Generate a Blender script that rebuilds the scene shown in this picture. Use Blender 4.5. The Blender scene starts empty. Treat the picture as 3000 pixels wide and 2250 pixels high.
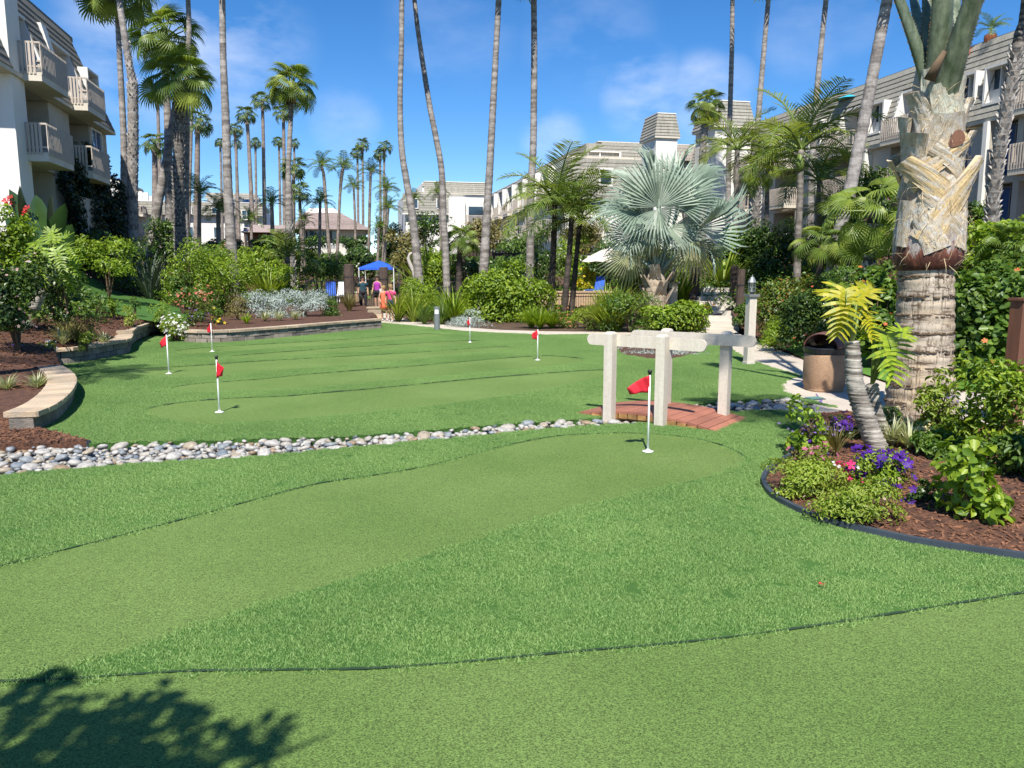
import bpy, bmesh, math, random
import numpy as np
from mathutils import Vector, Matrix, Euler
from mathutils.geometry import delaunay_2d_cdt

# ------------------------------------------------------------------ camera, sky, sun
SC = bpy.context.scene
COL = SC.collection
R_ = math.radians
EYE = 1.95
FPX = 2253.0
PITCH = math.atan(330 / FPX)
SUN_EL = R_(53)
SUN_AZ = R_(4.5)      # the shadows lean a little to the right

cam_d = bpy.data.cameras.new('camera')
cam_d.sensor_width = 36
cam_d.lens = FPX / 3000 * 36
cam_d.clip_end = 3000
cam_d.clip_start = 0.05
cam = bpy.data.objects.new('camera', cam_d)
COL.objects.link(cam)
cam.location = (0, 0, EYE)
cam.rotation_euler = (math.pi / 2 - PITCH, 0, 0)
SC.camera = cam

SC.view_settings.view_transform = 'Standard'
SC.view_settings.look = 'None'
SC.view_settings.gamma = 1
SC.view_settings.use_curve_mapping = False
SC.view_settings.exposure = 0.66
SC.render.engine = 'CYCLES'
SC.cycles.max_bounces = 6
SC.cycles.transparent_max_bounces = 8
SC.cycles.use_denoising = True
SC.cycles.sample_clamp_indirect = 4

_c, _s = math.cos(PITCH), math.sin(PITCH)


def ray(px, py):
    cx = (px - 1500) / FPX
    cy = (1125 - py) / FPX
    return Vector((cx, _c + _s * cy, -_s + _c * cy))


def gp(px, py, z=0.0):
    d = ray(px, py)
    t = (z - EYE) / d.z
    return Vector((d.x * t, d.y * t, z))


K = 3000 / 2212


def gD(x, y, z=0.0):
    return gp(x * K, y * K, z)


def pd(px, py, Y):
    d = ray(px, py)
    t = Y / d.y
    return Vector((d.x * t, Y, EYE + d.z * t))


W = bpy.data.worlds.new('World')
SC.world = W
W.use_nodes = True
nt = W.node_tree
nt.nodes.clear()
w_out = nt.nodes.new('ShaderNodeOutputWorld')
w_bg = nt.nodes.new('ShaderNodeBackground')
sky = nt.nodes.new('ShaderNodeTexSky')
sky.sky_type = 'NISHITA'
sky.sun_disc = False
sky.sun_elevation = SUN_EL
sky.sun_rotation = R_(180) + SUN_AZ
sky.altitude = 0
sky.air_density = 0.8
sky.dust_density = 0.0
sky.ozone_density = 4.0
hs = nt.nodes.new('ShaderNodeHueSaturation')
hs.inputs['Hue'].default_value = 0.503
hs.inputs['Saturation'].default_value = 1.28
hs.inputs['Value'].default_value = 1.0
nt.links.new(sky.outputs[0], hs.inputs['Color'])
tc = nt.nodes.new('ShaderNodeTexCoord')
mp = nt.nodes.new('ShaderNodeMapping')
mp.inputs['Scale'].default_value = (5, 5, 11)
nt.links.new(tc.outputs['Generated'], mp.inputs['Vector'])
nz = nt.nodes.new('ShaderNodeTexNoise')
nz.inputs['Scale'].default_value = 1.6
nz.inputs['Detail'].default_value = 7
nz.inputs['Roughness'].default_value = 0.55
nt.links.new(mp.outputs[0], nz.inputs['Vector'])


def wmath(op, a, b=None, clamp=False):
    n = nt.nodes.new('ShaderNodeMath')
    n.operation = op
    n.use_clamp = clamp
    for i, v in enumerate((a, b)):
        if v is None:
            continue
        if isinstance(v, (int, float)):
            n.inputs[i].default_value = v
        else:
            nt.links.new(v, n.inputs[i])
    return n.outputs[0]


# wisps: (pixel x, pixel y, angular radius in degrees, strength); a few more all round the sky
wisps = [(430, 130, 4.5, .75), (640, 150, 4.8, .75), (800, 120, 2.6, .35), (1890, 275, 2.7, .8), (2050, 285, 2.6, .7),
         (2130, 255, 1.8, .4), (1010, 350, 2.2, .35), (1620, 405, 2.0, .55), (620, 290, 2.5, .3),
         (2360, 95, 2.6, .25), (2500, 60, 2.0, .2), (1720, 90, 4.0, .25), (1330, 60, 4.0, .2), (1250, 130, 2.5, .22)]
acc = None
dirs = [(ray(px, py).normalized(), a, s) for px, py, a, s in wisps]
rw = random.Random(5)
for i in range(8):
    az = R_(60 + i * 35 + rw.uniform(-8, 8))
    el = R_(rw.uniform(8, 40))
    dirs.append((Vector((math.sin(az) * math.cos(el), math.cos(az) * math.cos(el), math.sin(el))), rw.uniform(4, 9), rw.uniform(.4, .9)))
for d, a, s in dirs:
    dp = nt.nodes.new('ShaderNodeVectorMath')
    dp.operation = 'DOT_PRODUCT'
    dp.inputs[1].default_value = d
    nt.links.new(tc.outputs['Generated'], dp.inputs[0])
    mr = nt.nodes.new('ShaderNodeMapRange')
    mr.interpolation_type = 'SMOOTHSTEP'
    mr.inputs['From Min'].default_value = math.cos(R_(a * 1.35))
    mr.inputs['From Max'].default_value = 1.0
    mr.inputs['To Max'].default_value = s
    nt.links.new(dp.outputs['Value'], mr.inputs['Value'])
    acc = mr.outputs[0] if acc is None else wmath('MAXIMUM', acc, mr.outputs[0])
nr = nt.nodes.new('ShaderNodeMapRange')
nr.inputs['From Min'].default_value = 0.40
nr.inputs['From Max'].default_value = 0.72
nt.links.new(nz.outputs['Fac'], nr.inputs['Value'])
cf = wmath('MULTIPLY', wmath('MULTIPLY', acc, nr.outputs[0]), .75, True)
mixc = nt.nodes.new('ShaderNodeMix')
mixc.data_type = 'RGBA'
nt.links.new(cf, mixc.inputs['Factor'])
nt.links.new(hs.outputs[0], mixc.inputs[6])
mixc.inputs[7].default_value = (5.6, 6.2, 7.6, 1)
nt.links.new(mixc.outputs[2], w_bg.inputs['Color'])
w_bg.inputs['Strength'].default_value = 0.106
nt.links.new(w_bg.outputs[0], w_out.inputs['Surface'])

sun_d = bpy.data.lights.new('sun', 'SUN')
sun_d.energy = 4.9
sun_d.angle = R_(0.53)
sun_d.color = (1.0, 0.955, 0.87)
sun = bpy.data.objects.new('sun', sun_d)
COL.objects.link(sun)
sun.location = (0, -30, 40)
sun.rotation_euler = (math.pi / 2 - SUN_EL, 0, -SUN_AZ)   # light travels towards +Y and down


# ------------------------------------------------------------------ materials
M = {}


def _nodes(name):
    m = bpy.data.materials.new(name)
    m.use_nodes = True
    t = m.node_tree
    t.nodes.clear()
    o = t.nodes.new('ShaderNodeOutputMaterial')
    return m, t, o


def L4(c):
    return (c[0], c[1], c[2], 1)


def ramp(t, fac, stops):
    r = t.nodes.new('ShaderNodeValToRGB')
    e = r.color_ramp.elements
    while len(e) < len(stops):
        e.new(0.5)
    for el, (p, c) in zip(e, stops):
        el.position = p
        el.color = L4(c)
    t.links.new(fac, r.inputs[0])
    return r.outputs[0]


def noise(t, scale, detail=4, rough=.55, vec=None, stretch=None):
    n = t.nodes.new('ShaderNodeTexNoise')
    n.inputs['Scale'].default_value = scale
    n.inputs['Detail'].default_value = detail
    n.inputs['Roughness'].default_value = rough
    if vec is None:
        g = t.nodes.new('ShaderNodeNewGeometry')
        vec = g.outputs['Position']
    if stretch:
        m = t.nodes.new('ShaderNodeMapping')
        m.inputs['Scale'].default_value = stretch
        t.links.new(vec, m.inputs['Vector'])
        vec = m.outputs[0]
    t.links.new(vec, n.inputs['Vector'])
    return n.outputs['Fac']


def mixrgb(t, fac, a, b, mode='MIX'):
    n = t.nodes.new('ShaderNodeMix')
    n.data_type = 'RGBA'
    n.blend_type = mode
    for k, v in ((0, fac), (6, a), (7, b)):
        if isinstance(v, (int, float)):
            n.inputs[k].default_value = v
        elif isinstance(v, tuple):
            n.inputs[k].default_value = L4(v)
        else:
            t.links.new(v, n.inputs[k])
    return n.outputs[2]


def mat(name, c1, c2=None, scale=3.0, rough=.75, bump=0.0, bscale=60, metal=0, fine=0.0, stretch=None, fscale=90, island=0.0, lo=.35, hi=.65):
    m, t, o = _nodes(name)
    p = t.nodes.new('ShaderNodeBsdfPrincipled')
    c2 = c2 or tuple(x * .75 for x in c1)
    col = ramp(t, noise(t, scale, stretch=stretch), [(lo, c1), (hi, c2)])
    if fine:
        f = ramp(t, noise(t, fscale, 3), [(.3, (1 - fine,) * 3), (.7, (1 + fine,) * 3)])
        col = mixrgb(t, 1.0, col, f, 'MULTIPLY')
    if island:
        oi = t.nodes.new('ShaderNodeObjectInfo')
        f = ramp(t, oi.outputs['Random'], [(0, (1 - island,) * 3), (1, (1 + island,) * 3)])
        col = mixrgb(t, 1.0, col, f, 'MULTIPLY')
    t.links.new(col, p.inputs['Base Color'])
    p.inputs['Roughness'].default_value = rough
    p.inputs['Metallic'].default_value = metal
    if bump:
        b = t.nodes.new('ShaderNodeBump')
        b.inputs['Strength'].default_value = bump
        b.inputs['Distance'].default_value = .02
        t.links.new(noise(t, bscale, 4, stretch=stretch), b.inputs['Height'])
        t.links.new(b.outputs[0], p.inputs['Normal'])
    t.links.new(p.outputs[0], o.inputs[0])
    M[name] = m
    return m


def leafmat(name, stops, trans=.35, rough=.45, byobj=False, spec=.5):
    m, t, o = _nodes(name)
    if byobj:
        g = t.nodes.new('ShaderNodeObjectInfo')
        f = g.outputs['Random']
    else:
        g = t.nodes.new('ShaderNodeNewGeometry')
        f = g.outputs['Random Per Island']
    n = len(stops)
    col = ramp(t, f, [((i + .0) / max(1, n - 1), c) for i, c in enumerate(stops)])
    v = ramp(t, noise(t, 1.7, 3), [(.3, (.8,) * 3), (.7, (1.2,) * 3)])
    col = mixrgb(t, 1.0, col, v, 'MULTIPLY')
    p = t.nodes.new('ShaderNodeBsdfPrincipled')
    p.inputs['Roughness'].default_value = rough
    p.inputs['Specular IOR Level'].default_value = spec
    t.links.new(col, p.inputs['Base Color'])
    tr = t.nodes.new('ShaderNodeBsdfTranslucent')
    c2 = mixrgb(t, 1.0, col, (1.25, 1.2, .6), 'MULTIPLY')
    t.links.new(c2, tr.inputs['Color'])
    mx = t.nodes.new('ShaderNodeMixShader')
    mx.inputs[0].default_value = trans
    t.links.new(p.outputs[0], mx.inputs[1])
    t.links.new(tr.outputs[0], mx.inputs[2])
    t.links.new(mx.outputs[0], o.inputs[0])
    M[name] = m
    return m


def ringmat(name, c1, c2, zscale=7.0, rough=.85, speck=None):
    """palm bark: level rings with noise"""
    m, t, o = _nodes(name)
    p = t.nodes.new('ShaderNodeBsdfPrincipled')
    g = t.nodes.new('ShaderNodeNewGeometry')
    f = noise(t, 1.0, 3, .6, g.outputs['Position'], (1.2, 1.2, zscale))
    col = ramp(t, f, [(.36, c2), (.5, tuple((a + b) / 2 for a, b in zip(c1, c2))), (.62, c1)])
    f2 = noise(t, 14, 4, .6, g.outputs['Position'], (1, 1, .5))
    col = mixrgb(t, 1.0, col, ramp(t, f2, [(.3, (.7,) * 3), (.7, (1.2,) * 3)]), 'MULTIPLY')
    t.links.new(col, p.inputs['Base Color'])
    p.inputs['Roughness'].default_value = rough
    b = t.nodes.new('ShaderNodeBump')
    b.inputs['Strength'].default_value = .6
    b.inputs['Distance'].default_value = .04
    t.links.new(f, b.inputs['Height'])
    t.links.new(b.outputs[0], p.inputs['Normal'])
    t.links.new(p.outputs[0], o.inputs[0])
    M[name] = m
    return m


def glassmat(name, col=(.03, .06, .09)):
    m, t, o = _nodes(name)
    p = t.nodes.new('ShaderNodeBsdfPrincipled')
    c = ramp(t, noise(t, .8, 3), [(.35, col), (.65, tuple(x * 2.2 for x in col))])
    t.links.new(c, p.inputs['Base Color'])
    p.inputs['Roughness'].default_value = .04
    p.inputs['Specular IOR Level'].default_value = .8
    t.links.new(p.outputs[0], o.inputs[0])
    M[name] = m


# setting
def turfmat(name, stops, fine_lo, fine_hi, big=1.0, bump=.5, fs=120, rough=.8):
    m, t, o = _nodes(name)
    p = t.nodes.new('ShaderNodeBsdfPrincipled')
    col = ramp(t, noise(t, .55 * big, 4), stops)
    f = noise(t, fs, 3, .7)
    col = mixrgb(t, 1.0, col, ramp(t, f, [(.32, (fine_lo,) * 3), (.68, (fine_hi,) * 3)]), 'MULTIPLY')
    t.links.new(col, p.inputs['Base Color'])
    p.inputs['Roughness'].default_value = rough
    p.inputs['Specular IOR Level'].default_value = .25
    b = t.nodes.new('ShaderNodeBump')
    b.inputs['Strength'].default_value = bump
    b.inputs['Distance'].default_value = .01
    t.links.new(f, b.inputs['Height'])
    t.links.new(b.outputs[0], p.inputs['Normal'])
    t.links.new(p.outputs[0], o.inputs[0])
    M[name] = m


turfmat('turf_base', [(.35, (.045, .11, .02)), (.65, (.065, .15, .03))], .6, 1.35, fs=90)
turfmat('green_turf', [(.3, (.104, .176, .038)), (.7, (.152, .230, .060))], .28, 1.8, fs=125, bump=1.0)
turfmat('lawn_grass', [(.3, (.07, .18, .025)), (.7, (.12, .24, .04))], .6, 1.4, bump=.8, fs=60)


def blademat():
    m, t, o = _nodes('turf_blade')
    g = t.nodes.new('ShaderNodeNewGeometry')
    oi = t.nodes.new('ShaderNodeObjectInfo')
    col = ramp(t, g.outputs['Random Per Island'], [(0, (.055, .14, .024)), (.4, (.19, .355, .088)), (1, (.47, .64, .245))])
    v = ramp(t, noise(t, .5, 4), [(.35, (.82, .86, .84)), (.65, (1.15, 1.1, 1.12))])
    col = mixrgb(t, 1.0, col, v, 'MULTIPLY')
    p = t.nodes.new('ShaderNodeBsdfPrincipled')
    p.inputs['Roughness'].default_value = .5
    p.inputs['Specular IOR Level'].default_value = .25
    t.links.new(col, p.inputs['Base Color'])
    tr = t.nodes.new('ShaderNodeBsdfTranslucent')
    t.links.new(col, tr.inputs['Color'])
    mx = t.nodes.new('ShaderNodeMixShader')
    mx.inputs[0].default_value = .25
    t.links.new(p.outputs[0], mx.inputs[1])
    t.links.new(tr.outputs[0], mx.inputs[2])
    t.links.new(mx.outputs[0], o.inputs[0])
    M['turf_blade'] = m


blademat()
mat('soil', (.06, .035, .02), (.10, .06, .035), 2, .95)
mat('mulch', (.055, .024, .014), (.12, .052, .028), 9, .95, bump=.9, bscale=45, fine=.5, fscale=38)
mat('mulch_chip', (.07, .028, .015), (.24, .11, .055), 14, .9, island=.3, fine=.4)
mat('concrete', (.56, .49, .40), (.47, .41, .335), 1.2, .85, bump=.5, bscale=110, fine=.22, fscale=120)
mat('step_concrete', (.58, .53, .45), (.46, .42, .36), 2, .85, bump=.3, fine=.12)
mat('edging', (.05, .065, .085), (.035, .045, .06), 3, .5)
# stone
mat('block_stone', (.30, .25, .20), (.19, .165, .14), 5, .9, bump=.8, bscale=35, fine=.25, island=.3)
mat('cap_stone', (.50, .37, .24), (.38, .31, .23), 4, .88, bump=.5, bscale=45, fine=.22, island=.2)


def stonemat(name):
    m, t, o = _nodes(name)
    g = t.nodes.new('ShaderNodeNewGeometry')
    oi = t.nodes.new('ShaderNodeObjectInfo')
    add = t.nodes.new('ShaderNodeMath')
    add.operation = 'ADD'
    t.links.new(g.outputs['Random Per Island'], add.inputs[0])
    t.links.new(oi.outputs['Random'], add.inputs[1])
    fr = t.nodes.new('ShaderNodeMath')
    fr.operation = 'FRACT'
    t.links.new(add.outputs[0], fr.inputs[0])
    col = ramp(t, fr.outputs[0], [(0, (.55, .51, .44)), (.2, (.62, .59, .54)), (.38, (.50, .42, .31)), (.46, (.24, .28, .32)),
                                  (.56, (.58, .55, .50)), (.72, (.34, .37, .39)), (.82, (.42, .30, .19)), (.86, (.60, .57, .52))])
    r = col.node.color_ramp
    r.interpolation = 'CONSTANT'
    col = mixrgb(t, 1.0, col, ramp(t, noise(t, 26, 6), [(.3, (.42,) * 3), (.7, (.82,) * 3)]), 'MULTIPLY')
    p = t.nodes.new('ShaderNodeBsdfPrincipled')
    t.links.new(col, p.inputs['Base Color'])
    p.inputs['Roughness'].default_value = .6
    t.links.new(p.outputs[0], o.inputs[0])
    M[name] = m


stonemat('river_stone')
# paint, wood, metal
mat('cream_paint', (.62, .555, .465), (.555, .49, .405), 3.0, .55, fine=.07, fscale=26, stretch=(4, 4, .4), bump=.05, bscale=10)
mat('deck_wood', (.35, .135, .085), (.27, .105, .066), 3, .7, bump=.25, fine=.15, island=.16)
mat('raw_wood', (.42, .24, .08), (.24, .12, .04), 6, .8, fine=.2, island=.3)
mat('dark_timber', (.055, .038, .030), (.10, .070, .055), 4, .9, bump=.7, bscale=18, stretch=(4, 4, .4))
mat('brown_wood', (.20, .085, .045), (.14, .06, .035), 3, .7, stretch=(3, 3, .4), fine=.15)
mat('black_iron', (.02, .02, .022), (.03, .03, .03), 3, .5)
mat('white_plastic', (.82, .82, .80), (.78, .78, .76), 3, .4)
mat('flag_red', (.62, .012, .03), (.52, .010, .025), 4, .7)
mat('black_plastic', (.015, .015, .018), None, 3, .35)
mat('aggregate', (.40, .25, .15), (.33, .20, .12), 6, .85, bump=.7, bscale=130, fine=.5, fscale=110)
mat('brown_plastic', (.12, .055, .045), (.15, .07, .055), 3, .45)
mat('lamp_metal', (.25, .27, .26), (.20, .22, .22), 3, .45, metal=.3)
# buildings
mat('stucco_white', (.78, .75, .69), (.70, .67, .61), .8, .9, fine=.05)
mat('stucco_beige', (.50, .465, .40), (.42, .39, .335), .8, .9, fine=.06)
mat('stucco_tan', (.46, .31, .20), (.40, .27, .175), 1.2, .9, fine=.08)
mat('trim_cream', (.62, .56, .46), (.56, .50, .41), 1.5, .7)
mat('rail_wood', (.50, .43, .36), (.44, .37, .31), 2, .75)
mat('trim_white', (.74, .71, .66), (.68, .65, .60), 1.5, .6)
mat('grey_trim', (.17, .17, .165), (.14, .14, .14), 1.5, .8)


def shinglemat(name, c1, c2):
    m, t, o = _nodes(name)
    p = t.nodes.new('ShaderNodeBsdfPrincipled')
    tcn = t.nodes.new('ShaderNodeTexCoord')
    oi = t.nodes.new('ShaderNodeObjectInfo')
    f = noise(t, 1.0, 3, .7, tcn.outputs['Object'], (5.5, 5.5, .4))
    col = ramp(t, f, [(.35, c1), (.65, c2)])
    col = mixrgb(t, 1.0, col, ramp(t, oi.outputs['Random'], [(0, (.88,) * 3), (1, (1.1,) * 3)]), 'MULTIPLY')
    col = mixrgb(t, 1.0, col, ramp(t, noise(t, 9, 4), [(.3, (.85,) * 3), (.7, (1.12,) * 3)]), 'MULTIPLY')
    t.links.new(col, p.inputs['Base Color'])
    p.inputs['Roughness'].default_value = .9
    t.links.new(p.outputs[0], o.inputs[0])
    M[name] = m


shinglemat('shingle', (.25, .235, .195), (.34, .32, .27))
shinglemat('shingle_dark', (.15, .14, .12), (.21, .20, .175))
shinglemat('roof_brown', (.24, .18, .16), (.33, .26, .235))
glassmat('glass', (.02, .04, .06))
glassmat('glass_blue', (.02, .055, .14))
glassmat('glass_clear', (.30, .36, .38))
# bark
ringmat('bark_grey', (.36, .325, .295), (.15, .13, .115), 5.5)
ringmat('bark_far', (.30, .24, .20), (.17, .14, .12), 4)
ringmat('bark_boot', (.24, .21, .18), (.035, .03, .026), 9)
ringmat('bark_queen', (.24, .21, .18), (.10, .085, .07), 6)
ringmat('bark_dark', (.08, .06, .05), (.03, .024, .02), 6)
ringmat('bark_philo', (.46, .42, .36), (.12, .10, .08), 26)


def barkbig():
    m, t, o = _nodes('bark_big')
    p = t.nodes.new('ShaderNodeBsdfPrincipled')
    g = t.nodes.new('ShaderNodeNewGeometry')
    ver = noise(t, 1.0, 3, .6, g.outputs['Position'], (34, 34, 2.5))
    hor = noise(t, 1.0, 5, .65, g.outputs['Position'], (3, 3, 17))
    col = ramp(t, noise(t, 1.6, 4), [(.35, (.44, .38, .31)), (.65, (.40, .30, .19))])
    col = mixrgb(t, 1.0, col, ramp(t, ver, [(.36, (.42, .38, .34)), (.5, (1, 1, 1))]), 'MULTIPLY')
    col = mixrgb(t, 1.0, col, ramp(t, hor, [(.36, (.28, .22, .17)), (.46, (1, 1, 1)), (.7, (1.25, 1.2, 1.1))]), 'MULTIPLY')
    t.links.new(col, p.inputs['Base Color'])
    p.inputs['Roughness'].default_value = .9
    b = t.nodes.new('ShaderNodeBump')
    b.inputs['Strength'].default_value = .7
    b.inputs['Distance'].default_value = .02
    t.links.new(ver, b.inputs['Height'])
    t.links.new(b.outputs[0], p.inputs['Normal'])
    t.links.new(p.outputs[0], o.inputs[0])
    M['bark_big'] = m


barkbig()

mat('boot_grey', (.50, .47, .43), (.22, .20, .18), 11, .9, fine=.3)
mat('skirt_brown', (.16, .075, .035), (.10, .05, .025), 6, .9)
mat('sheath', (.25, .17, .10), (.36, .32, .27), 3.2, .6, fine=.3, fscale=24, stretch=(1.5, 1.5, .8), bump=.3, bscale=20)


def fibremat(name, c1, c2, c3):
    m, t, o = _nodes(name)
    p = t.nodes.new('ShaderNodeBsdfPrincipled')
    uv = t.nodes.new('ShaderNodeTexCoord').outputs['UV']
    f = noise(t, 1.0, 5, .65, uv, (26, 2.2, 1))
    col = ramp(t, f, [(.32, c2), (.5, c1), (.66, tuple(min(1, x * 1.25) for x in c1))])
    g = noise(t, 1.0, 4, .6, uv, (3.5, 4, 1))
    col = mixrgb(t, ramp(t, g, [(.46, (0, 0, 0)), (.62, (.85, .85, .85))]), col, c3)
    col = mixrgb(t, 1.0, col, ramp(t, noise(t, 40, 4), [(.3, (.75,) * 3), (.7, (1.15,) * 3)]), 'MULTIPLY')
    t.links.new(col, p.inputs['Base Color'])
    p.inputs['Roughness'].default_value = .75
    b = t.nodes.new('ShaderNodeBump')
    b.inputs['Strength'].default_value = .5
    b.inputs['Distance'].default_value = .02
    t.links.new(f, b.inputs['Height'])
    t.links.new(b.outputs[0], p.inputs['Normal'])
    t.links.new(p.outputs[0], o.inputs[0])
    M[name] = m


fibremat('straw', (.58, .43, .22), (.26, .15, .07), (.50, .46, .40))
fibremat('sheath_strap', (.46, .38, .27), (.20, .15, .11), (.52, .50, .46))
fibremat('sheath_pale', (.44, .45, .36), (.28, .25, .19), (.40, .34, .26))


def sheathbase():
    m, t, o = _nodes('sheath_base')
    p = t.nodes.new('ShaderNodeBsdfPrincipled')
    g = t.nodes.new('ShaderNodeNewGeometry')
    sx = t.nodes.new('ShaderNodeSeparateXYZ')
    t.links.new(g.outputs['Position'], sx.inputs[0])
    ad = t.nodes.new('ShaderNodeMath')
    ad.operation = 'MULTIPLY_ADD'
    ad.inputs[1].default_value = 1.5
    t.links.new(noise(t, 1.0, 6, .62, g.outputs['Position'], (5, 5, 2.2)), ad.inputs[0])
    t.links.new(sx.outputs['Z'], ad.inputs[2])
    mr = t.nodes.new('ShaderNodeMapRange')
    mr.inputs['From Min'].default_value = 2.6
    mr.inputs['From Max'].default_value = 4.2
    t.links.new(ad.outputs[0], mr.inputs['Value'])
    col = ramp(t, mr.outputs[0], [(.08, (.075, .022, .012)), (.22, (.17, .055, .028)), (.30, (.40, .36, .34)), (.42, (.34, .28, .22)), (.60, (.30, .20, .12)), (.8, (.38, .33, .26))])
    col = mixrgb(t, 1.0, col, ramp(t, noise(t, 1.0, 4, .65, g.outputs['Position'], (38, 38, 5)), [(.3, (.55,) * 3), (.7, (1.2,) * 3)]), 'MULTIPLY')
    t.links.new(col, p.inputs['Base Color'])
    p.inputs['Roughness'].default_value = .6
    b = t.nodes.new('ShaderNodeBump')
    b.inputs['Strength'].default_value = .5
    b.inputs['Distance'].default_value = .03
    t.links.new(noise(t, 1.0, 5, .65, g.outputs['Position'], (24, 24, 4)), b.inputs['Height'])
    t.links.new(b.outputs[0], p.inputs['Normal'])
    t.links.new(p.outputs[0], o.inputs[0])
    M['sheath_base'] = m


sheathbase()
mat('petiole_green', (.06, .085, .045), (.17, .20, .13), 2.2, .4, fine=.2, fscale=18, stretch=(5, 5, .5))
mat('stem_green', (.16, .22, .04), (.12, .17, .03), 4, .5)
mat('stem_brown', (.14, .09, .05), (.09, .06, .035), 6, .85)
mat('branch_pale', (.5, .46, .4), (.36, .32, .27), 6, .85)
# foliage
leafmat('fan_green', [(.10, .165, .025), (.17, .25, .04), (.30, .36, .06)], .42, byobj=True)
leafmat('fan_far', [(.06, .11, .025), (.10, .155, .035), (.16, .20, .045)], .3)
leafmat('fan_lime', [(.16, .24, .03), (.24, .32, .05), (.30, .36, .06)], .4)
leafmat('bismarck', [(.22, .29, .22), (.27, .34, .26), (.34, .40, .31)], .12, .5, byobj=True)
leafmat('bismarck_old', [(.36, .40, .20), (.40, .38, .22), (.34, .36, .24)], .2, .6)
leafmat('frond_green', [(.08, .14, .022), (.13, .20, .03), (.21, .27, .05)], .36)
leafmat('frond_lime', [(.15, .22, .03), (.22, .28, .04), (.29, .33, .06)], .4)
leafmat('frond_dark', [(.035, .06, .015), (.06, .09, .02), (.09, .12, .025)], .25)
leafmat('leaf_mid', [(.04, .10, .012), (.09, .17, .02), (.17, .26, .035)], .35)
leafmat('leaf_bright', [(.10, .19, .012), (.20, .31, .02), (.36, .46, .045)], .45)
leafmat('leaf_lime', [(.17, .26, .02), (.26, .35, .04), (.36, .42, .07)], .42)
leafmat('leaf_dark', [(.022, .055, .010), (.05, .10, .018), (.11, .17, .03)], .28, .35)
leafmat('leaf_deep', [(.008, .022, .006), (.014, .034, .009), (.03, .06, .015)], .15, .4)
leafmat('leaf_silver', [(.28, .34, .31), (.36, .42, .39), (.44, .50, .46)], .15, .7)
leafmat('leaf_varieg', [(.25, .30, .10), (.42, .44, .24), (.55, .55, .38)], .3)
leafmat('leaf_olive', [(.13, .12, .03), (.20, .18, .05), (.27, .22, .08)], .3, .6)
leafmat('leaf_croton', [(.04, .09, .012), (.10, .16, .02), (.18, .24, .03), (.07, .12, .02), (.12, .19, .02), (.30, .10, .02)], .3)
leafmat('leaf_yellow', [(.34, .37, .012), (.46, .44, .015), (.58, .50, .03)], .5, .45)
leafmat('leaf_philo', [(.20, .32, .02), (.30, .42, .03), (.42, .50, .04)], .45, .35)
leafmat('leaf_paddle', [(.02, .055, .015), (.035, .08, .02), (.06, .11, .03)], .22, .3)
leafmat('leaf_flax', [(.05, .075, .05), (.08, .11, .075), (.12, .15, .10)], .15, .5)
for n_, c_ in (('purple', (.085, .012, .30)), ('pink', (.62, .16, .30)), ('magenta', (.70, .02, .16)), ('white', (.80, .80, .77)),
               ('cream', (.76, .66, .36)), ('orange', (.72, .18, .05)), ('coral', (.70, .22, .15)), ('yellow', (.82, .58, .01)),
               ('red', (.50, .02, .02)), ('blush', (.62, .42, .36)), ('lavender', (.22, .14, .42))):
    leafmat('petal_' + n_, [tuple(x * .8 for x in c_), c_, tuple(min(1, x * 1.15) for x in c_)], .3, .6)
# cloth, skin
for n_, c_ in (('canopy_blue', (.015, .10, .62)), ('umbrella_cloth', (.66, .60, .52)), ('cloth_teal', (.012, .055, .075)), ('cloth_black', (.012, .012, .018)),
               ('cloth_purple', (.36, .035, .34)), ('cloth_pink', (.72, .06, .22)), ('cloth_navy', (.015, .035, .085)), ('cloth_orange', (.72, .16, .08)),
               ('cloth_white', (.75, .75, .75)), ('cloth_blue', (.03, .12, .55)), ('cloth_aqua', (.02, .45, .65)), ('hair_dark', (.02, .012, .01)),
               ('hair_blond', (.40, .26, .10)), ('skin', (.52, .30, .20)), ('clay', (.50, .16, .07))):
    mat(n_, c_, tuple(x * .82 for x in c_), 5, .8)

# ------------------------------------------------------------------ builders
def wloc(o):
    v = Vector((0, 0, 0))
    while o is not None:
        v += o.location
        o = o.parent
    return v


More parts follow.
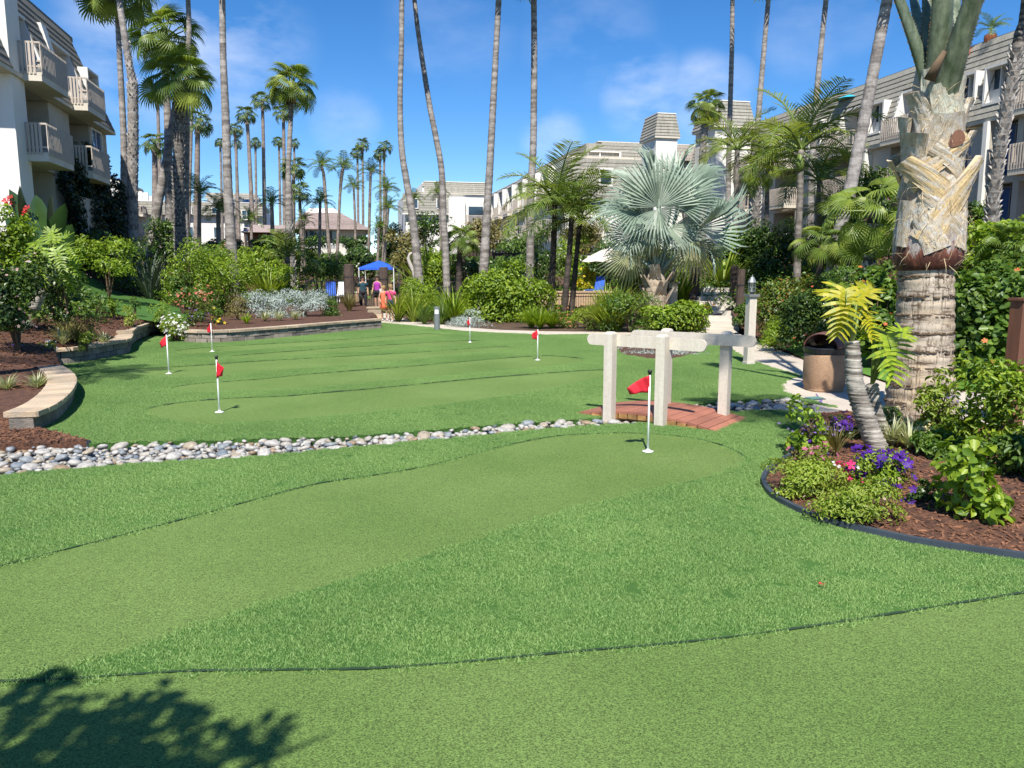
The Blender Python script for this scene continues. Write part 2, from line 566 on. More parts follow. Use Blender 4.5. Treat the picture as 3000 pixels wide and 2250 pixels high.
class MB:
    def __init__(self):
        self.v = []
        self.f = []
        self.mi = []

    def add(self, vs, fs, m=0):
        k = len(self.v)
        self.v.extend([tuple(p) for p in vs])
        self.f.extend([tuple(i + k for i in f) for f in fs])
        self.mi.extend([m] * len(fs))
        return self

    def hexa(self, p, m=0):
        """8 points: bottom 0-3 counter-clockwise, top 4-7"""
        return self.add(p, [(3, 2, 1, 0), (4, 5, 6, 7), (0, 1, 5, 4), (1, 2, 6, 5), (2, 3, 7, 6), (3, 0, 4, 7)], m)

    def box(self, c, s, rz=0, m=0, rx=0, ry=0):
        e = Euler((rx, ry, rz)).to_matrix()
        c = Vector(c)
        p = [c + e @ Vector((sx * s[0] / 2, sy * s[1] / 2, sz * s[2] / 2)) for sz in (-1, 1) for sx, sy in ((-1, -1), (1, -1), (1, 1), (-1, 1))]
        return self.hexa(p, m)

    def tube(self, pts, rads, n=8, cap=True, m=0, ell=1.0, jit=None):
        pts = [Vector(p) for p in pts]
        N = len(pts)
        vs = []
        fs = []
        ref = Vector((1, 0, 0))
        for i in range(N):
            t = (pts[min(i + 1, N - 1)] - pts[max(i - 1, 0)])
            t = t.normalized() if t.length > 1e-9 else Vector((0, 0, 1))
            a = ref - t * ref.dot(t)
            if a.length < .05:
                a = Vector((0, 1, 0)) - t * t.y
            a.normalize()
            b = t.cross(a)
            ref = a
            for k in range(n):
                th = 2 * math.pi * k / n
                r = rads[i]
                if jit:
                    r *= 1 + jit.uniform(-.05, .05)
                vs.append(pts[i] + a * (math.cos(th) * r) + b * (math.sin(th) * r * ell))
        for i in range(N - 1):
            for k in range(n):
                k2 = (k + 1) % n
                fs.append((i * n + k, i * n + k2, (i + 1) * n + k2, (i + 1) * n + k))
        if cap:
            fs.append(tuple(reversed(range(n))))
            fs.append(tuple((N - 1) * n + k for k in range(n)))
        return self.add(vs, fs, m)

    def lathe(self, c, prof, n=24, m=0, cap=True):
        c = Vector(c)
        return self.tube([c + Vector((0, 0, z)) for r, z in prof], [r for r, z in prof], n, cap, m)

    def mesh(self, name, mats, off=Vector((0, 0, 0)), smooth=False):
        me = bpy.data.meshes.new(name)
        o = Vector(off)
        me.from_pydata([(p[0] - o.x, p[1] - o.y, p[2] - o.z) for p in self.v], [], self.f)
        for m in (mats if isinstance(mats, (list, tuple)) else [mats]):
            me.materials.append(M[m] if isinstance(m, str) else m)
        if len(me.materials) > 1:
            me.polygons.foreach_set('material_index', self.mi)
        if smooth:
            me.polygons.foreach_set('use_smooth', [True] * len(me.polygons))
        me.update()
        return me

    def build(self, name, mats, parent=None, smooth=False, loc=None):
        off = Vector(loc) if loc is not None else wloc(parent) if parent else Vector((0, 0, 0))
        o = bpy.data.objects.new(name, self.mesh(name, mats, off, smooth))
        COL.objects.link(o)
        if parent is not None:
            o.parent = parent
            if loc is not None:
                o.location = Vector(loc) - wloc(parent)
        elif loc is not None:
            o.location = loc
        return o


def thing(name, label, cat, loc=(0, 0, 0), group=None, rz=0):
    o = bpy.data.objects.new(name, None)
    o.empty_display_size = .2
    COL.objects.link(o)
    o.location = loc
    o.rotation_euler.z = rz
    o['label'] = label
    o['category'] = cat
    if group:
        o['group'] = group
    return o


def tag(o, label, cat, group=None):
    o['label'] = label
    o['category'] = cat
    if group:
        o['group'] = group
    return o


def inst(me, name, parent, loc=(0, 0, 0), rot=(0, 0, 0), scale=1.0):
    o = bpy.data.objects.new(name, me)
    COL.objects.link(o)
    o.parent = parent
    o.location = loc
    o.rotation_euler = rot
    o.scale = (scale,) * 3 if isinstance(scale, (int, float)) else scale
    return o


def structure(o):
    o['kind'] = 'structure'
    return o


def lerp(a, b, t):
    return a + (b - a) * t


def sst(a, b, x):
    t = min(1, max(0, (x - a) / (b - a)))
    return t * t * (3 - 2 * t)


# courtyard axis: both rows of buildings run along AX; RX points to the right row
AX = Vector((-.217, .976, 0)).normalized()
RX = Vector((AX.y, -AX.x, 0))


def UR(u, r, z=0.0):
    p = AX * u + RX * r
    return Vector((p.x, p.y, z))


def uof(x, y):
    return x * AX.x + y * AX.y


def rof(x, y):
    return x * RX.x + y * RX.y


# ------------------------------------------------------------------ ground
def smooth_poly(pts, n=4, closed=True):
    P = [Vector(p[:2]) for p in pts]
    N = len(P)
    out = []
    rng = range(N) if closed else range(N - 1)
    for i in rng:
        g = (lambda k: P[k % N]) if closed else (lambda k: P[min(max(k, 0), N - 1)])
        p0, p1, p2, p3 = g(i - 1), g(i), g(i + 1), g(i + 2)
        for k in range(n):
            t = k / n
            out.append(.5 * ((2 * p1) + (p2 - p0) * t + (2 * p0 - 5 * p1 + 4 * p2 - p3) * t * t + (3 * p1 - p0 - 3 * p2 + p3) * t ** 3))
    if not closed:
        out.append(P[-1])
    return out


def inside(p, poly):
    x, y = p[0], p[1]
    c = False
    j = len(poly) - 1
    for i in range(len(poly)):
        a, b = poly[i], poly[j]
        if (a[1] > y) != (b[1] > y) and x < (b[0] - a[0]) * (y - a[1]) / (b[1] - a[1]) + a[0]:
            c = not c
        j = i
    return c


def region(name, outline, holes, zf, mats, step=0, skirt=0.0):
    """flat or hilly sheet over a polygon with holes; optional inner grid points and a skirt round the rim"""
    pts = []
    edges = []
    for poly in [outline] + holes:
        k = len(pts)
        pts += [Vector(p[:2]) for p in poly]
        edges += [(k + i, k + (i + 1) % len(poly)) for i in range(len(poly))]
    if step:
        xs = [p[0] for p in outline]
        ys = [p[1] for p in outline]
        x = min(xs) + step / 2
        while x < max(xs):
            y = min(ys) + step / 2
            while y < max(ys):
                if inside((x, y), outline) and not any(inside((x, y), h) for h in holes):
                    pts.append(Vector((x, y)))
                y += step
            x += step
    v, e, f, *_ = delaunay_2d_cdt(pts, edges, [], 0, 1e-5)
    mb = MB()
    keep = []
    for t in f:
        c = sum((v[i] for i in t), Vector((0, 0))) / len(t)
        if inside(c, outline) and not any(inside(c, h) for h in holes):
            keep.append(tuple(t))
    mb.add([(p.x, p.y, zf(p.x, p.y)) for p in v], keep)
    if skirt:
        cnt = {}
        for t in keep:
            for a, b in zip(t, t[1:] + t[:1]):
                cnt[(a, b)] = 1
        rim = [(a, b) for a, b in cnt if (b, a) not in cnt]
        for a, b in rim:
            A, B = mb.v[a], mb.v[b]
            mb.add([A, (A[0], A[1], A[2] - skirt), (B[0], B[1], B[2] - skirt), B], [(0, 1, 2, 3)])
    return structure(mb.build(name, mats))


def D(*pts):
    return [gD(x, y) for x, y in pts]


# base ground to the horizon
mb = MB()
mb.add([(-900, -500, -.22), (900, -500, -.22), (900, 1500, -.22), (-900, 1500, -.22)], [(0, 1, 2, 3)])
structure(mb.build('ground', 'soil'))


def hz(x, y):
    """height of the planted ground round the putting course"""
    u, r = uof(x, y), rof(x, y)
    hl = 0
    if r < 1.4:
        hl = .26
        edge = -4.4 if y > 20 else -5.2
        if r < edge:
            hl = .26 + (.17 if y > 19 else .25) * (edge - r)
            if r < -8.6:
                hl += 1.1 * sst(-8.6, -10.6, r)
            hl = min(hl, 2.9)
    hr = 3.0 * sst(9.6, 25, r) if y > 9 else 0
    hb = 2.9 * sst(45, 64, y)
    return max(hl, hr, hb, 0)


# --- stream of river stones
st_up = D((-260, 985), (-120, 972), (0, 966), (100, 960), (192, 957), (330, 952), (480, 949), (620, 944), (760, 940), (900, 930), (1000, 922),
          (1100, 914), (1200, 907), (1290, 902), (1400, 890), (1500, 872), (1600, 864), (1700, 858), (1760, 866), (1810, 880))
st_lo = D((1800, 890), (1720, 888), (1640, 886), (1560, 888), (1480, 902), (1400, 912), (1310, 917), (1200, 925), (1080, 936), (940, 950), (800, 962),
          (640, 978), (520, 989), (400, 995), (250, 1004), (100, 1018), (0, 1028), (-120, 1040), (-260, 1056))
stream = [Vector(p[:2]) for p in st_up + st_lo]
bed = region('dry_stream_bed', stream, [], lambda x, y: -.11, 'soil')

# --- turf: a far and a near part either side of the stream
wall_near = D((54, 921), (100, 903), (140, 876), (150, 860), (146, 838), (128, 808), (118, 792))
wall_mid = D((114, 788), (160, 784), (205, 776), (245, 768), (272, 762), (279, 750), (290, 740), (318, 728), (358, 719))
wall_long = D((392, 737), (440, 740), (500, 738), (560, 733), (640, 726), (720, 718), (822, 709))
path_far = D((822, 697), (890, 703), (944, 709), (1000, 715), (1080, 719), (1180, 723), (1267, 722))
planter = D((1325, 735), (1328, 752), (1345, 765), (1400, 775), (1460, 774), (1508, 762), (1534, 744))
path_right = D((1577, 752), (1615, 777), (1680, 798), (1733, 812), (1704, 818), (1685, 831), (1695, 848), (1756, 871))
far_turf = D((192, 957)) + wall_near + wall_mid + D((375, 728)) + wall_long + path_far + planter + path_right + list(reversed(st_up[4:]))
bed_edge = D((1762, 893), (1748, 905), (1728, 925), (1712, 960), (1708, 985), (1682, 1003), (1655, 1026), (1650, 1047), (1668, 1073), (1714, 1100),
             (1784, 1128), (1870, 1150), (2012, 1179), (2212, 1207))
near_turf = st_lo[1:] + [Vector((-9, 3, 0)), Vector((-9, -4, 0)), Vector((9, -4, 0)), Vector((9, 4.6, 0))] + list(reversed(bed_edge))
g_near = smooth_poly(D((-260, 1290), (0, 1222), (200, 1172), (400, 1120), (600, 1066), (700, 1042), (850, 1020), (950, 1000), (1080, 965), (1180, 945), (1250, 938),
                       (1350, 935), (1450, 940), (1530, 953), (1585, 972), (1612, 992), (1590, 1012), (1530, 1030), (1450, 1048), (1350, 1072), (1200, 1112),
                       (1050, 1160), (900, 1207), (700, 1266), (500, 1328), (300, 1398), (150, 1442), (0, 1474), (-260, 1530)), 3)
g_front = [Vector((-8.5, 3.0)), Vector((-5, 3.55))] + smooth_poly(D((-150, 1475), (60, 1470), (200, 1463), (400, 1450), (600, 1447), (800, 1444), (1000, 1430), (1200, 1411), (1500, 1385),
                                               (1700, 1360), (1900, 1330), (2050, 1306), (2212, 1280)), 3, False) + [Vector((4.5, 5.4)), Vector((8, 5.0)), Vector((8, -3.6)), Vector((-8.5, -3.6))]
g_a = smooth_poly(D((316, 890), (330, 879), (400, 868), (500, 860), (620, 855), (700, 848), (850, 835), (1000, 820), (1150, 808), (1250, 801), (1310, 799), (1330, 803),
                    (1290, 816), (1200, 838), (1100, 854), (1000, 869), (850, 886), (700, 900), (550, 912), (420, 915), (340, 904)), 3)
g_b = smooth_poly(D((372, 838), (420, 829), (560, 819), (680, 807), (885, 791), (1000, 781), (1150, 769), (1215, 770), (1262, 776), (1240, 786), (1100, 799), (900, 818), (680, 837), (480, 846), (390, 845)), 3)
g_c = smooth_poly(D((270, 799), (400, 791), (540, 781), (680, 773), (885, 762), (1000, 754), (1090, 749), (1100, 754), (1000, 765), (885, 777), (700, 792), (532, 806), (404, 815), (300, 808)), 3)
g_d = smooth_poly(D((500, 769), (680, 755), (885, 742), (1000, 736), (1040, 737), (1000, 744), (885, 752), (700, 764), (540, 774)), 3)
g_e = smooth_poly(D((372, 760), (440, 751), (680, 737), (885, 723), (930, 721), (960, 724), (885, 732), (700, 745), (520, 758), (420, 764)), 3)
greens_far = [g_a, g_b, g_c, g_d, g_e]
region('artificial_lawn', far_turf, greens_far, lambda x, y: 0.0, 'turf_base', skirt=.2)
region('artificial_lawn', near_turf, [g_near, g_front], lambda x, y: 0.0, 'turf_base', skirt=.2)
mat('seam_shade', (.012, .035, .014), (.02, .05, .02), 6, .95)  # dark strip paints the turf lip's shadow along the far seam of each green
for g in greens_far + [g_near, g_front]:
    pg_ = region('putting_green', g, [], lambda x, y: -.004, 'green_turf')
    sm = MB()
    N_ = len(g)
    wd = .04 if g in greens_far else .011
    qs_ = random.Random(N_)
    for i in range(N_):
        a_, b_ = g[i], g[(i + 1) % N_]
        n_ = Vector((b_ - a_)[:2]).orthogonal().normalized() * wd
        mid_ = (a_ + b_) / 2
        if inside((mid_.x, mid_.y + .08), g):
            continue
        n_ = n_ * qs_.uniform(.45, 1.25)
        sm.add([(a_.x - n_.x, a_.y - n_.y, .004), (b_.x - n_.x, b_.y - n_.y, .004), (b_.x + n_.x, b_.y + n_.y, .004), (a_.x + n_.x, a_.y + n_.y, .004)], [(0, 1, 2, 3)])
    sm.build('seam_shade', 'seam_shade', pg_)
path_poly = path_far[:1] + path_far[1:] + D((1330, 724)) + D((1530, 727), (1577, 752)) + path_right[1:] + D((1762, 893), (1830, 887)) + \
    [gD(1960, 905), gD(2212, 925), gD(2500, 955), gD(2500, 905), gD(2212, 862), gD(2060, 842), gD(1924, 830), gD(1858, 808), gD(1736, 777), gD(1694, 760), gD(1642, 739),
     gD(1600, 722), gD(1580, 706)] + D((1524, 706), (1515, 716), (1400, 718), (1270, 716), (1180, 715), (1080, 712), (1000, 706), (944, 699), (890, 693), (860, 684), (850, 676),
                                       (795, 676), (806, 689))
path_poly = path_far + D((1330, 723), (1526, 724), (1577, 752)) + path_poly[path_poly.index(path_right[1]):]
region('path', path_poly, [], lambda x, y: -.008, 'concrete', skirt=.2)
# planted beds round the course
left_out = [UR(44, -11.5), UR(60, -13), UR(60, 0.6), gD(795, 676), gD(815, 690)]
left_bed = list(reversed(wall_long + [])) 
left_bed = [Vector(p[:2]) for p in D((0, 966), (192, 957), (54, 921)) + wall_near[1:] + wall_mid + D((375, 728)) + wall_long + D((822, 697), (806, 689), (795, 676))] + \
    [Vector(UR(43, 1.0)[:2]), Vector(UR(43, -12.5)[:2]), Vector(UR(8, -12.5)[:2]), Vector(gD(-260, 985)[:2]), Vector(gD(-120, 972)[:2])]


def hz_left(x, y):
    z = hz(x, y)
    r = rof(x, y)
    near = .13 + max(0, -5.4 - r) * .24
    z = lerp(min(near, z + .1), z, sst(12.2, 14.8, y))
    z = lerp(.02, z, sst(9.3, 10.6, y))
    return z + .01


region('planting_bed', left_bed, [], hz_left, 'mulch', step=.55, skirt=.5)
right_bed = [Vector(p[:2]) for p in [gD(1577, 703), gD(1600, 722), gD(1642, 739), gD(1694, 760), gD(1736, 777), gD(1858, 808), gD(1924, 830), gD(2060, 842), gD(2212, 862), gD(2500, 905)]] + \
    [Vector((18, 10)), Vector((30, 28)), Vector(UR(44, 28.2)[:2]), Vector(UR(58, 27)[:2]), Vector(UR(46, 9.4)[:2])]
region('hillside', right_bed, [], lambda x, y: hz(x, y) - .006, 'mulch', step=.8)
back = [UR(43, -12.5), UR(43, 1.0), gD(795, 676), gD(850, 676), gD(860, 684), gD(890, 693), gD(944, 699), gD(1000, 706), gD(1080, 712), gD(1180, 715), gD(1270, 716), gD(1400, 718), gD(1515, 716),
        gD(1524, 706), gD(1577, 703), UR(46, 9.4), UR(58, 27), UR(140, 27), UR(140, -60), UR(43, -60)]
region('garden_ground', [Vector(p[:2]) for p in back], [], lambda x, y: hz(x, y) - .02, 'soil', step=2.0)
# flower bed on the right, a low mound
fb = [Vector(p[:2]) for p in bed_edge + D((2500, 1250), (2500, 955), (2212, 925), (1960, 905), (1830, 887))]


def hfb(x, y):
    dmin = min((Vector((x, y)) - (a + (b - a) * min(1, max(0, (Vector((x, y)) - a).dot(b - a) / max(1e-6, (b - a).length_squared))))).length for a, b in zip(fb, fb[1:] + fb[:1]))
    return -.002 + .10 * sst(0, 1.0, dmin)


region('flower_bed', fb, [], hfb, 'mulch', step=.22, skirt=.2)
# planter by the path
pl_poly = planter + D((1560, 747), (1526, 724), (1330, 723))
region('planter_bed', [Vector(p[:2]) for p in pl_poly], [], lambda x, y: -.001, 'mulch', skirt=.1)
# real grass strip beyond the path
rl = D((1694, 759), (1736, 776), (1858, 807), (1924, 829), (2060, 841), (2212, 861), (2500, 904), (2500, 830), (2212, 800), (2060, 785), (1924, 772), (1858, 765), (1790, 752), (1740, 748))
region('grass_strip', [Vector(p[:2]) for p in rl], [], lambda x, y: hz(x, y) + .02, 'lawn_grass', step=.6)
# small upper putting green on the left slope
ug = smooth_poly([pd(px * K, 700, Y) for px, Y in ((215, 23.5), (300, 22.8), (370, 23.5), (395, 26), (380, 29), (320, 31.5), (240, 31.5), (165, 30), (150, 27), (170, 25))], 3)
region('putting_green', ug, [], lambda x, y: hz(x, y) + .05, 'turf_base', step=.5)
# open-air terraces far back
mb = MB()


def edging(pts, name, label, h=.05, w=.022):
    P = smooth_poly(pts, 5, False)
    m = MB()
    for i in range(len(P) - 1):
        a, b = P[i], P[i + 1]
        n = (b - a).normalized().orthogonal() * w
        m.hexa([(a.x - n.x, a.y - n.y, -.1), (b.x - n.x, b.y - n.y, -.1), (b.x + n.x, b.y + n.y, -.1), (a.x + n.x, a.y + n.y, -.1),
                (a.x - n.x, a.y - n.y, h), (b.x - n.x, b.y - n.y, h), (b.x + n.x, b.y + n.y, h), (a.x + n.x, a.y + n.y, h)])
    o = m.build(name, 'edging', loc=Vector((P[0].x, P[0].y, 0)))
    return tag(o, label, 'garden edging')


edging(bed_edge[3:], 'garden_edging', 'dark plastic edging curving round the purple petunia bed', .045)
edging(D((50, 922), (100, 935), (192, 957)), 'garden_edging', 'dark edging strip between left mulch wedge and lawn', .03)

# ------------------------------------------------------------------ turf blades (geometry nodes, instances)
def turf_nodes():
    ng = bpy.data.node_groups.new('turf_blades', 'GeometryNodeTree')
    ng.interface.new_socket('Geometry', in_out='INPUT', socket_type='NodeSocketGeometry')
    ng.interface.new_socket('Geometry', in_out='OUTPUT', socket_type='NodeSocketGeometry')
    N = ng.nodes.new
    Lk = ng.links.new
    gi, go = N('NodeGroupInput'), N('NodeGroupOutput')

    def dist(dens, seed):
        d = N('GeometryNodeDistributePointsOnFaces')
        d.inputs['Density'].default_value = dens
        d.inputs['Seed'].default_value = seed
        return d

    def rnd(vec, lo, hi, seed):
        r = N('FunctionNodeRandomValue')
        r.data_type = 'FLOAT_VECTOR' if vec else 'FLOAT'
        k = 0 if vec else 2
        r.inputs[k].default_value = lo
        r.inputs[k + 1].default_value = hi
        r.inputs['Seed'].default_value = seed
        return r.outputs[0 if vec else 1]
    grid = N('GeometryNodeMeshGrid')
    grid.inputs['Size X'].default_value = .13
    grid.inputs['Size Y'].default_value = .13
    grid.inputs['Vertices X'].default_value = 2
    grid.inputs['Vertices Y'].default_value = 2
    d1 = dist(15000, 3)
    Lk(grid.outputs[0], d1.inputs[0])
    cone = N('GeometryNodeMeshCone')
    cone.fill_type = 'NONE'
    cone.inputs['Vertices'].default_value = 3
    cone.inputs['Radius Top'].default_value = .0004
    cone.inputs['Radius Bottom'].default_value = .0021
    cone.inputs['Depth'].default_value = .019
    i1 = N('GeometryNodeInstanceOnPoints')
    Lk(d1.outputs[0], i1.inputs['Points'])
    Lk(cone.outputs[0], i1.inputs['Instance'])
    Lk(rnd(True, (-.95, -.95, 0), (.95, .95, 6.28), 1), i1.inputs['Rotation'])
    Lk(rnd(False, .7, 1.15, 2), i1.inputs['Scale'])
    rz = N('GeometryNodeRealizeInstances')
    Lk(i1.outputs[0], rz.inputs[0])
    sm = N('GeometryNodeSetMaterial')
    sm.inputs['Material'].default_value = M['turf_blade']
    Lk(rz.outputs[0], sm.inputs[0])
    d2 = dist(95, 7)
    d2.distribute_method = 'POISSON'
    d2.inputs['Distance Min'].default_value = .062
    d2.inputs['Density Max'].default_value = 420
    Lk(gi.outputs[0], d2.inputs[0])
    i2 = N('GeometryNodeInstanceOnPoints')
    Lk(d2.outputs[0], i2.inputs['Points'])
    Lk(sm.outputs[0], i2.inputs['Instance'])
    Lk(rnd(True, (0, 0, 0), (0, 0, 6.28), 5), i2.inputs['Rotation'])
    Lk(rnd(False, .85, 1.15, 6), i2.inputs['Scale'])
    Lk(i2.outputs[0], go.inputs[0])
    return ng


NG = turf_nodes()


def grass(outline, holes, label):
    # seeded a hand's width inside the seams so that blades stop at the green's edge
    o = region('turf_pile', outline, holes, lambda x, y: -.004, 'turf_base')
    o['kind'] = 'stuff'
    o['label'] = label
    o['category'] = 'turf'
    md = o.modifiers.new('blades', 'NODES')
    md.node_group = NG
    return o


vis_near = [p for p in st_lo[1:-2]] + [Vector((-4.6, 5.5, 0)), Vector((-3.2, 2.9, 0)), Vector((-.5, 2.9, 0)), Vector((4.2, 3.6, 0)), Vector((4.6, 4.9, 0))] + list(reversed(bed_edge))
vf_front = [Vector((-3.4, 2.0))] + g_front[2:-4] + [Vector((5.6, 5.6)), Vector((6, 2))]
grass([Vector(p[:2]) for p in vis_near], [g_near, [Vector(p) for p in g_front]], 'long green artificial turf blades round the near putting greens')
grass([Vector(p[:2]) for p in far_turf], greens_far, 'long green artificial turf blades on the far side of the stones')


# ------------------------------------------------------------------ river stones
rs = random.Random(11)


def stone_mesh(seed, sub=2):
    bm = bmesh.new()
    bmesh.ops.create_icosphere(bm, subdivisions=sub, radius=1)
    q = random.Random(seed)
    ax = [Vector((q.gauss(0, 1), q.gauss(0, 1), q.gauss(0, 1))).normalized() for _ in range(5)]
    am = [q.uniform(-.26, .22) for _ in range(5)]
    for v in bm.verts:
        n = v.co.normalized()
        k = 1 + sum(a * max(0, n.dot(d)) ** 2 for d, a in zip(ax, am))
        v.co = Vector((n.x * k, n.y * k * .76, n.z * k * .46))
    me = bpy.data.meshes.new('river_stone')
    bm.to_mesh(me)
    bm.free()
    me.materials.append(M['river_stone'])
    me.polygons.foreach_set('use_smooth', [True] * len(me.polygons))
    return me


SM = [stone_mesh(i) for i in range(8)]
SL = [stone_mesh(20 + i, 1) for i in range(4)]
xs = [p.x for p in stream]
ys = [p.y for p in stream]
cand = []
for layer, n_try, rmin in ((0, 26000, .66), (1, 12000, .95)):
    acc_p = []
    grid_h = {}
    for _ in range(n_try):
        p = Vector((rs.uniform(-6.4, max(xs)), rs.uniform(min(ys), max(ys))))
        if not inside(p, stream):
            continue
        r = rs.choice((.028, .034, .04, .046, .054, .07)) * rs.uniform(.85, 1.2) * (1.15 if layer else 1)
        key = (int(p.x / .2), int(p.y / .2))
        ok = True
        for dx in (-1, 0, 1):
            for dy in (-1, 0, 1):
                for q, rq in grid_h.get((key[0] + dx, key[1] + dy), ()):
                    if (p - q).length < (r + rq) * rmin:
                        ok = False
                        break
        if ok:
            grid_h.setdefault(key, []).append((p, r))
            acc_p.append((p, r))
    z0 = -.075 if layer == 0 else -.035
    cand += [(p, r, z0 + rs.uniform(-.015, .02)) for p, r in acc_p]
cand.sort(key=lambda c: c[0].length / c[1])
rest = MB()
for i, (p, r, z) in enumerate(cand):
    rot = (rs.uniform(-.35, .35), rs.uniform(-.35, .35), rs.uniform(0, 6.28))
    if i < 300:
        inst(SM[i % 8], 'river_stone', bed, (p.x, p.y, z), rot, (r * 1.15, r * rs.uniform(1, 1.25), r * rs.uniform(.9, 1.2)))
    else:
        me = SL[i % 4]
        e = Euler(rot).to_matrix()
        rest.add([Vector((p.x, p.y, z)) + e @ (v.co * (r * 1.15)) for v in me.vertices], [tuple(f.vertices) for f in me.polygons])
o = rest.build('small_stones', 'river_stone', bed, smooth=True)
o['kind'] = 'stuff'

# loose bark chips in the flower bed and the left mulch
def chips(name, poly, zf, n, parent_label, smin=.012, smax=.035):
    q = random.Random(len(poly) + n)
    m = MB()
    xs_ = [p[0] for p in poly]
    ys_ = [p[1] for p in poly]
    k = 0
    while k < n:
        x, y = q.uniform(min(xs_), max(xs_)), q.uniform(min(ys_), max(ys_))
        if not inside((x, y), poly):
            continue
        k += 1
        s = q.uniform(smin, smax)
        m.box((x, y, zf(x, y) + s * .2), (s * 2, s * .55, s * .25), q.uniform(0, 6.28), 0, q.uniform(-.4, .4), q.uniform(-.4, .4))
    o = m.build(name, 'mulch_chip')
    o['kind'] = 'stuff'
    o['label'] = parent_label
    o['category'] = 'mulch'
    return o


chips('bark_mulch', [p for p in fb], hfb, 7000, 'brown bark chips loose in the petunia bed')
lm = [Vector(p[:2]) for p in D((0, 966), (192, 957), (54, 921), (0, 905), (-120, 905), (-200, 975))]
chips('bark_mulch', lm, lambda x, y: hz_left(x, y), 1500, 'brown bark chips in the wedge beside the stones', .015, .04)
lm2 = [p for p in left_bed if p.y < 27] + [Vector(UR(27, -8)[:2]), Vector(UR(16, -8)[:2])]
lm2 = [Vector(p[:2]) for p in wall_near[3:] + wall_mid + D((375, 728)) + wall_long[:3]] + [Vector(UR(28, -4.6)[:2]), Vector(UR(27, -9)[:2]), Vector(UR(13, -9)[:2])]
chips('bark_mulch', lm2, lambda x, y: hz_left(x, y), 5000, 'brown bark chips on the slope above the block walls', .02, .06)

# ------------------------------------------------------------------ block walls
def rough_block(seed, rough=.03, bev=.10):
    q = random.Random(seed)
    bm = bmesh.new()
    bmesh.ops.create_cube(bm, size=1)
    bmesh.ops.bevel(bm, geom=list(bm.edges), offset=bev * .5, segments=1, affect='EDGES')
    for v in bm.verts:
        v.co += Vector((q.uniform(-rough, rough), q.uniform(-rough, rough), q.uniform(-rough, rough)))
    return bm


def block_mesh(seed, m, rough=.03, bev=.1):
    bm = rough_block(seed, rough, bev)
    me = bpy.data.meshes.new('block')
    bm.to_mesh(me)
    bm.free()
    me.materials.append(M[m])
    return me


BLK = [block_mesh(i, 'block_stone', .035, .1) for i in range(5)]
CAP = [block_mesh(9 + i, 'cap_stone', .012, .12) for i in range(4)]


def walk(P, step):
    """points every step along polyline"""
    out = []
    acc = 0
    nxt = 0
    for a, b in zip(P, P[1:]):
        L = (b - a).length
        while nxt <= acc + L:
            t = (nxt - acc) / L
            out.append(a + (b - a) * t)
            nxt += step
        acc += L
    if (out[-1] - P[-1]).length > step * .3:
        out.append(P[-1])
    return out


def block_wall(root, pts, z0, courses, ch, caph, thick, capw, blen, seed, smooth=4):
    q = random.Random(seed)
    P = [Vector(p) for p in smooth_poly(pts, smooth, False)]
    base = wloc(root)
    for c in range(courses + 1):
        cap = c == courses
        W_ = walk(P, blen * (1.15 if cap else 1.0))
        if c % 2 and not cap:
            W_ = [P[0]] + [(a + b) / 2 for a, b in zip(W_, W_[1:])] + [P[-1]]
        for a, b in zip(W_, W_[1:]):
            L = (b - a).length
            if L < .04:
                continue
            t = (b - a).normalized()
            n = Vector((-t.y, t.x))
            w = capw if cap else thick * q.uniform(.96, 1.03)
            mid = (a + b) / 2 + n * (thick / 2 - .06)
            h = caph if cap else ch
            z = z0 + c * ch + h / 2
            inst((CAP if cap else BLK)[q.randrange(4)], 'cap_stone' if cap else 'wall_block', root, Vector((mid.x, mid.y, z)) - base, (0, 0, math.atan2(t.y, t.x)),
                 (L * (1.0 if cap else .985) + (.015 if cap else 0), w, h * (.97 if not cap else 1)))


def zA(x, y, z=0.0):
    """pixel of the left-lawn close-up"""
    return gp(x * .5425, 850 + y * .5425, z)


nw = [zA(x, y, .25) for x, y in ((150, 655), (250, 615), (325, 560), (365, 505), (368, 465), (335, 428), (250, 387), (130, 354), (0, 340), (-160, 332))]
t_ = thing('retaining_wall', 'curved low block seat wall with wide tan cap nearest the stones', 'wall', (nw[0].x, nw[0].y, 0))
block_wall(t_, nw, -.03, 1, .205, .075, .30, .40, .26, 3)
t_ = thing('retaining_wall', 'stepped curving block wall beside white and purple flowers', 'wall', (wall_mid[0].x, wall_mid[0].y, 0))
block_wall(t_, wall_mid[:6], -.03, 2, .15, .08, .28, .40, .28, 4)
block_wall(t_, wall_mid[5:8], .05, 2, .15, .08, .28, .40, .28, 5)
block_wall(t_, wall_mid[7:], .12, 2, .15, .08, .28, .40, .28, 6)
t_ = thing('retaining_wall', 'long straight block wall below silver shrubs and path', 'wall', (wall_long[0].x, wall_long[0].y, 0))
block_wall(t_, wall_long, -.04, 2, .15, .075, .28, .34, .34, 7)
p_ = gp(1095, 938)
t_ = thing('stone_pier', 'small tan block pier at path end of long wall', 'pier', (p_.x, p_.y + 1.0, 0))
for k in range(2):
    inst(CAP[k], 'wall_block', t_, (-.1, 0, .12 + k * .2), (0, 0, .1), (.62, .4, .2))
inst(CAP[2], 'cap_stone', t_, (-.1, 0, .46), (0, 0, .1), (.68, .46, .07))

# ------------------------------------------------------------------ foot bridge
BM = Vector((1.66, 9.85, 0))
bu = Vector((.80, -.60, 0))
bn = Vector((.60, .80, 0))
brz = math.atan2(bu.y, bu.x)
br = thing('foot_bridge', 'small arched red plank bridge with cream rails over the stones', 'bridge', (BM.x, BM.y, 0))


def bz(u):
    return -.02 + .115 * (1 - (u / 1.05) ** 2)


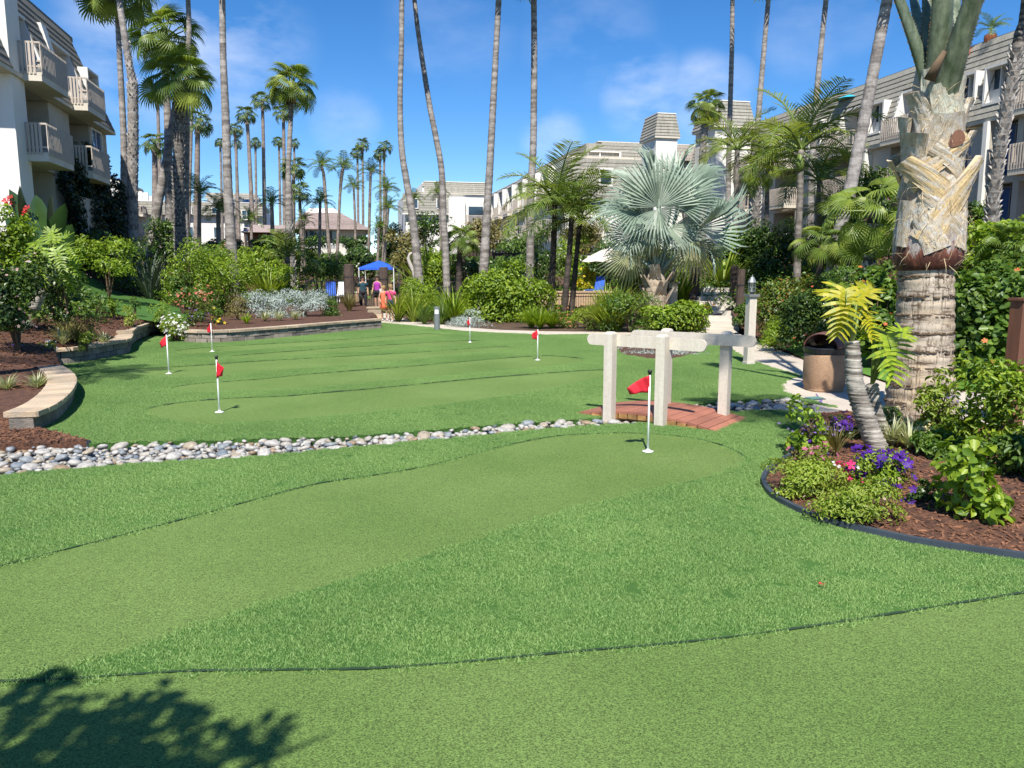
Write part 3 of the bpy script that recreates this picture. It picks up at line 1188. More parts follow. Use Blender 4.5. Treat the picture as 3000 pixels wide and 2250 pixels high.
NB = 15
for i in range(NB):
    u0, u1 = -1.05 + 2.1 * i / NB, -1.05 + 2.1 * (i + 1) / NB
    uc = (u0 + u1) / 2
    sl = math.atan2(bz(u1) - bz(u0), u1 - u0)
    mb = MB().box((0, 0, 0), (.1335, 1.06, .032), brz, 0, 0, -sl)
    c = BM + bu * uc + bn * .60
    mb2 = MB()
    mb2.v = [(Vector(v) + Vector((c.x, c.y, bz(uc)))) for v in mb.v]
    mb2.f, mb2.mi = mb.f, mb.mi
    pl = mb2.build('deck_plank', 'deck_wood', br)
    for s, nn in ((0, .085), (1, 1.115)):
        cc = BM + bu * uc + bn * nn
        m = MB().box((cc.x, cc.y, bz(uc) - .048), (.115 if i % 2 else .122, .05, .058), brz)
        m.build('edge_block', 'raw_wood', br)
for nn in (.14, .6, 1.06):
    m = MB()
    prev = None
    for k in range(13):
        u = -1.0 + 2.0 * k / 12
        p = BM + bu * u + bn * nn
        cur = [p + bn * s * .03 + Vector((0, 0, z)) for s in (-1, 1) for z in (bz(u) - .11, bz(u) - .02)]
        if prev:
            m.hexa([prev[0], cur[0], cur[2], prev[2], prev[1], cur[1], cur[3], prev[3]])
        prev = cur
    m.build('arched_beam', 'raw_wood', br)


def rounded_rail(c, L, h, th):
    m = MB()
    n = 8
    prof = []
    for k in range(n + 1):
        a = -math.pi / 2 + math.pi * k / n
        prof.append((L / 2 - h * .5 + math.cos(a) * h * .5, math.sin(a) * h / 2))
    for k in range(n + 1):
        a = math.pi / 2 + math.pi * k / n
        prof.append((-L / 2 + h * .5 + math.cos(a) * h * .5, math.sin(a) * h / 2))
    N_ = len(prof)
    vs = [c + bu * x + bn * s * th / 2 + Vector((0, 0, z)) for s in (-1, 1) for x, z in prof]
    fs = [tuple(range(N_)), tuple(range(2 * N_ - 1, N_ - 1, -1))] + [(i, i + N_, (i + 1) % N_ + N_, (i + 1) % N_) for i in range(N_)]
    return m.add(vs, fs)


def post(c, z0, z1, w=.125):
    m = MB()
    h = w / 2
    lv = [(z0, h), (z1 - .03, h), (z1 - .012, h * .86), (z1, h * .55)]
    vs = []
    for z, r in lv:
        for a, b in ((-1, -1), (1, -1), (1, 1), (-1, 1)):
            vs.append(c + bu * a * r + bn * b * r + Vector((0, 0, z)))
    fs = [(3, 2, 1, 0), (12, 13, 14, 15)]
    for k in range(3):
        for i in range(4):
            j = (i + 1) % 4
            fs.append((k * 4 + i, k * 4 + j, k * 4 + 4 + j, k * 4 + 4 + i))
    return m.add(vs, fs)


rounded_rail(BM + bn * .085 + Vector((0, 0, 1.045)), 1.70, .15, .04).build('hand_rail', 'cream_paint', br)
rounded_rail(BM + bu * .28 + bn * .895 + Vector((0, 0, 1.055)), 1.80, .15, .04).build('hand_rail', 'cream_paint', br)
for u, n in ((-.45, 0), (.30, 0), (-.11, .98), (.75, .98)):
    post(BM + bu * u + bn * n, -.12, 1.165).build('post', 'cream_paint', br)

# ------------------------------------------------------------------ putting flags
def flagstick(px, py, pytop, label, dirx, diry, fw=.24, fh=.19, droop=.10, seed=0):
    g = gp(px, py)
    top = pd(px, pytop, g.y).z
    t = thing('putting_flag', label, 'flag', (g.x, g.y, 0), 'flags on the putting greens')
    MB().tube([g + Vector((0, 0, -.02)), g + Vector((0, 0, top - .02))], [.0125, .011], 10).build('pole', 'white_plastic', t, True)
    MB().lathe(g, [(.0, .001), (.062, .001), (.062, .008), (.03, .012), (.014, .03)], 20).build('cup_disc', 'white_plastic', t, True)
    MB().lathe(g + Vector((0, 0, top - .03)), [(.011, 0), (.019, .004), (.019, .02), (.026, .024), (.022, .045), (.008, .052)], 12).build('finial', 'black_plastic', t, True)
    m = MB()
    q = random.Random(seed)
    nx, ny = 10, 6
    d = Vector((dirx, diry, 0)).normalized()
    e = Vector((-d.y, d.x, 0))
    vs = []
    for i in range(nx + 1):
        s = i / nx
        for j in range(ny + 1):
            v = j / ny
            hh = fh * (1 - .62 * s)
            z = top - .035 - v * hh - droop * s ** 1.4 - (fh * .28) * s
            w = .028 * math.sin(s * 7 + v * 1.6 + seed) * (.3 + s) + .012 * math.sin(s * 15 + v * 4)
            vs.append(g + d * (s * fw * (1 - .12 * v)) + e * w + Vector((0, 0, z)))
    fs = [(i * (ny + 1) + j, (i + 1) * (ny + 1) + j, (i + 1) * (ny + 1) + j + 1, i * (ny + 1) + j + 1) for i in range(nx) for j in range(ny)]
    m.add(vs, fs)
    o = m.build('pennant', 'flag_red', t, True)
    md = o.modifiers.new('thickness', 'SOLIDIFY')
    md.thickness = .003
    return t


flagstick(1898, 1323, 1089, 'red flag on white pole on the green in front of the bridge', -1, .2, .24, .20, .09, 1)
flagstick(643, 1208, 1046, 'black tipped red flag hanging limp on the nearest far strip', 1, -.5, .10, .26, .05, 2)
flagstick(495, 1095, 975, 'red flag leaning left in front of the stepped wall', -1, 0, .15, .22, .12, 3)
flagstick(622, 1030, 942, 'short red flag standing before the left end of long wall', -.7, -.6, .09, .26, .06, 4)
flagstick(1377, 1003, 925, 'small red flag before the round silver ground cover', -.5, -.6, .10, .24, .08, 5)
flagstick(1575, 1055, 960, 'red flag left of the bridge before the coral flowers', -1, -.2, .14, .24, .05, 6)

# ------------------------------------------------------------------ litter bin
g = gp(2412, 1141)
bin_ = thing('litter_bin', 'pebble-faced tan litter bin with brown arched hood beside path', 'litter bin', (g.x, g.y, 0))


def rsq(c, r, z, n=32, pw=4.0):
    out = []
    for k in range(n):
        a = 2 * math.pi * k / n
        ca, sa = math.cos(a), math.sin(a)
        f = (abs(ca) ** pw + abs(sa) ** pw) ** (-1 / pw)
        out.append(c + Vector((ca * f * r, sa * f * r, z)))
    return out


def loft(rings, m=None, cap=True):
    m = m or MB()
    n = len(rings[0])
    vs = [p for r in rings for p in r]
    fs = [(i * n + k, i * n + (k + 1) % n, (i + 1) * n + (k + 1) % n, (i + 1) * n + k) for i in range(len(rings) - 1) for k in range(n)]
    if cap:
        fs += [tuple(reversed(range(n))), tuple((len(rings) - 1) * n + k for k in range(n))]
    return m.add(vs, fs)


loft([rsq(g, r, z, 32, 3) for r, z in ((.285, -.02), (.292, .03), (.285, .05), (.305, .08), (.312, .3), (.312, .58), (.300, .61), (.29, .615))]).build('bin_body', 'aggregate', bin_, True)
loft([rsq(g, r, z, 32, 3) for r, z in ((.295, .617), (.318, .622), (.322, .70), (.31, .712), (.25, .712), (.25, .66))]).build('rim', 'black_plastic', bin_)
m = MB()
ang = -.85
ax_ = Vector((math.cos(ang), math.sin(ang), 0))
ay_ = Vector((-ax_.y, ax_.x, 0))
rings = []
for k in range(15):
    a = math.pi * k / 14
    rows = []
    for w in (-.17, -.1, 0, .1, .17):
        bul = 1 - .10 * (abs(w) / .17) ** 2
        rows.append((w, bul))
    rings.append([g + ax_ * (-math.cos(a) * .315 * b) + ay_ * (w * 1.3 + .04) + Vector((0, 0, .705 + math.sin(a) * .245 * b)) for w, b in rows])
n_ = 5
vs = [p for r in rings for p in r]
m.add(vs, [(i * n_ + k, i * n_ + k + 1, (i + 1) * n_ + k + 1, (i + 1) * n_ + k) for i in range(14) for k in range(n_ - 1)] + [tuple(i * n_ + n_ - 1 for i in range(15))])
o = m.build('hood', 'brown_plastic', bin_, True)
md = o.modifiers.new('thickness', 'SOLIDIFY')
md.thickness = .018

# ------------------------------------------------------------------ lantern posts, bollards, timber piles
def lantern_post(px, Y, z0, pytop_post, label, w, rz):
    x = pd(px, 795, Y).x
    zt = pd(px, pytop_post, Y).z
    c = Vector((x, Y, z0))
    t = thing('lantern_post', label, 'lamp post', c)
    s = w / .26
    MB().box((x, Y, (z0 + zt) / 2), (w, w, zt - z0), rz).build('post', 'cream_paint', t)
    MB().box((x, Y, z0 + .02), (w * 1.18, w * 1.18, .05), rz).build('foot', 'step_concrete', t)
    MB().box((x, Y, zt + .02), (w * 1.5, w * 1.5, .05), rz).build('cap_plate', 'grey_trim', t)
    cc = Vector((x, Y, zt + .045))
    MB().lathe(cc, [(.05 * s, 0), (.05 * s, .05 * s), (.11 * s, .06 * s), (.125 * s, .085 * s), (.0, .087 * s)], 8).build('lantern_base', 'grey_trim', t)
    la = thing_part = MB()
    la.lathe(cc + Vector((0, 0, .085 * s)), [(.118 * s, 0), (.118 * s, .30 * s)], 8)
    gl = la.build('glass', 'lantern_glass', t)
    fr = MB()
    for k in range(8):
        a = 2 * math.pi * k / 8
        p = cc + Vector((math.cos(a) * .121 * s, math.sin(a) * .121 * s, .085 * s))
        fr.tube([p, p + Vector((0, 0, .30 * s))], [.006 * s, .006 * s], 4)
    for zz in (.09, .22, .38):
        fr.lathe(cc + Vector((0, 0, zz * s)), [(.124 * s, 0), (.127 * s, .006 * s), (.127 * s, .012 * s), (.124 * s, .018 * s)], 8, cap=False)
    fr.build('frame', 'lamp_metal', t)
    MB().lathe(cc + Vector((0, 0, .385 * s)), [(.15 * s, 0), (.145 * s, .012 * s), (.06 * s, .17 * s), (.02 * s, .20 * s), (.012 * s, .24 * s), (.004 * s, .26 * s)], 8).build('roof', 'lamp_metal', t)
    MB().tube([cc + Vector((0, 0, .09 * s)), cc + Vector((0, 0, .2 * s))], [.02 * s, .02 * s], 8).build('candle', 'white_plastic', t)
    return t


m_, t_, o_ = _nodes('lantern_glass')
gn = t_.nodes.new('ShaderNodeBsdfGlossy')
gn.inputs['Roughness'].default_value = .08
gn.inputs['Color'].default_value = (.75, .85, .9, 1)
tn = t_.nodes.new('ShaderNodeBsdfTransparent')
tn.inputs['Color'].default_value = (.86, .92, .94, 1)
mxn = t_.nodes.new('ShaderNodeMixShader')
mxn.inputs[0].default_value = .3
t_.links.new(tn.outputs[0], mxn.inputs[1])
t_.links.new(gn.outputs[0], mxn.inputs[2])
t_.links.new(mxn.outputs[0], o_.inputs[0])
M['lantern_glass'] = m_
lantern_post(2205, 16.3, 0, 868, 'tall cream lantern post beside path right of the bridge', .165, .25)
lantern_post(1974, 28.5, .35, 829, 'smaller cream lantern post behind the rounded hedge', .24, .2)


def bollard(px, Y, z0, pytop, label):
    x = pd(px, 795, Y).x
    zt = pd(px, pytop, Y).z
    t = thing('bollard_light', label, 'bollard light', (x, Y, z0))
    c = Vector((x, Y, z0))
    h = zt - z0
    MB().lathe(c, [(.10, 0), (.10, h * .68), (.085, h * .69)], 16).build('shaft', 'lamp_metal', t, False)
    MB().lathe(c + Vector((0, 0, h * .69)), [(.08, 0), (.08, h * .22)], 16).build('diffuser', 'white_plastic', t)
    MB().lathe(c + Vector((0, 0, h * .91)), [(.10, 0), (.10, h * .08), (.0, h * .09)], 16).build('cap', 'lamp_metal', t)


bollard(1278, 26.0, 0, 898, 'grey bollard light on path left of silver ground cover')
bollard(2076, 33, .9, 832, 'white bollard light on the slope above the steps')


def timber(px, Y, z0, pytop, wpx, label, lean=0):
    x = pd(px, 795, Y).x
    zt = pd(px, pytop, Y).z
    r = wpx / 2 / FPX * Y
    q = random.Random(px)
    c = Vector((x, Y, z0 - .1))
    n = 9
    m = MB()
    pts = [c + Vector((lean * (k / n), 0, (zt - z0 + .1) * k / n)) for k in range(n)]
    pts.append(c + Vector((lean, 0, zt - z0 + .1)))
    m.tube(pts, [r * q.uniform(.94, 1.05) for _ in pts], 12, True, jit=q)
    t = thing('timber_pile', label, 'timber post', c, 'dark timber piles along the paths')
    m.build('log', 'dark_timber', t)
    MB().tube([pts[-1], pts[-1] + Vector((0, 0, .03))], [r * .9, r * .8], 12).build('sawn_top', 'dark_timber', t)
    for z in (.35, .75):
        MB().lathe(c + Vector((lean * z, 0, (zt - z0) * z)), [(r * 1.04, 0), (r * 1.06, .02), (r * 1.04, .05)], 12, cap=False).build('iron_band', 'black_iron', t)


timber(1022, 37, .3, 776, 31, 'dark timber pile left of the woman in teal')
timber(1124, 41, 0, 784, 26, 'dark timber pile below the blue canopy')
timber(2035, 30, .6, 785, 30, 'single dark timber pile left of the concrete steps')
timber(2152, 29.5, .6, 780, 23, 'rear dark timber pile right of the concrete steps')
timber(2172, 27.2, .2, 791, 24, 'front dark timber pile right of the concrete steps')

# ------------------------------------------------------------------ steps up the right slope
st = thing('garden_steps', 'pale concrete garden steps between the dark timber piles', 'steps', (pd(2105, 795, 26.4).x, 26.4, 0))
for k in range(9):
    Y = 26.3 + k * .52
    x = pd(2098 + k * 3.2, 795, Y).x
    m = MB().box((x, Y + .3, k * .15 + .0), (1.7, .66, .15 + .008 * k))
    m.build('step', 'step_concrete', st)

# ------------------------------------------------------------------ pool fence, wall and furniture
def fence(p0, p1, h, label, gap=.11, z0=0.0):
    a, b = Vector(p0), Vector(p1)
    L = (b - a).length
    d = (b - a) / L
    t = thing('iron_fence', label, 'fence', (a.x, a.y, z0))
    rz = math.atan2(d.y, d.x)
    for z in (.15, h - .08):
        c = (a + b) / 2
        MB().box((c.x, c.y, z0 + z), (L, .035, .035), rz).build('rail', 'black_iron', t)
    m = MB()
    for k in range(int(L / gap)):
        p = a + d * (k * gap)
        m.box((p.x, p.y, z0 + h / 2), (.018, .018, h), rz)
    o = m.build('pickets', 'black_iron', t)
    o['kind'] = 'stuff'
    for k in range(int(L / 2.2) + 1):
        p = a + d * min(L, k * 2.2)
        MB().box((p.x, p.y, z0 + h / 2 + .03), (.06, .06, h + .06), rz).build('fence_post', 'black_iron', t)


fy = 41.0
fence((pd(895, 795, fy - 2).x, fy - 2, 0), (pd(1062, 795, fy).x, fy, 0), 1.35, 'black iron fence behind the strollers left of the timber piles', z0=.2)
fence((pd(1050, 795, fy + .6).x, fy + .6, 0), (pd(1108, 795, fy + .6).x, fy + .6, 0), 1.6, 'black iron gate panel behind the woman in teal', z0=-.02)
fence((pd(1215, 795, fy - 4).x, fy - 4, 0), (pd(1330, 795, fy - 4).x, fy - 4, 0), 1.25, 'black iron fence behind the grassy bush left of round shrub')
fence((pd(1610, 795, 35).x, 35, 0), (pd(1840, 795, 35).x, 35, 0), 1.15, 'black iron fence in front of the tan pool wall', z0=-.25)
pw = thing('pool_wall', 'tan stucco pool wall under the market umbrella', 'wall', (pd(1700, 795, 38).x, 38, 0))
x0, x1 = pd(1560, 795, 38).x, pd(1850, 795, 38).x
MB().box(((x0 + x1) / 2, 38, .42), (x1 - x0, .3, 1.0)).build('wall_body', 'stucco_tan', pw)
MB().box(((x0 + x1) / 2, 38, .955), (x1 - x0 + .1, .38, .08)).build('coping', 'stucco_tan', pw)
pw = thing('garden_wall', 'low tan stucco wall behind the fenced lounge chairs', 'wall', (pd(960, 795, 44).x, 44, .2))
x0, x1 = pd(925, 795, 44).x, pd(1070, 795, 44).x
MB().box(((x0 + x1) / 2, 44, .35), (x1 - x0, .3, .8)).build('wall_body', 'stucco_tan', pw)
MB().box(((x0 + x1) / 2, 44, .78), (x1 - x0 + .1, .36, .07)).build('coping', 'step_concrete', pw)

# market umbrella
Y = 42
c = pd(1783, 900, Y)
um = thing('market_umbrella', 'large beige market umbrella on dark pole by the pool', 'umbrella', (c.x, Y, 0))
zt = pd(1783, 727, Y).z
ze = pd(1783, 766, Y).z
rad = (1866 - 1699) / 2 / FPX * Y
m = MB()
n = 8
vs = [Vector((c.x, Y, zt))]
for ring, (f, zf) in enumerate(((.35, .80), (.7, .42), (1.0, 0.0))):
    for k in range(n):
        for sub in (0, .5):
            a = 2 * math.pi * (k + sub) / n + .2
            rr = rad * f * (1 if sub == 0 else .94)
            vs.append(Vector((c.x + math.cos(a) * rr, Y + math.sin(a) * rr, ze + (zt - ze) * zf + (-.05 * f if sub else 0))))
N_ = 16
fs = [(0, 1 + k, 1 + (k + 1) % N_) for k in range(N_)]
for r in range(2):
    fs += [(1 + r * N_ + k, 1 + (r + 1) * N_ + k, 1 + (r + 1) * N_ + (k + 1) % N_, 1 + r * N_ + (k + 1) % N_) for k in range(N_)]
m.add(vs, fs)
m.build('canopy', 'umbrella_cloth', um)
MB().tube([(c.x, Y, .0), (c.x, Y, zt - .02)], [.035, .03], 10).build('pole', 'black_iron', um)
MB().lathe((c.x, Y, 0), [(.3, 0), (.3, .08), (.05, .12)], 16).build('base', 'black_iron', um)
for k in range(8):
    a = 2 * math.pi * k / 8 + .2
    MB().tube([(c.x, Y, zt - .08), (c.x + math.cos(a) * rad * .97, Y + math.sin(a) * rad * .97, ze - .01)], [.012, .01], 5).build('rib', 'brown_wood', um)
MB().tube([(c.x, Y, zt - .03), (c.x, Y, zt + .09)], [.04, .015], 8).build('finial', 'umbrella_cloth', um)

# blue pop-up canopy
Y = 50
cn = thing('popup_canopy', 'bright blue pop-up shade canopy with white legs', 'canopy', (pd(1111, 795, Y).x, Y, 0))
xc = pd(1111, 795, Y).x
hw = (1165 - 1059) / 2 / FPX * Y * .93
zt, ze = pd(1111, 763, Y).z, pd(1111, 784, Y).z
m = MB()
cs = [(-1, -1), (1, -1), (1, 1), (-1, 1)]
vs = [(xc, Y, zt)] + [(xc + a * hw, Y + b * hw, ze) for a, b in cs] + [(xc + a * hw * 1.01, Y + b * hw * 1.01, ze - .14) for a, b in cs]
m.add(vs, [(0, 1, 2), (0, 2, 3), (0, 3, 4), (0, 4, 1), (1, 5, 6, 2), (2, 6, 7, 3), (3, 7, 8, 4), (4, 8, 5, 1)])
m.build('cloth', 'canopy_blue', cn)
for a, b in cs:
    MB().tube([(xc + a * hw, Y + b * hw, 0), (xc + a * hw, Y + b * hw, ze)], [.03, .03], 6).build('leg', 'white_plastic', cn)

# dark pergola
Y = 47
pg = thing('pergola', 'dark timber pergola between the two straight palm trunks', 'pergola', (pd(1450, 795, Y).x, Y, 0))
x0, x1 = pd(1352, 795, Y).x, pd(1545, 795, Y).x
zp = pd(1450, 740, Y).z
for yy in (Y - .9, Y + .9):
    MB().box(((x0 + x1) / 2, yy, zp - .12), (x1 - x0, .08, .18)).build('beam', 'dark_timber', pg)
    for k in range(3):
        xx = lerp(x0 + .2, x1 - .2, k / 2)
        MB().box((xx, yy, zp / 2 - .1), (.14, .14, zp - .2)).build('post', 'dark_timber', pg)
for k in range(22):
    xx = lerp(x0, x1, k / 21)
    MB().box((xx, Y, zp + .03), (.05, 2.5, .12)).build('slat', 'dark_timber', pg)


# loungers by the pool
def lounger(px, Y, z, rz, cloth, label):
    x = pd(px, 795, Y).x
    t = thing('pool_chair', label, 'chair', (x, Y, z), None)
    t.rotation_euler.z = rz
    
    def part(nm, mbx, mt):
        me = mbx.mesh(nm, mt)
        return inst(me, nm, t)
    for sx in (-.27, .27):
        for sy in (-.3, .75):
            part('leg', MB().box((sx, sy, .17), (.04, .04, .34)), 'white_plastic')
        part('side_rail', MB().box((sx, .25, .34), (.045, 1.3, .045)), 'white_plastic')
    part('seat', MB().box((0, .3, .37), (.52, 1.1, .05)), cloth)
    part('backrest', MB().box((0, -.45, .70), (.52, .06, .78), rx=.35), cloth)


lounger(1748, 41, .62, 2.6, 'cloth_blue', 'blue pool chair beside the yellow flowering bush')
lounger(968, 42.4, .3, 3.4, 'cloth_blue', 'blue lounge chair standing in for a figure behind iron fence')  # this chair and the next stand in for people behind the fence
lounger(993, 42.6, .3, 3.0, 'cloth_white', 'white lounge chair standing in for a figure behind iron fence')

# sign post at right edge
c = pd(2990, 900, 9.6)
sg = thing('wooden_sign_post', 'brown wooden post box cut by the right edge', 'post', (c.x, 9.6, 0))
zt = pd(2985, 880, 9.6).z
MB().box((c.x + .02, 9.6, zt / 2), (.18, .18, zt), .25).build('post', 'brown_wood', sg)
MB().box((c.x + .02, 9.6, zt + .015), (.23, .23, .03), .25).build('cap', 'brown_wood', sg)
MB().box((c.x + .18, 9.58, zt - .35), (.16, .10, .5), .25).build('box', 'brown_wood', sg)

# irrigation lid and fallen petal
c = gp(2385, 1168)
il = thing('valve_box', 'flat teal valve box lid beside stones near litter bin', 'valve box', (c.x, c.y, 0))
mat('valve_green', (.12, .26, .22), (.09, .20, .18), 4, .6)
MB().box((c.x, c.y, .0), (.24, .14, .04), .4).build('lid', 'valve_green', il)
MB().box((c.x, c.y, -.03), (.29, .19, .07), .4).build('collar', 'edging', il)
c = gp(2410, 1726)
pt = MB()
for k in range(3):
    a = k * 2.1
    pt.add([c + Vector((0, 0, .03)), c + Vector((.018 * math.cos(a), .018 * math.sin(a), .042)), c + Vector((.03 * math.cos(a + .5), .03 * math.sin(a + .5), .036)), c + Vector((.018 * math.cos(a + 1), .018 * math.sin(a + 1), .032))], [(0, 1, 2, 3)])
tag(pt.build('fallen_petal', 'petal_red', loc=(c.x, c.y, 0)), 'small red petal lying on the long turf at lower right', 'petal')


# ------------------------------------------------------------------ people
def person(name_label, px, Y, z0, h, facing, pose, parts, hair):
    x = pd(px, 795, Y).x
    t = thing('person', name_label, 'person', (x, Y, z0), 'people on the path')
    t.rotation_euler.z = facing
    s = h / 1.7
    st = pose.get('stride', .05)
    arm = pose.get('arm', 0)
    V = []
    Rr = []
    Ed = []

    def vx(p, r, pr=None):
        V.append(Vector(p) * s)
        Rr.append((r[0] * s, r[1] * s) if isinstance(r, tuple) else (r * s, r * s))
        if pr is not None:
            Ed.append((pr, len(V) - 1))
        return len(V) - 1
    pel = vx((0, 0, .93), (.15, .105))
    wa = vx((0, 0, 1.08), (.125, .09), pel)
    ch = vx((0, .0, 1.28), (.15, .105), wa)
    nb = vx((0, .0, 1.42), (.075, .065), ch)
    nk = vx((0, -.005, 1.48), (.052, .052), nb)
    hd = vx((0, -.015, 1.56), (.078, .088), nk)
    h2 = vx((0, -.01, 1.635), (.074, .088), hd)
    for sg_ in (-1, 1):
        ls = st * sg_
        kz = .5
        hp = vx((.09 * sg_, 0, .88), .088, pel)
        kn = vx((.10 * sg_, -ls * .6 - .02, kz), .056, hp)
        an = vx((.10 * sg_, -ls * 1.0 + .01, .08), .036, kn)
        vx((.105 * sg_, -ls - .13, .025), .03, an)
        sh = vx((.175 * sg_, 0, 1.38), .055, nb)
        ab = arm if sg_ > 0 else pose.get('arm2', arm)
        el = vx((.235 * sg_, .03 - .0 * ab, 1.12), .042, sh)
        wr = vx((.24 * sg_ - .03 * sg_ * ab, -.06 - .16 * ab, .88 + .14 * ab), .028, el)
        pm = vx((.24 * sg_ - .03 * sg_ * ab, -.085 - .2 * ab, .82 + .13 * ab), .03, wr)
        for fi in range(5):
            o = (fi - 2) * .014
            ln = (.05, .065, .072, .066, .05)[fi]
            f1 = vx((V[pm].x / s + .002, V[pm].y / s + o - .005, V[pm].z / s - ln * .55), .009, pm)
            vx((V[pm].x / s - .006 * sg_, V[pm].y / s + o - .012, V[pm].z / s - ln), .008, f1)
    me = bpy.data.meshes.new('body')
    me.from_pydata(V, Ed, [])
    me.materials.append(M['skin'])
    ob = inst(me, 'body', t)
    sk = ob.modifiers.new('skin', 'SKIN')
    for i, sv in enumerate(me.skin_vertices[0].data):
        sv.radius = Rr[i]
        sv.use_root = i == pel
    sk.use_smooth_shade = True
    sb = ob.modifiers.new('sub', 'SUBSURF')
    sb.levels = 1
    sb.render_levels = 1

    def P(x_, y_, z_):
        return Vector((x_, y_, z_)) * s

    def add(nm, m_, mt):
        o = inst(m_.mesh(nm, mt, smooth=True), nm, t)
        return o
    # nose, glasses, ears
    add('nose', MB().tube([P(0, -.085, 1.60), P(0, -.112, 1.575), P(0, -.09, 1.567)], [.010 * s, .014 * s, .008 * s], 6), 'skin')
    add('mouth', MB().box(P(0, -.097, 1.535), (.04 * s, .01 * s, .008 * s)), 'cloth_pink')
    for sg_ in (-1, 1):
        add('ear', MB().tube([P(.078 * sg_, 0, 1.565), P(.09 * sg_, .005, 1.59), P(.078 * sg_, .01, 1.61)], [.008 * s, .013 * s, .008 * s], 6), 'skin')
        add('eye', MB().box(P(.032 * sg_, -.095, 1.603), (.042 * s, .014 * s, .024 * s)), 'cloth_black')
    hm = MB()
    hz0 = hair[1]
    pr = [(.03, 1.735), (.075, 1.715), (.093, 1.67), (.095, 1.62), (.092, 1.56), (.085, hz0 + .05), (.05, hz0)]
    n = 14
    rings = []
    for r, z in pr:
        ring = []
        for k in range(n):
            a = 2 * math.pi * k / n
            yy = math.sin(a) * r * 1.12 + .02
            if z < 1.69:
                yy = max(yy, -.045 if z > 1.6 else .0)
            ring.append(P(math.cos(a) * r, yy, z))
        rings.append(ring)
    loft(rings, hm)
    add('hair', hm, hair[0])
    for kind, col, v in parts:
        if kind == 'top':
            mm = MB()
            mm.tube([P(0, 0, v), P(0, 0, 1.0), P(0, 0, 1.12), P(0, 0, 1.28), P(0, 0, 1.38), P(0, 0, 1.44)], [.165 * s, .165 * s, .142 * s, .172 * s, .165 * s, .085 * s], 16, True, 0, .74)
            if col != 'cloth_purple':
                for sg_ in (-1, 1):
                    mm.tube([P(.14 * sg_, 0, 1.385), P(.185 * sg_, .005, 1.35), P(.225 * sg_, .02, 1.22)], [.06 * s, .068 * s, .058 * s], 10)
            add('top', mm, col)
        if kind == 'bottom':
            mm = MB()
            mm.tube([P(0, 0, 1.03), P(0, 0, .93), P(0, 0, .84)], [.158 * s, .172 * s, .165 * s], 16, True, 0, .78)
            for sg_ in (-1, 1):
                ls = st * sg_
                pts = [P(.085 * sg_, 0, .9), P(.095 * sg_, -ls * .35 - .01, .68)]
                rr = [.10 * s, .088 * s]
                if v < .4:
                    pts += [P(.10 * sg_, -ls * .6 - .02, .5), P(.10 * sg_, -ls * .85, .28), P(.10 * sg_, -ls + .01, v)]
                    rr += [.07 * s, .062 * s, .05 * s]
                mm.tube(pts, rr, 10)
            add('bottoms', mm, col)
        if kind == 'bag':
            add('shoulder_bag', MB().box(P(.2, -.02, .98), (.07 * s, .2 * s, .22 * s)), col)
        if kind == 'dress':
            mm = MB()
            mm.tube([P(0, 0, v), P(0, 0, .75), P(0, 0, 1.1), P(0, 0, 1.3), P(0, 0, 1.42)], [.24 * s, .21 * s, .15 * s, .165 * s, .09 * s], 16, True, 0, .78)
            add('towel_wrap', mm, col)
    for sg_ in (-1, 1):
        ls = st * sg_
        add('shoe', MB().box(P(.103 * sg_, -ls - .05, .022), (.085 * s, .25 * s, .045 * s)), 'cloth_white')
    return t


person('person in dark teal top and black leggings standing on the path', 1062, 38.4, 0, 1.68, .25, {'stride': .06, 'arm': .1}, [('top', 'cloth_teal', .86), ('bottom', 'cloth_black', .2)], ('hair_dark', 1.36))
person('person in purple tank top and dark shorts beside timber pile', 1104, 38.6, 0, 1.70, -.2, {'stride': .05, 'arm': .35}, [('top', 'cloth_purple', .88), ('bottom', 'cloth_black', .6), ('bag', 'cloth_white', 0)], ('hair_dark', 1.44))
person('blond person in pink vest and navy shorts walking towards the lawn', 1143, 30.4, 0, 1.42, -.1, {'stride': .14, 'arm': .1}, [('top', 'cloth_pink', .86), ('bottom', 'cloth_navy', .5)], ('hair_blond', 1.45))
person('person wrapped in orange towel just behind the pink vest', 1123, 31.2, 0, 1.36, .35, {'stride': .1, 'arm': .8}, [('dress', 'cloth_orange', .55)], ('hair_blond', 1.40))

# ------------------------------------------------------------------ buildings
class Face:
    def __init__(self, origin, t, n):
        self.o, self.t, self.n = Vector(origin), Vector(t), Vector(n)

    def p(self, a, o, z):
        q = self.o + self.t * a + self.n * o
        return Vector((q.x, q.y, z))

    def box(self, mb, a0, a1, o0, o1, z0, z1, m=0):
        P = self.p
        return mb.hexa([P(a0, o0, z0), P(a1, o0, z0), P(a1, o1, z0), P(a0, o1, z0), P(a0, o0, z1), P(a1, o0, z1), P(a1, o1, z1), P(a0, o1, z1)], m)

    def one(self, name, mt, parent, a0, a1, o0, o1, z0, z1):
        return self.box(MB(), a0, a1, o0, o1, z0, z1).build(name, mt, parent)


def cut(a0, a1, z0, z1, holes):
    iv = [(a0, a1)]
    for h0, h1, hz0, hz1 in holes:
        if hz1 <= z0 + .02 or hz0 >= z1 - .02:
            continue
        nx = []
        for x0, x1 in iv:
            if h1 <= x0 or h0 >= x1:
                nx.append((x0, x1))
            else:
                if h0 > x0:
                    nx.append((x0, h0))
                if h1 < x1:
                    nx.append((h1, x1))
        iv = nx
    return [(x0, x1) for x0, x1 in iv if x1 - x0 > .05]


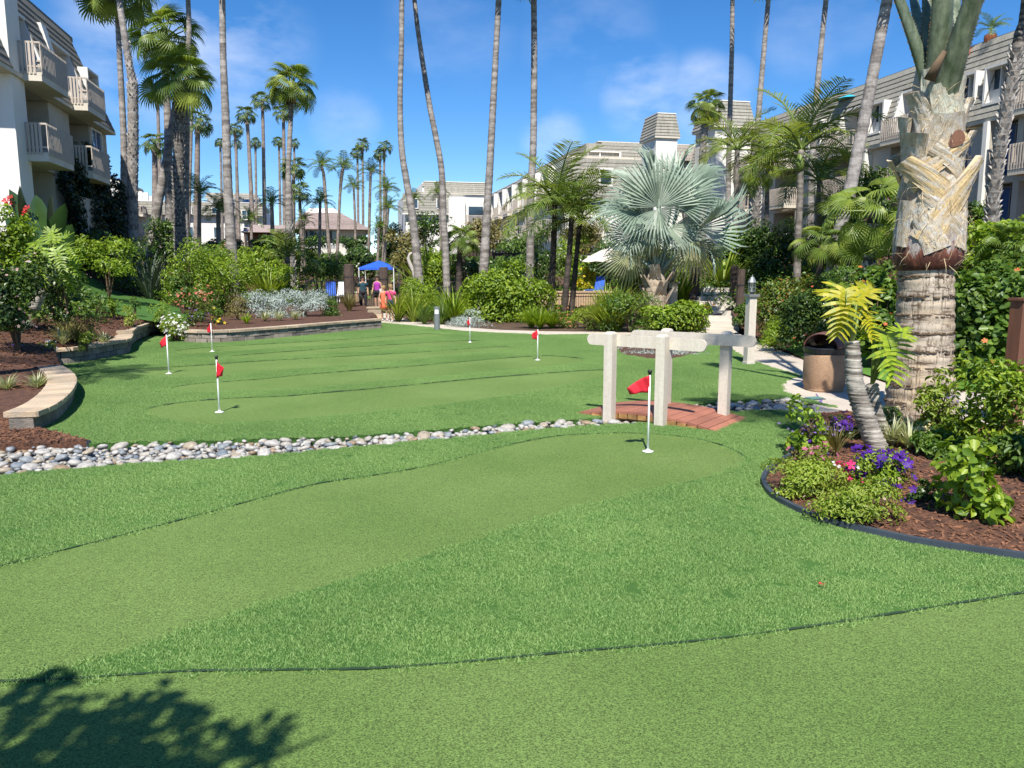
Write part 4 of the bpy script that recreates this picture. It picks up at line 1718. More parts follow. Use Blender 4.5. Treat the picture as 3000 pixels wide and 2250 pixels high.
def mansard(F, parent, a0, a1, z0, z1, o0, o1, n, holes=(), mt='shingle', name='shingle_course', hip0=0, hip1=0):
    for k in range(n):
        za, zb = lerp(z0, z1, k / n), lerp(z0, z1, (k + 1) / n)
        oa, ob = lerp(o0, o1, k / n), lerp(o0, o1, (k + 1) / n)
        h0, h1 = hip0 * (k + .5) / n, hip1 * (k + .5) / n
        for x0, x1 in cut(a0 + h0, a1 - h1, za, zb, holes):
            P = F.p
            lap = (zb - za) * .12
            m = MB().hexa([P(x0, oa - .06, za), P(x1, oa - .06, za), P(x1, oa + .05, za), P(x0, oa + .05, za),
                           P(x0, ob - .06, zb + lap), P(x1, ob - .06, zb + lap), P(x1, ob + .004, zb + lap), P(x0, ob + .004, zb + lap)])
            m.build(name, mt, parent, loc=P(x0, oa, za))


def window(F, parent, a0, a1, z0, z1, o, fr=.09, glass='glass', frame='trim_white', mull=True, deep=.07):
    w = F.one('window', glass, parent, a0, a1, o - .04, o, z0, z1)
    m = MB()
    F.box(m, a0 - fr, a0, o - .06, o + deep, z0 - fr, z1 + fr)
    F.box(m, a1, a1 + fr, o - .06, o + deep, z0 - fr, z1 + fr)
    F.box(m, a0, a1, o - .06, o + deep, z1, z1 + fr)
    F.box(m, a0, a1, o - .06, o + deep * 1.2, z0 - fr, z0)
    if mull:
        c = (a0 + a1) / 2
        F.box(m, c - .025, c + .025, o - .03, o + deep * .5, z0, z1)
    m.build('frame', frame, w)
    return w


_balm = {}


def balcony(F, parent, a0, a1, zf, depth, single=True, rail=.92, slab=.34, mt='rail_wood', gap=.135, o0=0.0):
    b = F.one('balcony', 'trim_cream', parent, a0, a1, o0, o0 + depth, zf - slab, zf - .04)
    F.one('deck_edge', 'grey_trim', b, a0 - .01, a1 + .01, o0, o0 + depth + .012, zf - .04, zf + .06)
    zt = zf + rail
    zb = zf + .10
    for z, h in ((zt - .05, .06), (zb, .06)):
        m = MB()
        F.box(m, a0, a1, o0 + depth - .05, o0 + depth, z, z + h)
        F.box(m, a0, a0 + .05, o0, o0 + depth - .05, z, z + h)
        F.box(m, a1 - .05, a1, o0, o0 + depth - .05, z, z + h)
        m.build('rail', mt, b)
    spots = []
    n = max(2, int((a1 - a0) / gap))
    for k in range(n + 1):
        spots.append((lerp(a0 + .03, a1 - .03, k / n), o0 + depth + .012, 0))
    n2 = max(2, int(depth / gap))
    for k in range(n2):
        spots.append((a0 - .012, lerp(o0 + .05, o0 + depth - .08, k / n2), 1))
        spots.append((a1 + .012, lerp(o0 + .05, o0 + depth - .08, k / n2), 1))
    if single:
        for a, o, e in spots:
            key = (round(rail, 2), e, id(F))
            if key not in _balm:
                m = MB()
                w, d = (.075, .03) if not e else (.03, .075)
                F.box(m, -w / 2, w / 2, -d / 2, d / 2, -.12, rail)
                q = F.p(0, 0, 0)
                m.v = [(v[0] - q.x, v[1] - q.y, v[2]) for v in m.v]
                _balm[key] = m.mesh('baluster', mt)
            inst(_balm[key], 'baluster', b, F.p(a, o, zf) - wloc(b))
    else:
        m = MB()
        for a, o, e in spots:
            w, d = (.06, .03) if not e else (.03, .06)
            F.box(m, a - w / 2, a + w / 2, o - d / 2, o + d / 2, zf - .12, zt - .01)
        m.build('balusters', mt, b)['kind'] = 'stuff'
    return b


def wall_lamp(F, parent, a, z, o):
    m = MB()
    F.box(m, a - .08, a + .08, o, o + .12, z - .18, z + .14)
    l = m.build('wall_lamp', 'black_iron', parent)
    F.one('lamp_glass', 'glass_clear', l, a - .06, a + .06, o + .121, o + .13, z - .14, z + .08)


ZG, Z2, Z3 = 3.3, 6.0, 8.62
# ---- left near block
FL = Face(UR(0, -10.5), AX, RX)
b = thing('apartment_block', 'shaded stucco apartment block with slatted balconies at left edge', 'building', UR(36, -12, 2.0))
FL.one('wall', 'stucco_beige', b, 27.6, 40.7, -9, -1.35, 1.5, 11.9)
recess = [(30.2, 33.2), (35.5, 38.1)]
for lv0, lv1 in ((1.5, Z2 - .34), (Z2 - .04, Z3 - .36)):
    for x0, x1 in cut(29.1, 40.7, lv0, lv1, [(r0, r1, lv0, lv1) for r0, r1 in recess]):
        FL.one('wall_pier', 'stucco_beige', b, x0, x1, -1.35, 0, lv0, lv1)
for z in (Z2, Z3):
    FL.one('floor_slab', 'stucco_beige', b, 29.1, 40.7, -1.35, .02, z - .34, z - .04)
# inner side of the mansard storey
for x0, x1 in cut(27.6, 40.7, Z3, 11.1, [(r0, r1, Z3, 11.1) for r0, r1 in recess]):
    m = MB()
    P = FL.p
    m.hexa([P(x0, -1.34, Z3 - .03), P(x1, -1.34, Z3 - .03), P(x1, -.05, Z3 - .03), P(x0, -.05, Z3 - .03), P(x0, -1.34, 11.1), P(x1, -1.34, 11.1), P(x1, -.75, 11.1), P(x0, -.75, 11.1)])
    m.build('attic_wall', 'stucco_white', b)
holes = [(30.2, 33.2, 8.6, 11.1), (34.9, 38.1, 8.6, 11.1), (38.6, 40.0, 9.3, 10.7), (29.0, 30.2, 8, 12.6)]
roof = FL.one('roof', 'grey_trim', b, 27.6, 40.5, -9, -1.05, 12.3, 12.5)
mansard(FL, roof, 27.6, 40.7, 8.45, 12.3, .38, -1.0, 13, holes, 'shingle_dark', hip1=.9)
FL.one('eave_trim', 'trim_cream', roof, 27.6, 40.8, -.1, .40, 8.30, 8.44)
# white fins and jambs
for a0, a1, oo, z0, z1 in ((29.05, 30.15, .30, 1.5, 12.45), (34.92, 35.48, .15, Z3, 11.55)):
    m = MB()
    P = FL.p
    ob = oo if z0 > 3 else oo
    m.hexa([P(a0, -1.5, z0), P(a1, -1.5, z0), P(a1, ob, z0), P(a0, ob, z0), P(a0, -1.5, z1), P(a1, -1.5, z1), P(a1, ob if z0 < 3 else -.55, z1), P(a0, ob if z0 < 3 else -.55, z1)])
    m.build('fin_wall', 'stucco_white', b)
for r0, r1 in recess:
    m = MB()
    P = FL.p
    for q0, q1 in ((r0, r0 + .1), (r1 - .1, r1 + .04)):
        m.hexa([P(q0, -1.3, Z3), P(q1, -1.3, Z3), P(q1, .30, Z3), P(q0, .30, Z3), P(q0, -1.3, 11.16), P(q1, -1.3, 11.16), P(q1, -.58, 11.16), P(q0, -.58, 11.16)])
    FL.box(m, r0, r1, -1.3, -.52, 11.1, 11.22)
    m.build('recess_jamb', 'trim_white', b)
    for z in (ZG, Z2, Z3):
        window(FL, b, r0 + 1.2, r1 - .25, z + .1, z + 2.05, -1.30, .06, 'glass', 'trim_white')
        wall_lamp(FL, b, r0 + .55, z + 1.75, -1.34)
for a0, a1 in ((29.85, 32.45), (34.75, 37.15)):
    for z in (Z2, Z3):
        balcony(FL, b, a0, a1, z, .95, True)
FL.one('storage_fence', 'rail_wood', b, 34.2, 37.0, .5, .56, 3.3, 4.9)
window(FL, b, 38.6, 40.0, 9.3, 10.7, -.33, .1, 'glass', 'trim_white', deep=.35)
window(FL, b, 38.3, 39.7, 6.3, 8.15, .005, .08, 'glass_blue', 'trim_white')
window(FL, b, 38.3, 39.7, 3.6, 5.3, .005, .08, 'glass', 'trim_white')

# ---- right long block
FR = Face(UR(0, 27.6), AX, -RX)
b = thing('apartment_block', 'long grey shingled apartment block rising on the right', 'building', UR(40, 29, 3.0))
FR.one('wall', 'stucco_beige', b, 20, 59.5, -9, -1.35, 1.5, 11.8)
rec = [(25.2, 27.4), (32.9, 35.3), (37.6, 40.0), (43.6, 46.0), (48.3, 50.7), (54, 56.4)]
for lv0, lv1 in ((1.5, Z2 - .34), (Z2 - .04, 8.26)):
    hh = [(r0 - (.0), r1 + .0, lv0, lv1) for r0, r1 in rec] + [(27.7, 28.8, lv0, lv1), (30.1, 31.6, lv0, lv1), (40.4, 41.6, lv0, lv1)]
    for x0, x1 in cut(20, 59.5, lv0, lv1, hh):
        FR.one('wall_pier', 'stucco_beige', b, x0, x1, -1.35, 0, lv0, lv1)
for z in (Z2, 8.6):
    FR.one('floor_slab', 'stucco_beige', b, 20, 59.5, -1.35, -.1, z - .34, z - .04)
wins = [(28.35, 29.45), (30.1, 31.1), (36.0, 37.0), (41.3, 42.3), (46.6, 47.6), (51.6, 52.6)]
holes = [(r0, r1, 8.6, 10.8) for r0, r1 in rec] + [(w0, w1, 9.1, 10.55) for w0, w1 in wins]
roof = FR.one('roof', 'grey_trim', b, 20, 59.5, -9, -.85, 12.0, 12.12)
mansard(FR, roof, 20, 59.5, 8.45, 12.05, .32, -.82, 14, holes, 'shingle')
FR.one('eave_trim', 'trim_cream', roof, 20, 59.5, -.12, .33, 8.28, 8.44)
P = FR.p
for x0, x1 in cut(20, 59.5, 8.6, 10.8, [(r0, r1, 8.6, 10.8) for r0, r1 in rec]):
    m = MB().hexa([P(x0, -1.34, 8.57), P(x1, -1.34, 8.57), P(x1, -.0, 8.57), P(x0, -.0, 8.57), P(x0, -1.34, 10.8), P(x1, -1.34, 10.8), P(x1, -.62, 10.8), P(x0, -.62, 10.8)])
    m.build('attic_wall', 'stucco_white', b)
for r0, r1 in rec:
    m = MB()
    m.hexa([P(r1 - .06, -1.3, 8.57), P(r1 + .12, -1.3, 8.57), P(r1 + .12, .30, 8.57), P(r1 - .06, .30, 8.57), P(r1 - .06, -1.3, 10.85), P(r1 + .12, -1.3, 10.85), P(r1 + .12, -.40, 10.85), P(r1 - .06, -.40, 10.85)])
    m.hexa([P(r0 - .12, -1.3, 8.57), P(r0 + .06, -1.3, 8.57), P(r0 + .06, .30, 8.57), P(r0 - .12, .30, 8.57), P(r0 - .12, -1.3, 10.85), P(r0 + .06, -1.3, 10.85), P(r0 + .06, -.40, 10.85), P(r0 - .12, -.40, 10.85)])
    FR.box(m, r0, r1, -1.3, -.40, 10.8, 10.92)
    m.build('recess_jamb', 'trim_white', b)
    for z in (ZG, Z2, 8.6):
        window(FR, b, r0 + .2, r0 + 1.1, z + .1, z + 2.0, -1.30, .05, 'glass', 'trim_cream')
        wall_lamp(FR, b, r1 - .6, z + 1.55, -1.34)
    for z, rr in ((Z2 + .15, .9), (8.5, .9)):
        balcony(FR, b, r0 - .1, r1 - .25, z, .85, False, rr)
    FR.one('white_fin', 'stucco_white', b, r1 + 1.4, r1 + 1.62, -.2, .45, 2.5, 8.27)
for w0, w1 in wins:
    window(FR, b, w0, w1, 9.1, 10.55, -.32, .1, 'glass', 'trim_white', deep=.45)
for g0, g1 in ((27.7, 28.8), (30.1, 31.6), (40.4, 41.6)):
    for z0, z1 in ((3.3, 5.6), (Z2, 8.2)):
        window(FR, b, g0 + .1, g1 - .1, z0 + .1, z1 - .1, -.5, .06, 'glass_blue', 'grey_trim')
    FR.one('column', 'trim_cream', b, g1 - .02 if g1 > 31 else g1, g1 + .45, -.35, .28, 2.5, 8.27)
    FR.one('spandrel', 'grey_trim', b, g0, g1, -1.3, -.52, 5.6, Z2)
# roof terrace things
tag(MB().tube([FR.p(31.5, -.65, 11.6), FR.p(31.5, -.65, 11.85), FR.p(31.5, -.65, 12.1), FR.p(31.5, -.65, 12.16)], [.10, .16, .14, .05], 10).build('clay_pot', 'clay', loc=FR.p(31.5, -.65, 11.6)), 'orange clay pot on the right roof edge', 'pot')
sh = thing('roof_umbrella', 'turquoise umbrella top showing above the right roof shingles', 'umbrella', FR.p(40.0, -1.9, 12.1))
c = FR.p(40.0, -.8, 11.55)
m = MB()
for k in range(8):
    a, a2 = 2 * math.pi * k / 8, 2 * math.pi * (k + 1) / 8
    m.add([c + Vector((0, 0, .28)), c + Vector((math.cos(a) * .8, math.sin(a) * .8, 0)), c + Vector((math.cos(a2) * .8, math.sin(a2) * .8, 0))], [(0, 1, 2)])
m.build('canopy', 'cloth_aqua', sh)
MB().tube([c + Vector((0, 0, -.6)), c + Vector((0, 0, .3))], [.02, .02], 6).build('pole', 'white_plastic', sh)

# ---- shingled wing facing the course
FC = Face(UR(59.7, 0), RX, -AX)
b = thing('apartment_wing', 'sunlit grey shingled wing with small window behind the silver palm', 'building', UR(60, 22, 3))
FC.one('wall', 'stucco_white', b, 17.6, 36, -12, -.3, 1.5, 10.7)
roof = FC.one('roof', 'trim_cream', b, 17.9, 36, -12, -.1, 10.75, 10.86)
hl = [(20.4, 21.3, 8.75, 9.9)]
mansard(FC, roof, 17.2, 36, 7.6, 10.75, .28, -.08, 11, hl, 'shingle', hip0=.7)
window(FC, b, 20.4, 21.3, 8.75, 9.9, .12, .14, 'glass', 'trim_white', False, .12)
window(FC, b, 24.2, 25.2, 8.75, 9.9, .12, .14, 'glass', 'trim_white', False, .12)
ph = FC.one('penthouse', 'stucco_white', b, 21.6, 36, -10, -2.6, 10.8, 12.3)
FC.one('parapet_cap', 'trim_cream', ph, 21.0, 36, -10, -2.32, 12.42, 12.5)
mansard(FC, ph, 19.2, 36, 10.86, 12.42, -2.2, -2.35, 6, [(19.9, 22.8, 11.12, 11.62)], 'shingle', hip0=2.3)
w = FC.one('slot_opening', 'black_plastic', ph, 20.3, 22.8, -2.55, -2.42, 11.14, 11.6)
m = MB()
FC.box(m, 20.2, 22.95, -2.45, -2.12, 11.6, 11.68)
FC.box(m, 22.8, 22.95, -2.45, -2.12, 11.14, 11.6)
FC.box(m, 21.1, 21.2, -2.45, -2.2, 11.14, 11.6)
m.build('slot_frame', 'trim_white', w)
# left-facing side going back
FS = Face(UR(0, 17.4), AX, -RX)
FS.one('side_wall', 'stucco_white', b, 59.9, 91, -6, -.4, 1.5, 10.7)
side_rec = [(63 + 4.6 * k, 65.2 + 4.6 * k) for k in range(6)]
mansard(FS, roof, 59.6, 91, 7.6, 10.8, .28, -.35, 10, [(a - .1, c_ + .1, 8.3, 10.4) for a, c_ in side_rec], 'shingle')
FS.one('side_roof', 'trim_cream', roof, 60, 91, -6, -.3, 10.87, 10.95)
FS.one('side_penthouse', 'shingle', ph, 62, 84, -8, -2.6, 10.8, 12.3)
for a, c_ in side_rec:
    m = MB()
    FS.box(m, a - .1, a + .2, -.4, .35, 7.7, 10.5)
    FS.box(m, c_ - .1, c_ + .2, -.4, .35, 7.7, 10.5)
    FS.box(m, a, c_, -.4, .35, 10.35, 10.5)
    m.build('white_frame', 'trim_white', b)
    FS.one('dark_recess', 'glass', b, a + .2, c_ - .1, -.38, -.30, 7.9, 10.35)
    balcony(FS, b, a, c_, 7.8, .8, False)
    balcony(FS, b, a, c_, 5.3, .8, False)
    FS.one('dark_recess', 'glass', b, a + .2, c_ - .1, -.38, -.30, 5.3, 7.4)
balcony(FC, b, 18.2, 20.4, 5.2, 1.0, False)
balcony(FC, b, 26, 31, 10.9, .4, False, 1.0, .1)
# flat-capped towers
def tower(label, a0, a1, u0, dep, zs, zc, ztop, over, inset):
    F = Face(UR(u0, 0), RX, -AX)
    t = thing('stair_tower', label, 'tower', UR(u0 + dep / 2, (a0 + a1) / 2, 3))
    F.one('shaft', 'stucco_white', t, a0, a1, -dep, 0, 2.5, zc)
    cp = F.one('cap_trim', 'trim_cream', t, a0 - over, a1 + over, -dep - over, over, zc, zc + .16)
    n = 7
    for k in range(n):
        z0, z1 = lerp(zc + .17, ztop, k / n), lerp(zc + .17, ztop, (k + 1) / n) + .03
        i0, i1 = lerp(-over - .03, inset, k / n), lerp(-over - .03, inset, (k + 1) / n) + .05
        P = F.p
        m = MB().hexa([P(a0 + i0, -dep - (-i0), z0), P(a1 - i0, -dep + i0, z0), P(a1 - i0, -i0, z0), P(a0 + i0, -i0, z0),
                       P(a0 + i1, -dep + i1, z1), P(a1 - i1, -dep + i1, z1), P(a1 - i1, -i1, z1), P(a0 + i1, -i1, z1)])
        m.build('shingle_course', 'shingle', cp)
    F.one('roof_cap', 'trim_white', t, a0 + inset, a1 - inset, -dep + inset, -inset, ztop + .02, ztop + .09)


tower('white stair tower with shingled cap left of the small fan palm', 21.85, 23.45, 52, 2.6, 2.5, 11.15, 12.8, .14, .1)
tower('larger white stair tower with shingled cap behind tall trunks', 25.3, 28.0, 50, 3.0, 2.5, 11.65, 13.4, .2, .12)

# ---- far wings
FD = Face(UR(90, 0), RX, -AX)
b = thing('apartment_wing', 'distant shingled wing with bright white wall in centre', 'building', UR(91, 12, 3))
FD.one('wall', 'stucco_white', b, 7.6, 17.4, -12, -.3, 1.5, 10.7)
FD.one('white_wall', 'stucco_white', b, 12.5, 14.4, -.3, .35, 2.5, 10.4)
roof = FD.one('roof', 'trim_cream', b, 7.8, 17.4, -12, -.1, 10.72, 10.85)
mansard(FD, roof, 7.3, 12.5, 8.5, 10.7, .25, -.1, 7, [(8.3, 9.1, 9, 10.2), (11.2, 11.8, 8.9, 10.1)], 'shingle')
for w0 in (8.35, 11.2):
    window(FD, b, w0, w0 + .6, 9.1, 10.1, .1, .1, 'glass', 'trim_white', False)
window(FD, b, 9.4, 10.2, 7.0, 8.0, -.25, .1, 'glass', 'trim_white', False)
ph = FD.one('penthouse', 'stucco_white', b, 9.8, 17.4, -10, -2.4, 10.85, 12.2)
mansard(FD, ph, 8.8, 17.4, 10.85, 12.3, -2.1, -2.4, 6, [(9.3, 10.0, 11.2, 11.7)], 'shingle', hip0=1.2)
FD.one('parapet_cap', 'trim_white', ph, 10.0, 17.4, -10, -2.3, 12.32, 12.4)
FD.one('eave_trim', 'trim_white', roof, 7.2, 12.5, -.2, .3, 8.36, 8.5)
for z in (5.0, 7.4):
    FD.one('dark_recess', 'glass', b, 14.8, 16.6, -.32, -.24, z + .1, z + 2.0)
    balcony(FD, b, 14.5, 17.2, z, 1.0, False)
    FD.one('post', 'trim_white', b, 14.5, 14.7, .8, 1.0, z, z + 2.4)

FE = Face(UR(100, 0), RX, -AX)
b = thing('apartment_wing', 'distant pale wing with ribbon windows behind left trunks', 'building', UR(101, -13, 3))
FE.one('wall', 'stucco_white', b, -24, -9, -12, -.3, 1.5, 10.1)
roof = FE.one('roof', 'trim_white', b, -24, -9, -12, .1, 10.1, 10.2)
mansard(FE, roof, -24, -8.8, 8.6, 10.05, .3, .05, 5, [], 'shingle')
ph = FE.one('penthouse', 'stucco_white', b, -15.5, -9.8, -9, -2.2, 10.2, 11.4)
mansard(FE, ph, -15.8, -9.4, 10.75, 11.45, -1.9, -2.1, 3, [], 'shingle', hip0=.4, hip1=.4)
for w0, w1 in ((-14.0, -13.1), (-11.3, -9.9)):
    window(FE, ph, w0, w1, 10.3, 10.75, -2.12, .06, 'glass_blue', 'trim_white', False)
for w0, w1, z0, z1 in ((-14.6, -13.5, 8.8, 9.5), (-11.2, -10.2, 8.2, 9.2), (-14.6, -13.5, 6.0, 7.2), (-11.2, -10.0, 5.6, 7.2), (-18, -17, 6, 7.2), (-18, -17, 8.8, 9.5)):
    window(FE, b, w0, w1, z0, z1, .34 if z0 > 8 else -.25, .1, 'glass', 'trim_white')
balcony(FE, b, -11.6, -9.6, 5.2, 1.0, False)

FF = Face(UR(0, -23), AX, RX)
b = thing('apartment_block', 'distant balconied block beyond the near left block', 'building', UR(95, -25, 3))
FF.one('wall', 'stucco_beige', b, 78, 107, -9, -.8, 1.5, 11.6)
roof = FF.one('roof', 'grey_trim', b, 78, 107, -9, -.9, 12.0, 12.2)
frec = [(86 + 6.2 * k, 89 + 6.2 * k) for k in range(4)]
mansard(FF, roof, 78, 107, 8.4, 12.1, .3, -.8, 9, [(a, c_, 8.5, 11.3) for a, c_ in frec], 'shingle_dark')
for a, c_ in frec:
    m = MB()
    FF.box(m, a - .7, a, -.8, .4, 5.5, 11.5)
    FF.box(m, c_, c_ + .3, -.8, .3, 5.5, 11.4)
    m.build('fin_wall', 'stucco_white', b)
    for z in (6.0, 8.6):
        FF.one('dark_recess', 'glass', b, a + .6, c_ - .4, -.8, -.72, z, z + 2)
        balcony(FF, b, a - .2, c_ - .3, z, 1.0, False)

# ---- clubhouse with hip roof
FH = Face(UR(72, 0), RX, -AX)
b = thing('clubhouse', 'clubhouse with brown hip roof and white roof lantern', 'building', UR(74, -1, 3))
FH.one('wall', 'stucco_beige', b, -3.4, 2.5, -8, 0, 2.4, 5.6)
FH.one('dark_glass', 'glass', b, -2.8, -.2, .001, .03, 4.0, 5.5)
for a in (-2.7, -2.0, -1.3, -.6):
    FH.one('mullion', 'dark_timber', b, a, a + .08, .0, .06, 4.0, 5.5)
FH.one('mullion', 'dark_timber', b, -2.8, -.2, .0, .06, 4.7, 4.78)
P = FH.p
m = MB()
r0 = [P(-4.0, .9, 5.62), P(2.9, .9, 5.62), P(2.9, -9, 5.62), P(-4.0, -9, 5.62)]
r1 = [P(-2.9, -3, 7.35), P(.2, -3, 7.35), P(.2, -6, 7.35), P(-2.9, -6, 7.35)]
m.hexa(r0 + r1)
rf = m.build('roof', 'roof_brown', b)
for k in range(12):
    t0 = k / 12
    q0 = [r0[i].lerp(r1[i], t0) for i in range(4)]
    e = MB()
    q1 = [r0[i].lerp(r1[i], t0 + 1 / 12.5) for i in range(4)]
    up = Vector((0, 0, .045))
    e.hexa([q0[0] + up * .2, q0[1] + up * .2, q1[1], q1[0], q0[0] + up * 1.6, q0[1] + up * 1.6, q1[1] + up * .5, q1[0] + up * .5])
    e.build('shingle_course', 'roof_brown', rf)
cu = MB()
cu.hexa([P(-2.9, -2.9, 7.3), P(.2, -2.9, 7.3), P(.2, -6, 7.3), P(-2.9, -6, 7.3), P(-2.5, -3.3, 7.75), P(-.2, -3.3, 7.75), P(-.2, -5.5, 7.75), P(-2.5, -5.5, 7.75)])
cu.build('roof_lantern', 'trim_white', rf)
FH.one('deck', 'rail_wood', b, -2.9, 1.5, .03, 2.2, 3.0, 3.3)
FH.one('deck_support', 'brown_wood', b, -2.8, 1.4, .1, 2.0, 1.5, 3.0)
m = MB()
for k in range(34):
    a = lerp(-2.85, 1.45, k / 33)
    FH.box(m, a - .03, a + .03, 2.12, 2.16, 3.3, 4.25)
m.build('balusters', 'trim_white', b)['kind'] = 'stuff'
FH.one('hand_rail', 'trim_white', b, -2.9, 1.5, 2.08, 2.2, 4.25, 4.36)
FH.one('lattice_ramp', 'stucco_white', b, .3, 1.5, 2.25, 2.4, 1.9, 3.6)
# low dark porch roof to its left
m = MB()
m.hexa([P(-8.2, 1.2, 5.3), P(-4.2, 1.2, 5.3), P(-4.2, -6, 5.3), P(-8.2, -6, 5.3), P(-7.4, -2, 6.1), P(-4.2, -2, 6.1), P(-4.2, -4, 6.1), P(-7.4, -4, 6.1)])
m.build('porch_roof', 'roof_brown', b)
FH.one('porch_wall', 'brown_wood', b, -7.8, -4.4, -5, -.5, 2.4, 5.28)
for a in (-7.9, -6.2, -4.6):
    FH.one('porch_post', 'dark_timber', b, a, a + .18, .9, 1.08, 2.4, 5.3)

# ------------------------------------------------------------------ plants: generators
def np_mesh(name, V, F, mats, mi=None, smooth=False):
    V = np.asarray(V, dtype=np.float32)
    F = np.asarray(F, dtype=np.int32)
    k = F.shape[1]
    me = bpy.data.meshes.new(name)
    me.vertices.add(len(V))
    me.vertices.foreach_set('co', V.ravel())
    me.loops.add(F.size)
    me.loops.foreach_set('vertex_index', F.ravel())
    me.polygons.add(len(F))
    me.polygons.foreach_set('loop_start', np.arange(0, F.size, k, dtype=np.int32))
    me.polygons.foreach_set('loop_total', np.full(len(F), k, dtype=np.int32))
    for m in (mats if isinstance(mats, (list, tuple)) else [mats]):
        me.materials.append(M[m])
    if mi is not None:
        me.polygons.foreach_set('material_index', np.asarray(mi, dtype=np.int32))
    me.update(calc_edges=True)
    me.validate()
    return me


def unit(a):
    return a / np.maximum(1e-9, np.linalg.norm(a, axis=1, keepdims=True))


def leaf_arrays(rng, P, N, L, wid, six=False, fold=.12, droop=.2):
    n = len(P)
    R = rng.normal(size=(n, 3))
    R[:, 2] -= .3
    T = unit(R - N * np.sum(R * N, 1, keepdims=True))
    S = np.cross(N, T)
    L = L[:, None] if isinstance(L, np.ndarray) else L
    if six:
        c = [P - T * L * .5, P - T * L * .18 + S * wid * L * .5 + N * fold * L, P + T * L * .18 + S * wid * L * .42 + N * fold * L * .8,
             P + T * L * .5 - N * droop * L, P + T * L * .18 - S * wid * L * .42 + N * fold * L * .8, P - T * L * .18 - S * wid * L * .5 + N * fold * L]
        V = np.stack(c, 1).reshape(-1, 3)
        b = np.arange(n)[:, None] * 6
        F = np.concatenate([b + np.array([[0, 1, 2, 3]]), b + np.array([[3, 4, 5, 0]])], 0)
    else:
        c = [P - T * L * .5, P + S * wid * L * .5 + N * fold * L, P + T * L * .5 - N * droop * L, P - S * wid * L * .5 + N * fold * L]
        V = np.stack(c, 1).reshape(-1, 3)
        F = np.arange(n)[:, None] * 4 + np.array([[0, 1, 2, 3]])
    return V, F


def crown_points(rng, n, c, r, lumps, squash=.25):
    """points and normals over a lumpy crown; c centre, r (rx,ry,rz)"""
    r = np.array(r)
    d = unit(rng.normal(size=(lumps, 3)))
    d[:, 2] = rng.uniform(-.85, .95, lumps)
    lc = d * rng.uniform(.45, .72, (lumps, 1))
    lr = rng.uniform(.30, .50, lumps)
    k = rng.integers(0, lumps, n)
    q = unit(rng.normal(size=(n, 3)))
    q[:, 2] = np.where(q[:, 2] < -.25, -q[:, 2], q[:, 2])
    rad = lr[k] * (1 - .45 * rng.random(n) ** 2.2)
    p = lc[k] + q * rad[:, None]
    nn = unit(q * .75 + unit(p) * .4 + rng.normal(size=(n, 3)) * .45 + np.array([0, 0, .25]))
    lo, hi = np.percentile(p, .4, axis=0), np.percentile(p, 99.6, axis=0)
    p = (p - lo) / (hi - lo) * 2 - 1
    return np.array(c) + p * r, nn


def stems(parent, base, top, n, rng, r, mt='stem_brown', spread=.4):
    m = MB()
    for k in range(n):
        a = rng.uniform(0, 6.28)
        w = rng.uniform(.2, 1) * spread
        tip = Vector((base.x + math.cos(a) * w, base.y + math.sin(a) * w, lerp(base.z, top, rng.uniform(.6, .9))))
        mid = base.lerp(tip, .5) + Vector((rng.uniform(-.1, .1), rng.uniform(-.1, .1), .05)) * (top - base.z)
        m.tube([base - Vector((0, 0, .05)), mid, tip], [r, r * .7, r * .35], 5, False)
    return m.build('stem', mt, parent)


_seed = [100]


def shrub(label, box, Y, mt, n=900, leaf=.08, wid=.55, lumps=11, flower=None, name='shrub', cat='shrub', six=False, z0=None, depth=None, group=None, ry=None):
    """box = pixel left, right, top, bottom of the plant at distance Y"""
    pl, pr, ptop, pb = box
    a, b_ = pd(pl, ptop, Y), pd(pr, pb, Y)
    cx = (a.x + b_.x) / 2
    gz = hz(cx, Y) if z0 is None else z0
    zb = max(min(b_.z, a.z - .2), gz - .05) if z0 is None else z0
    zb = min(zb, a.z - .15)
    rx = abs(b_.x - a.x) / 2
    h = a.z - zb
    dep = depth or max(rx * .8, h * .45)
    _seed[0] += 1
    rng = np.random.default_rng(_seed[0])
    base = Vector((cx, Y, min(gz, zb)))
    t = thing(name, label, cat, base, group)
    c = (cx, Y, zb + h * .45)
    n = int(n * 1.5)
    lumps = int(lumps * 1.6)
    P, N = crown_points(rng, n, c, (rx * 1.04, dep, h * .53), lumps)
    keep = P[:, 2] > min(gz, zb) - .05
    P, N = P[keep], N[keep]
    V, F = leaf_arrays(rng, P, N, leaf * rng.uniform(.7, 1.25, len(P)), wid, six)
    o = bpy.data.objects.new('foliage', np_mesh('foliage', V - np.array(base), F, mt))
    COL.objects.link(o)
    o.parent = t
    stems(t, base, zb + h * .8, 6, random.Random(_seed[0]), max(.012, h * .02), spread=rx * .6)
    if flower:
        fm, fn, fs = flower
        P, N = crown_points(rng, fn, c, (rx * 1.02, dep * 1.06, h * .57), lumps)
        P[:, 1] -= dep * .1
        blossoms(t, P, N, fm, fs, rng, base)
    return t


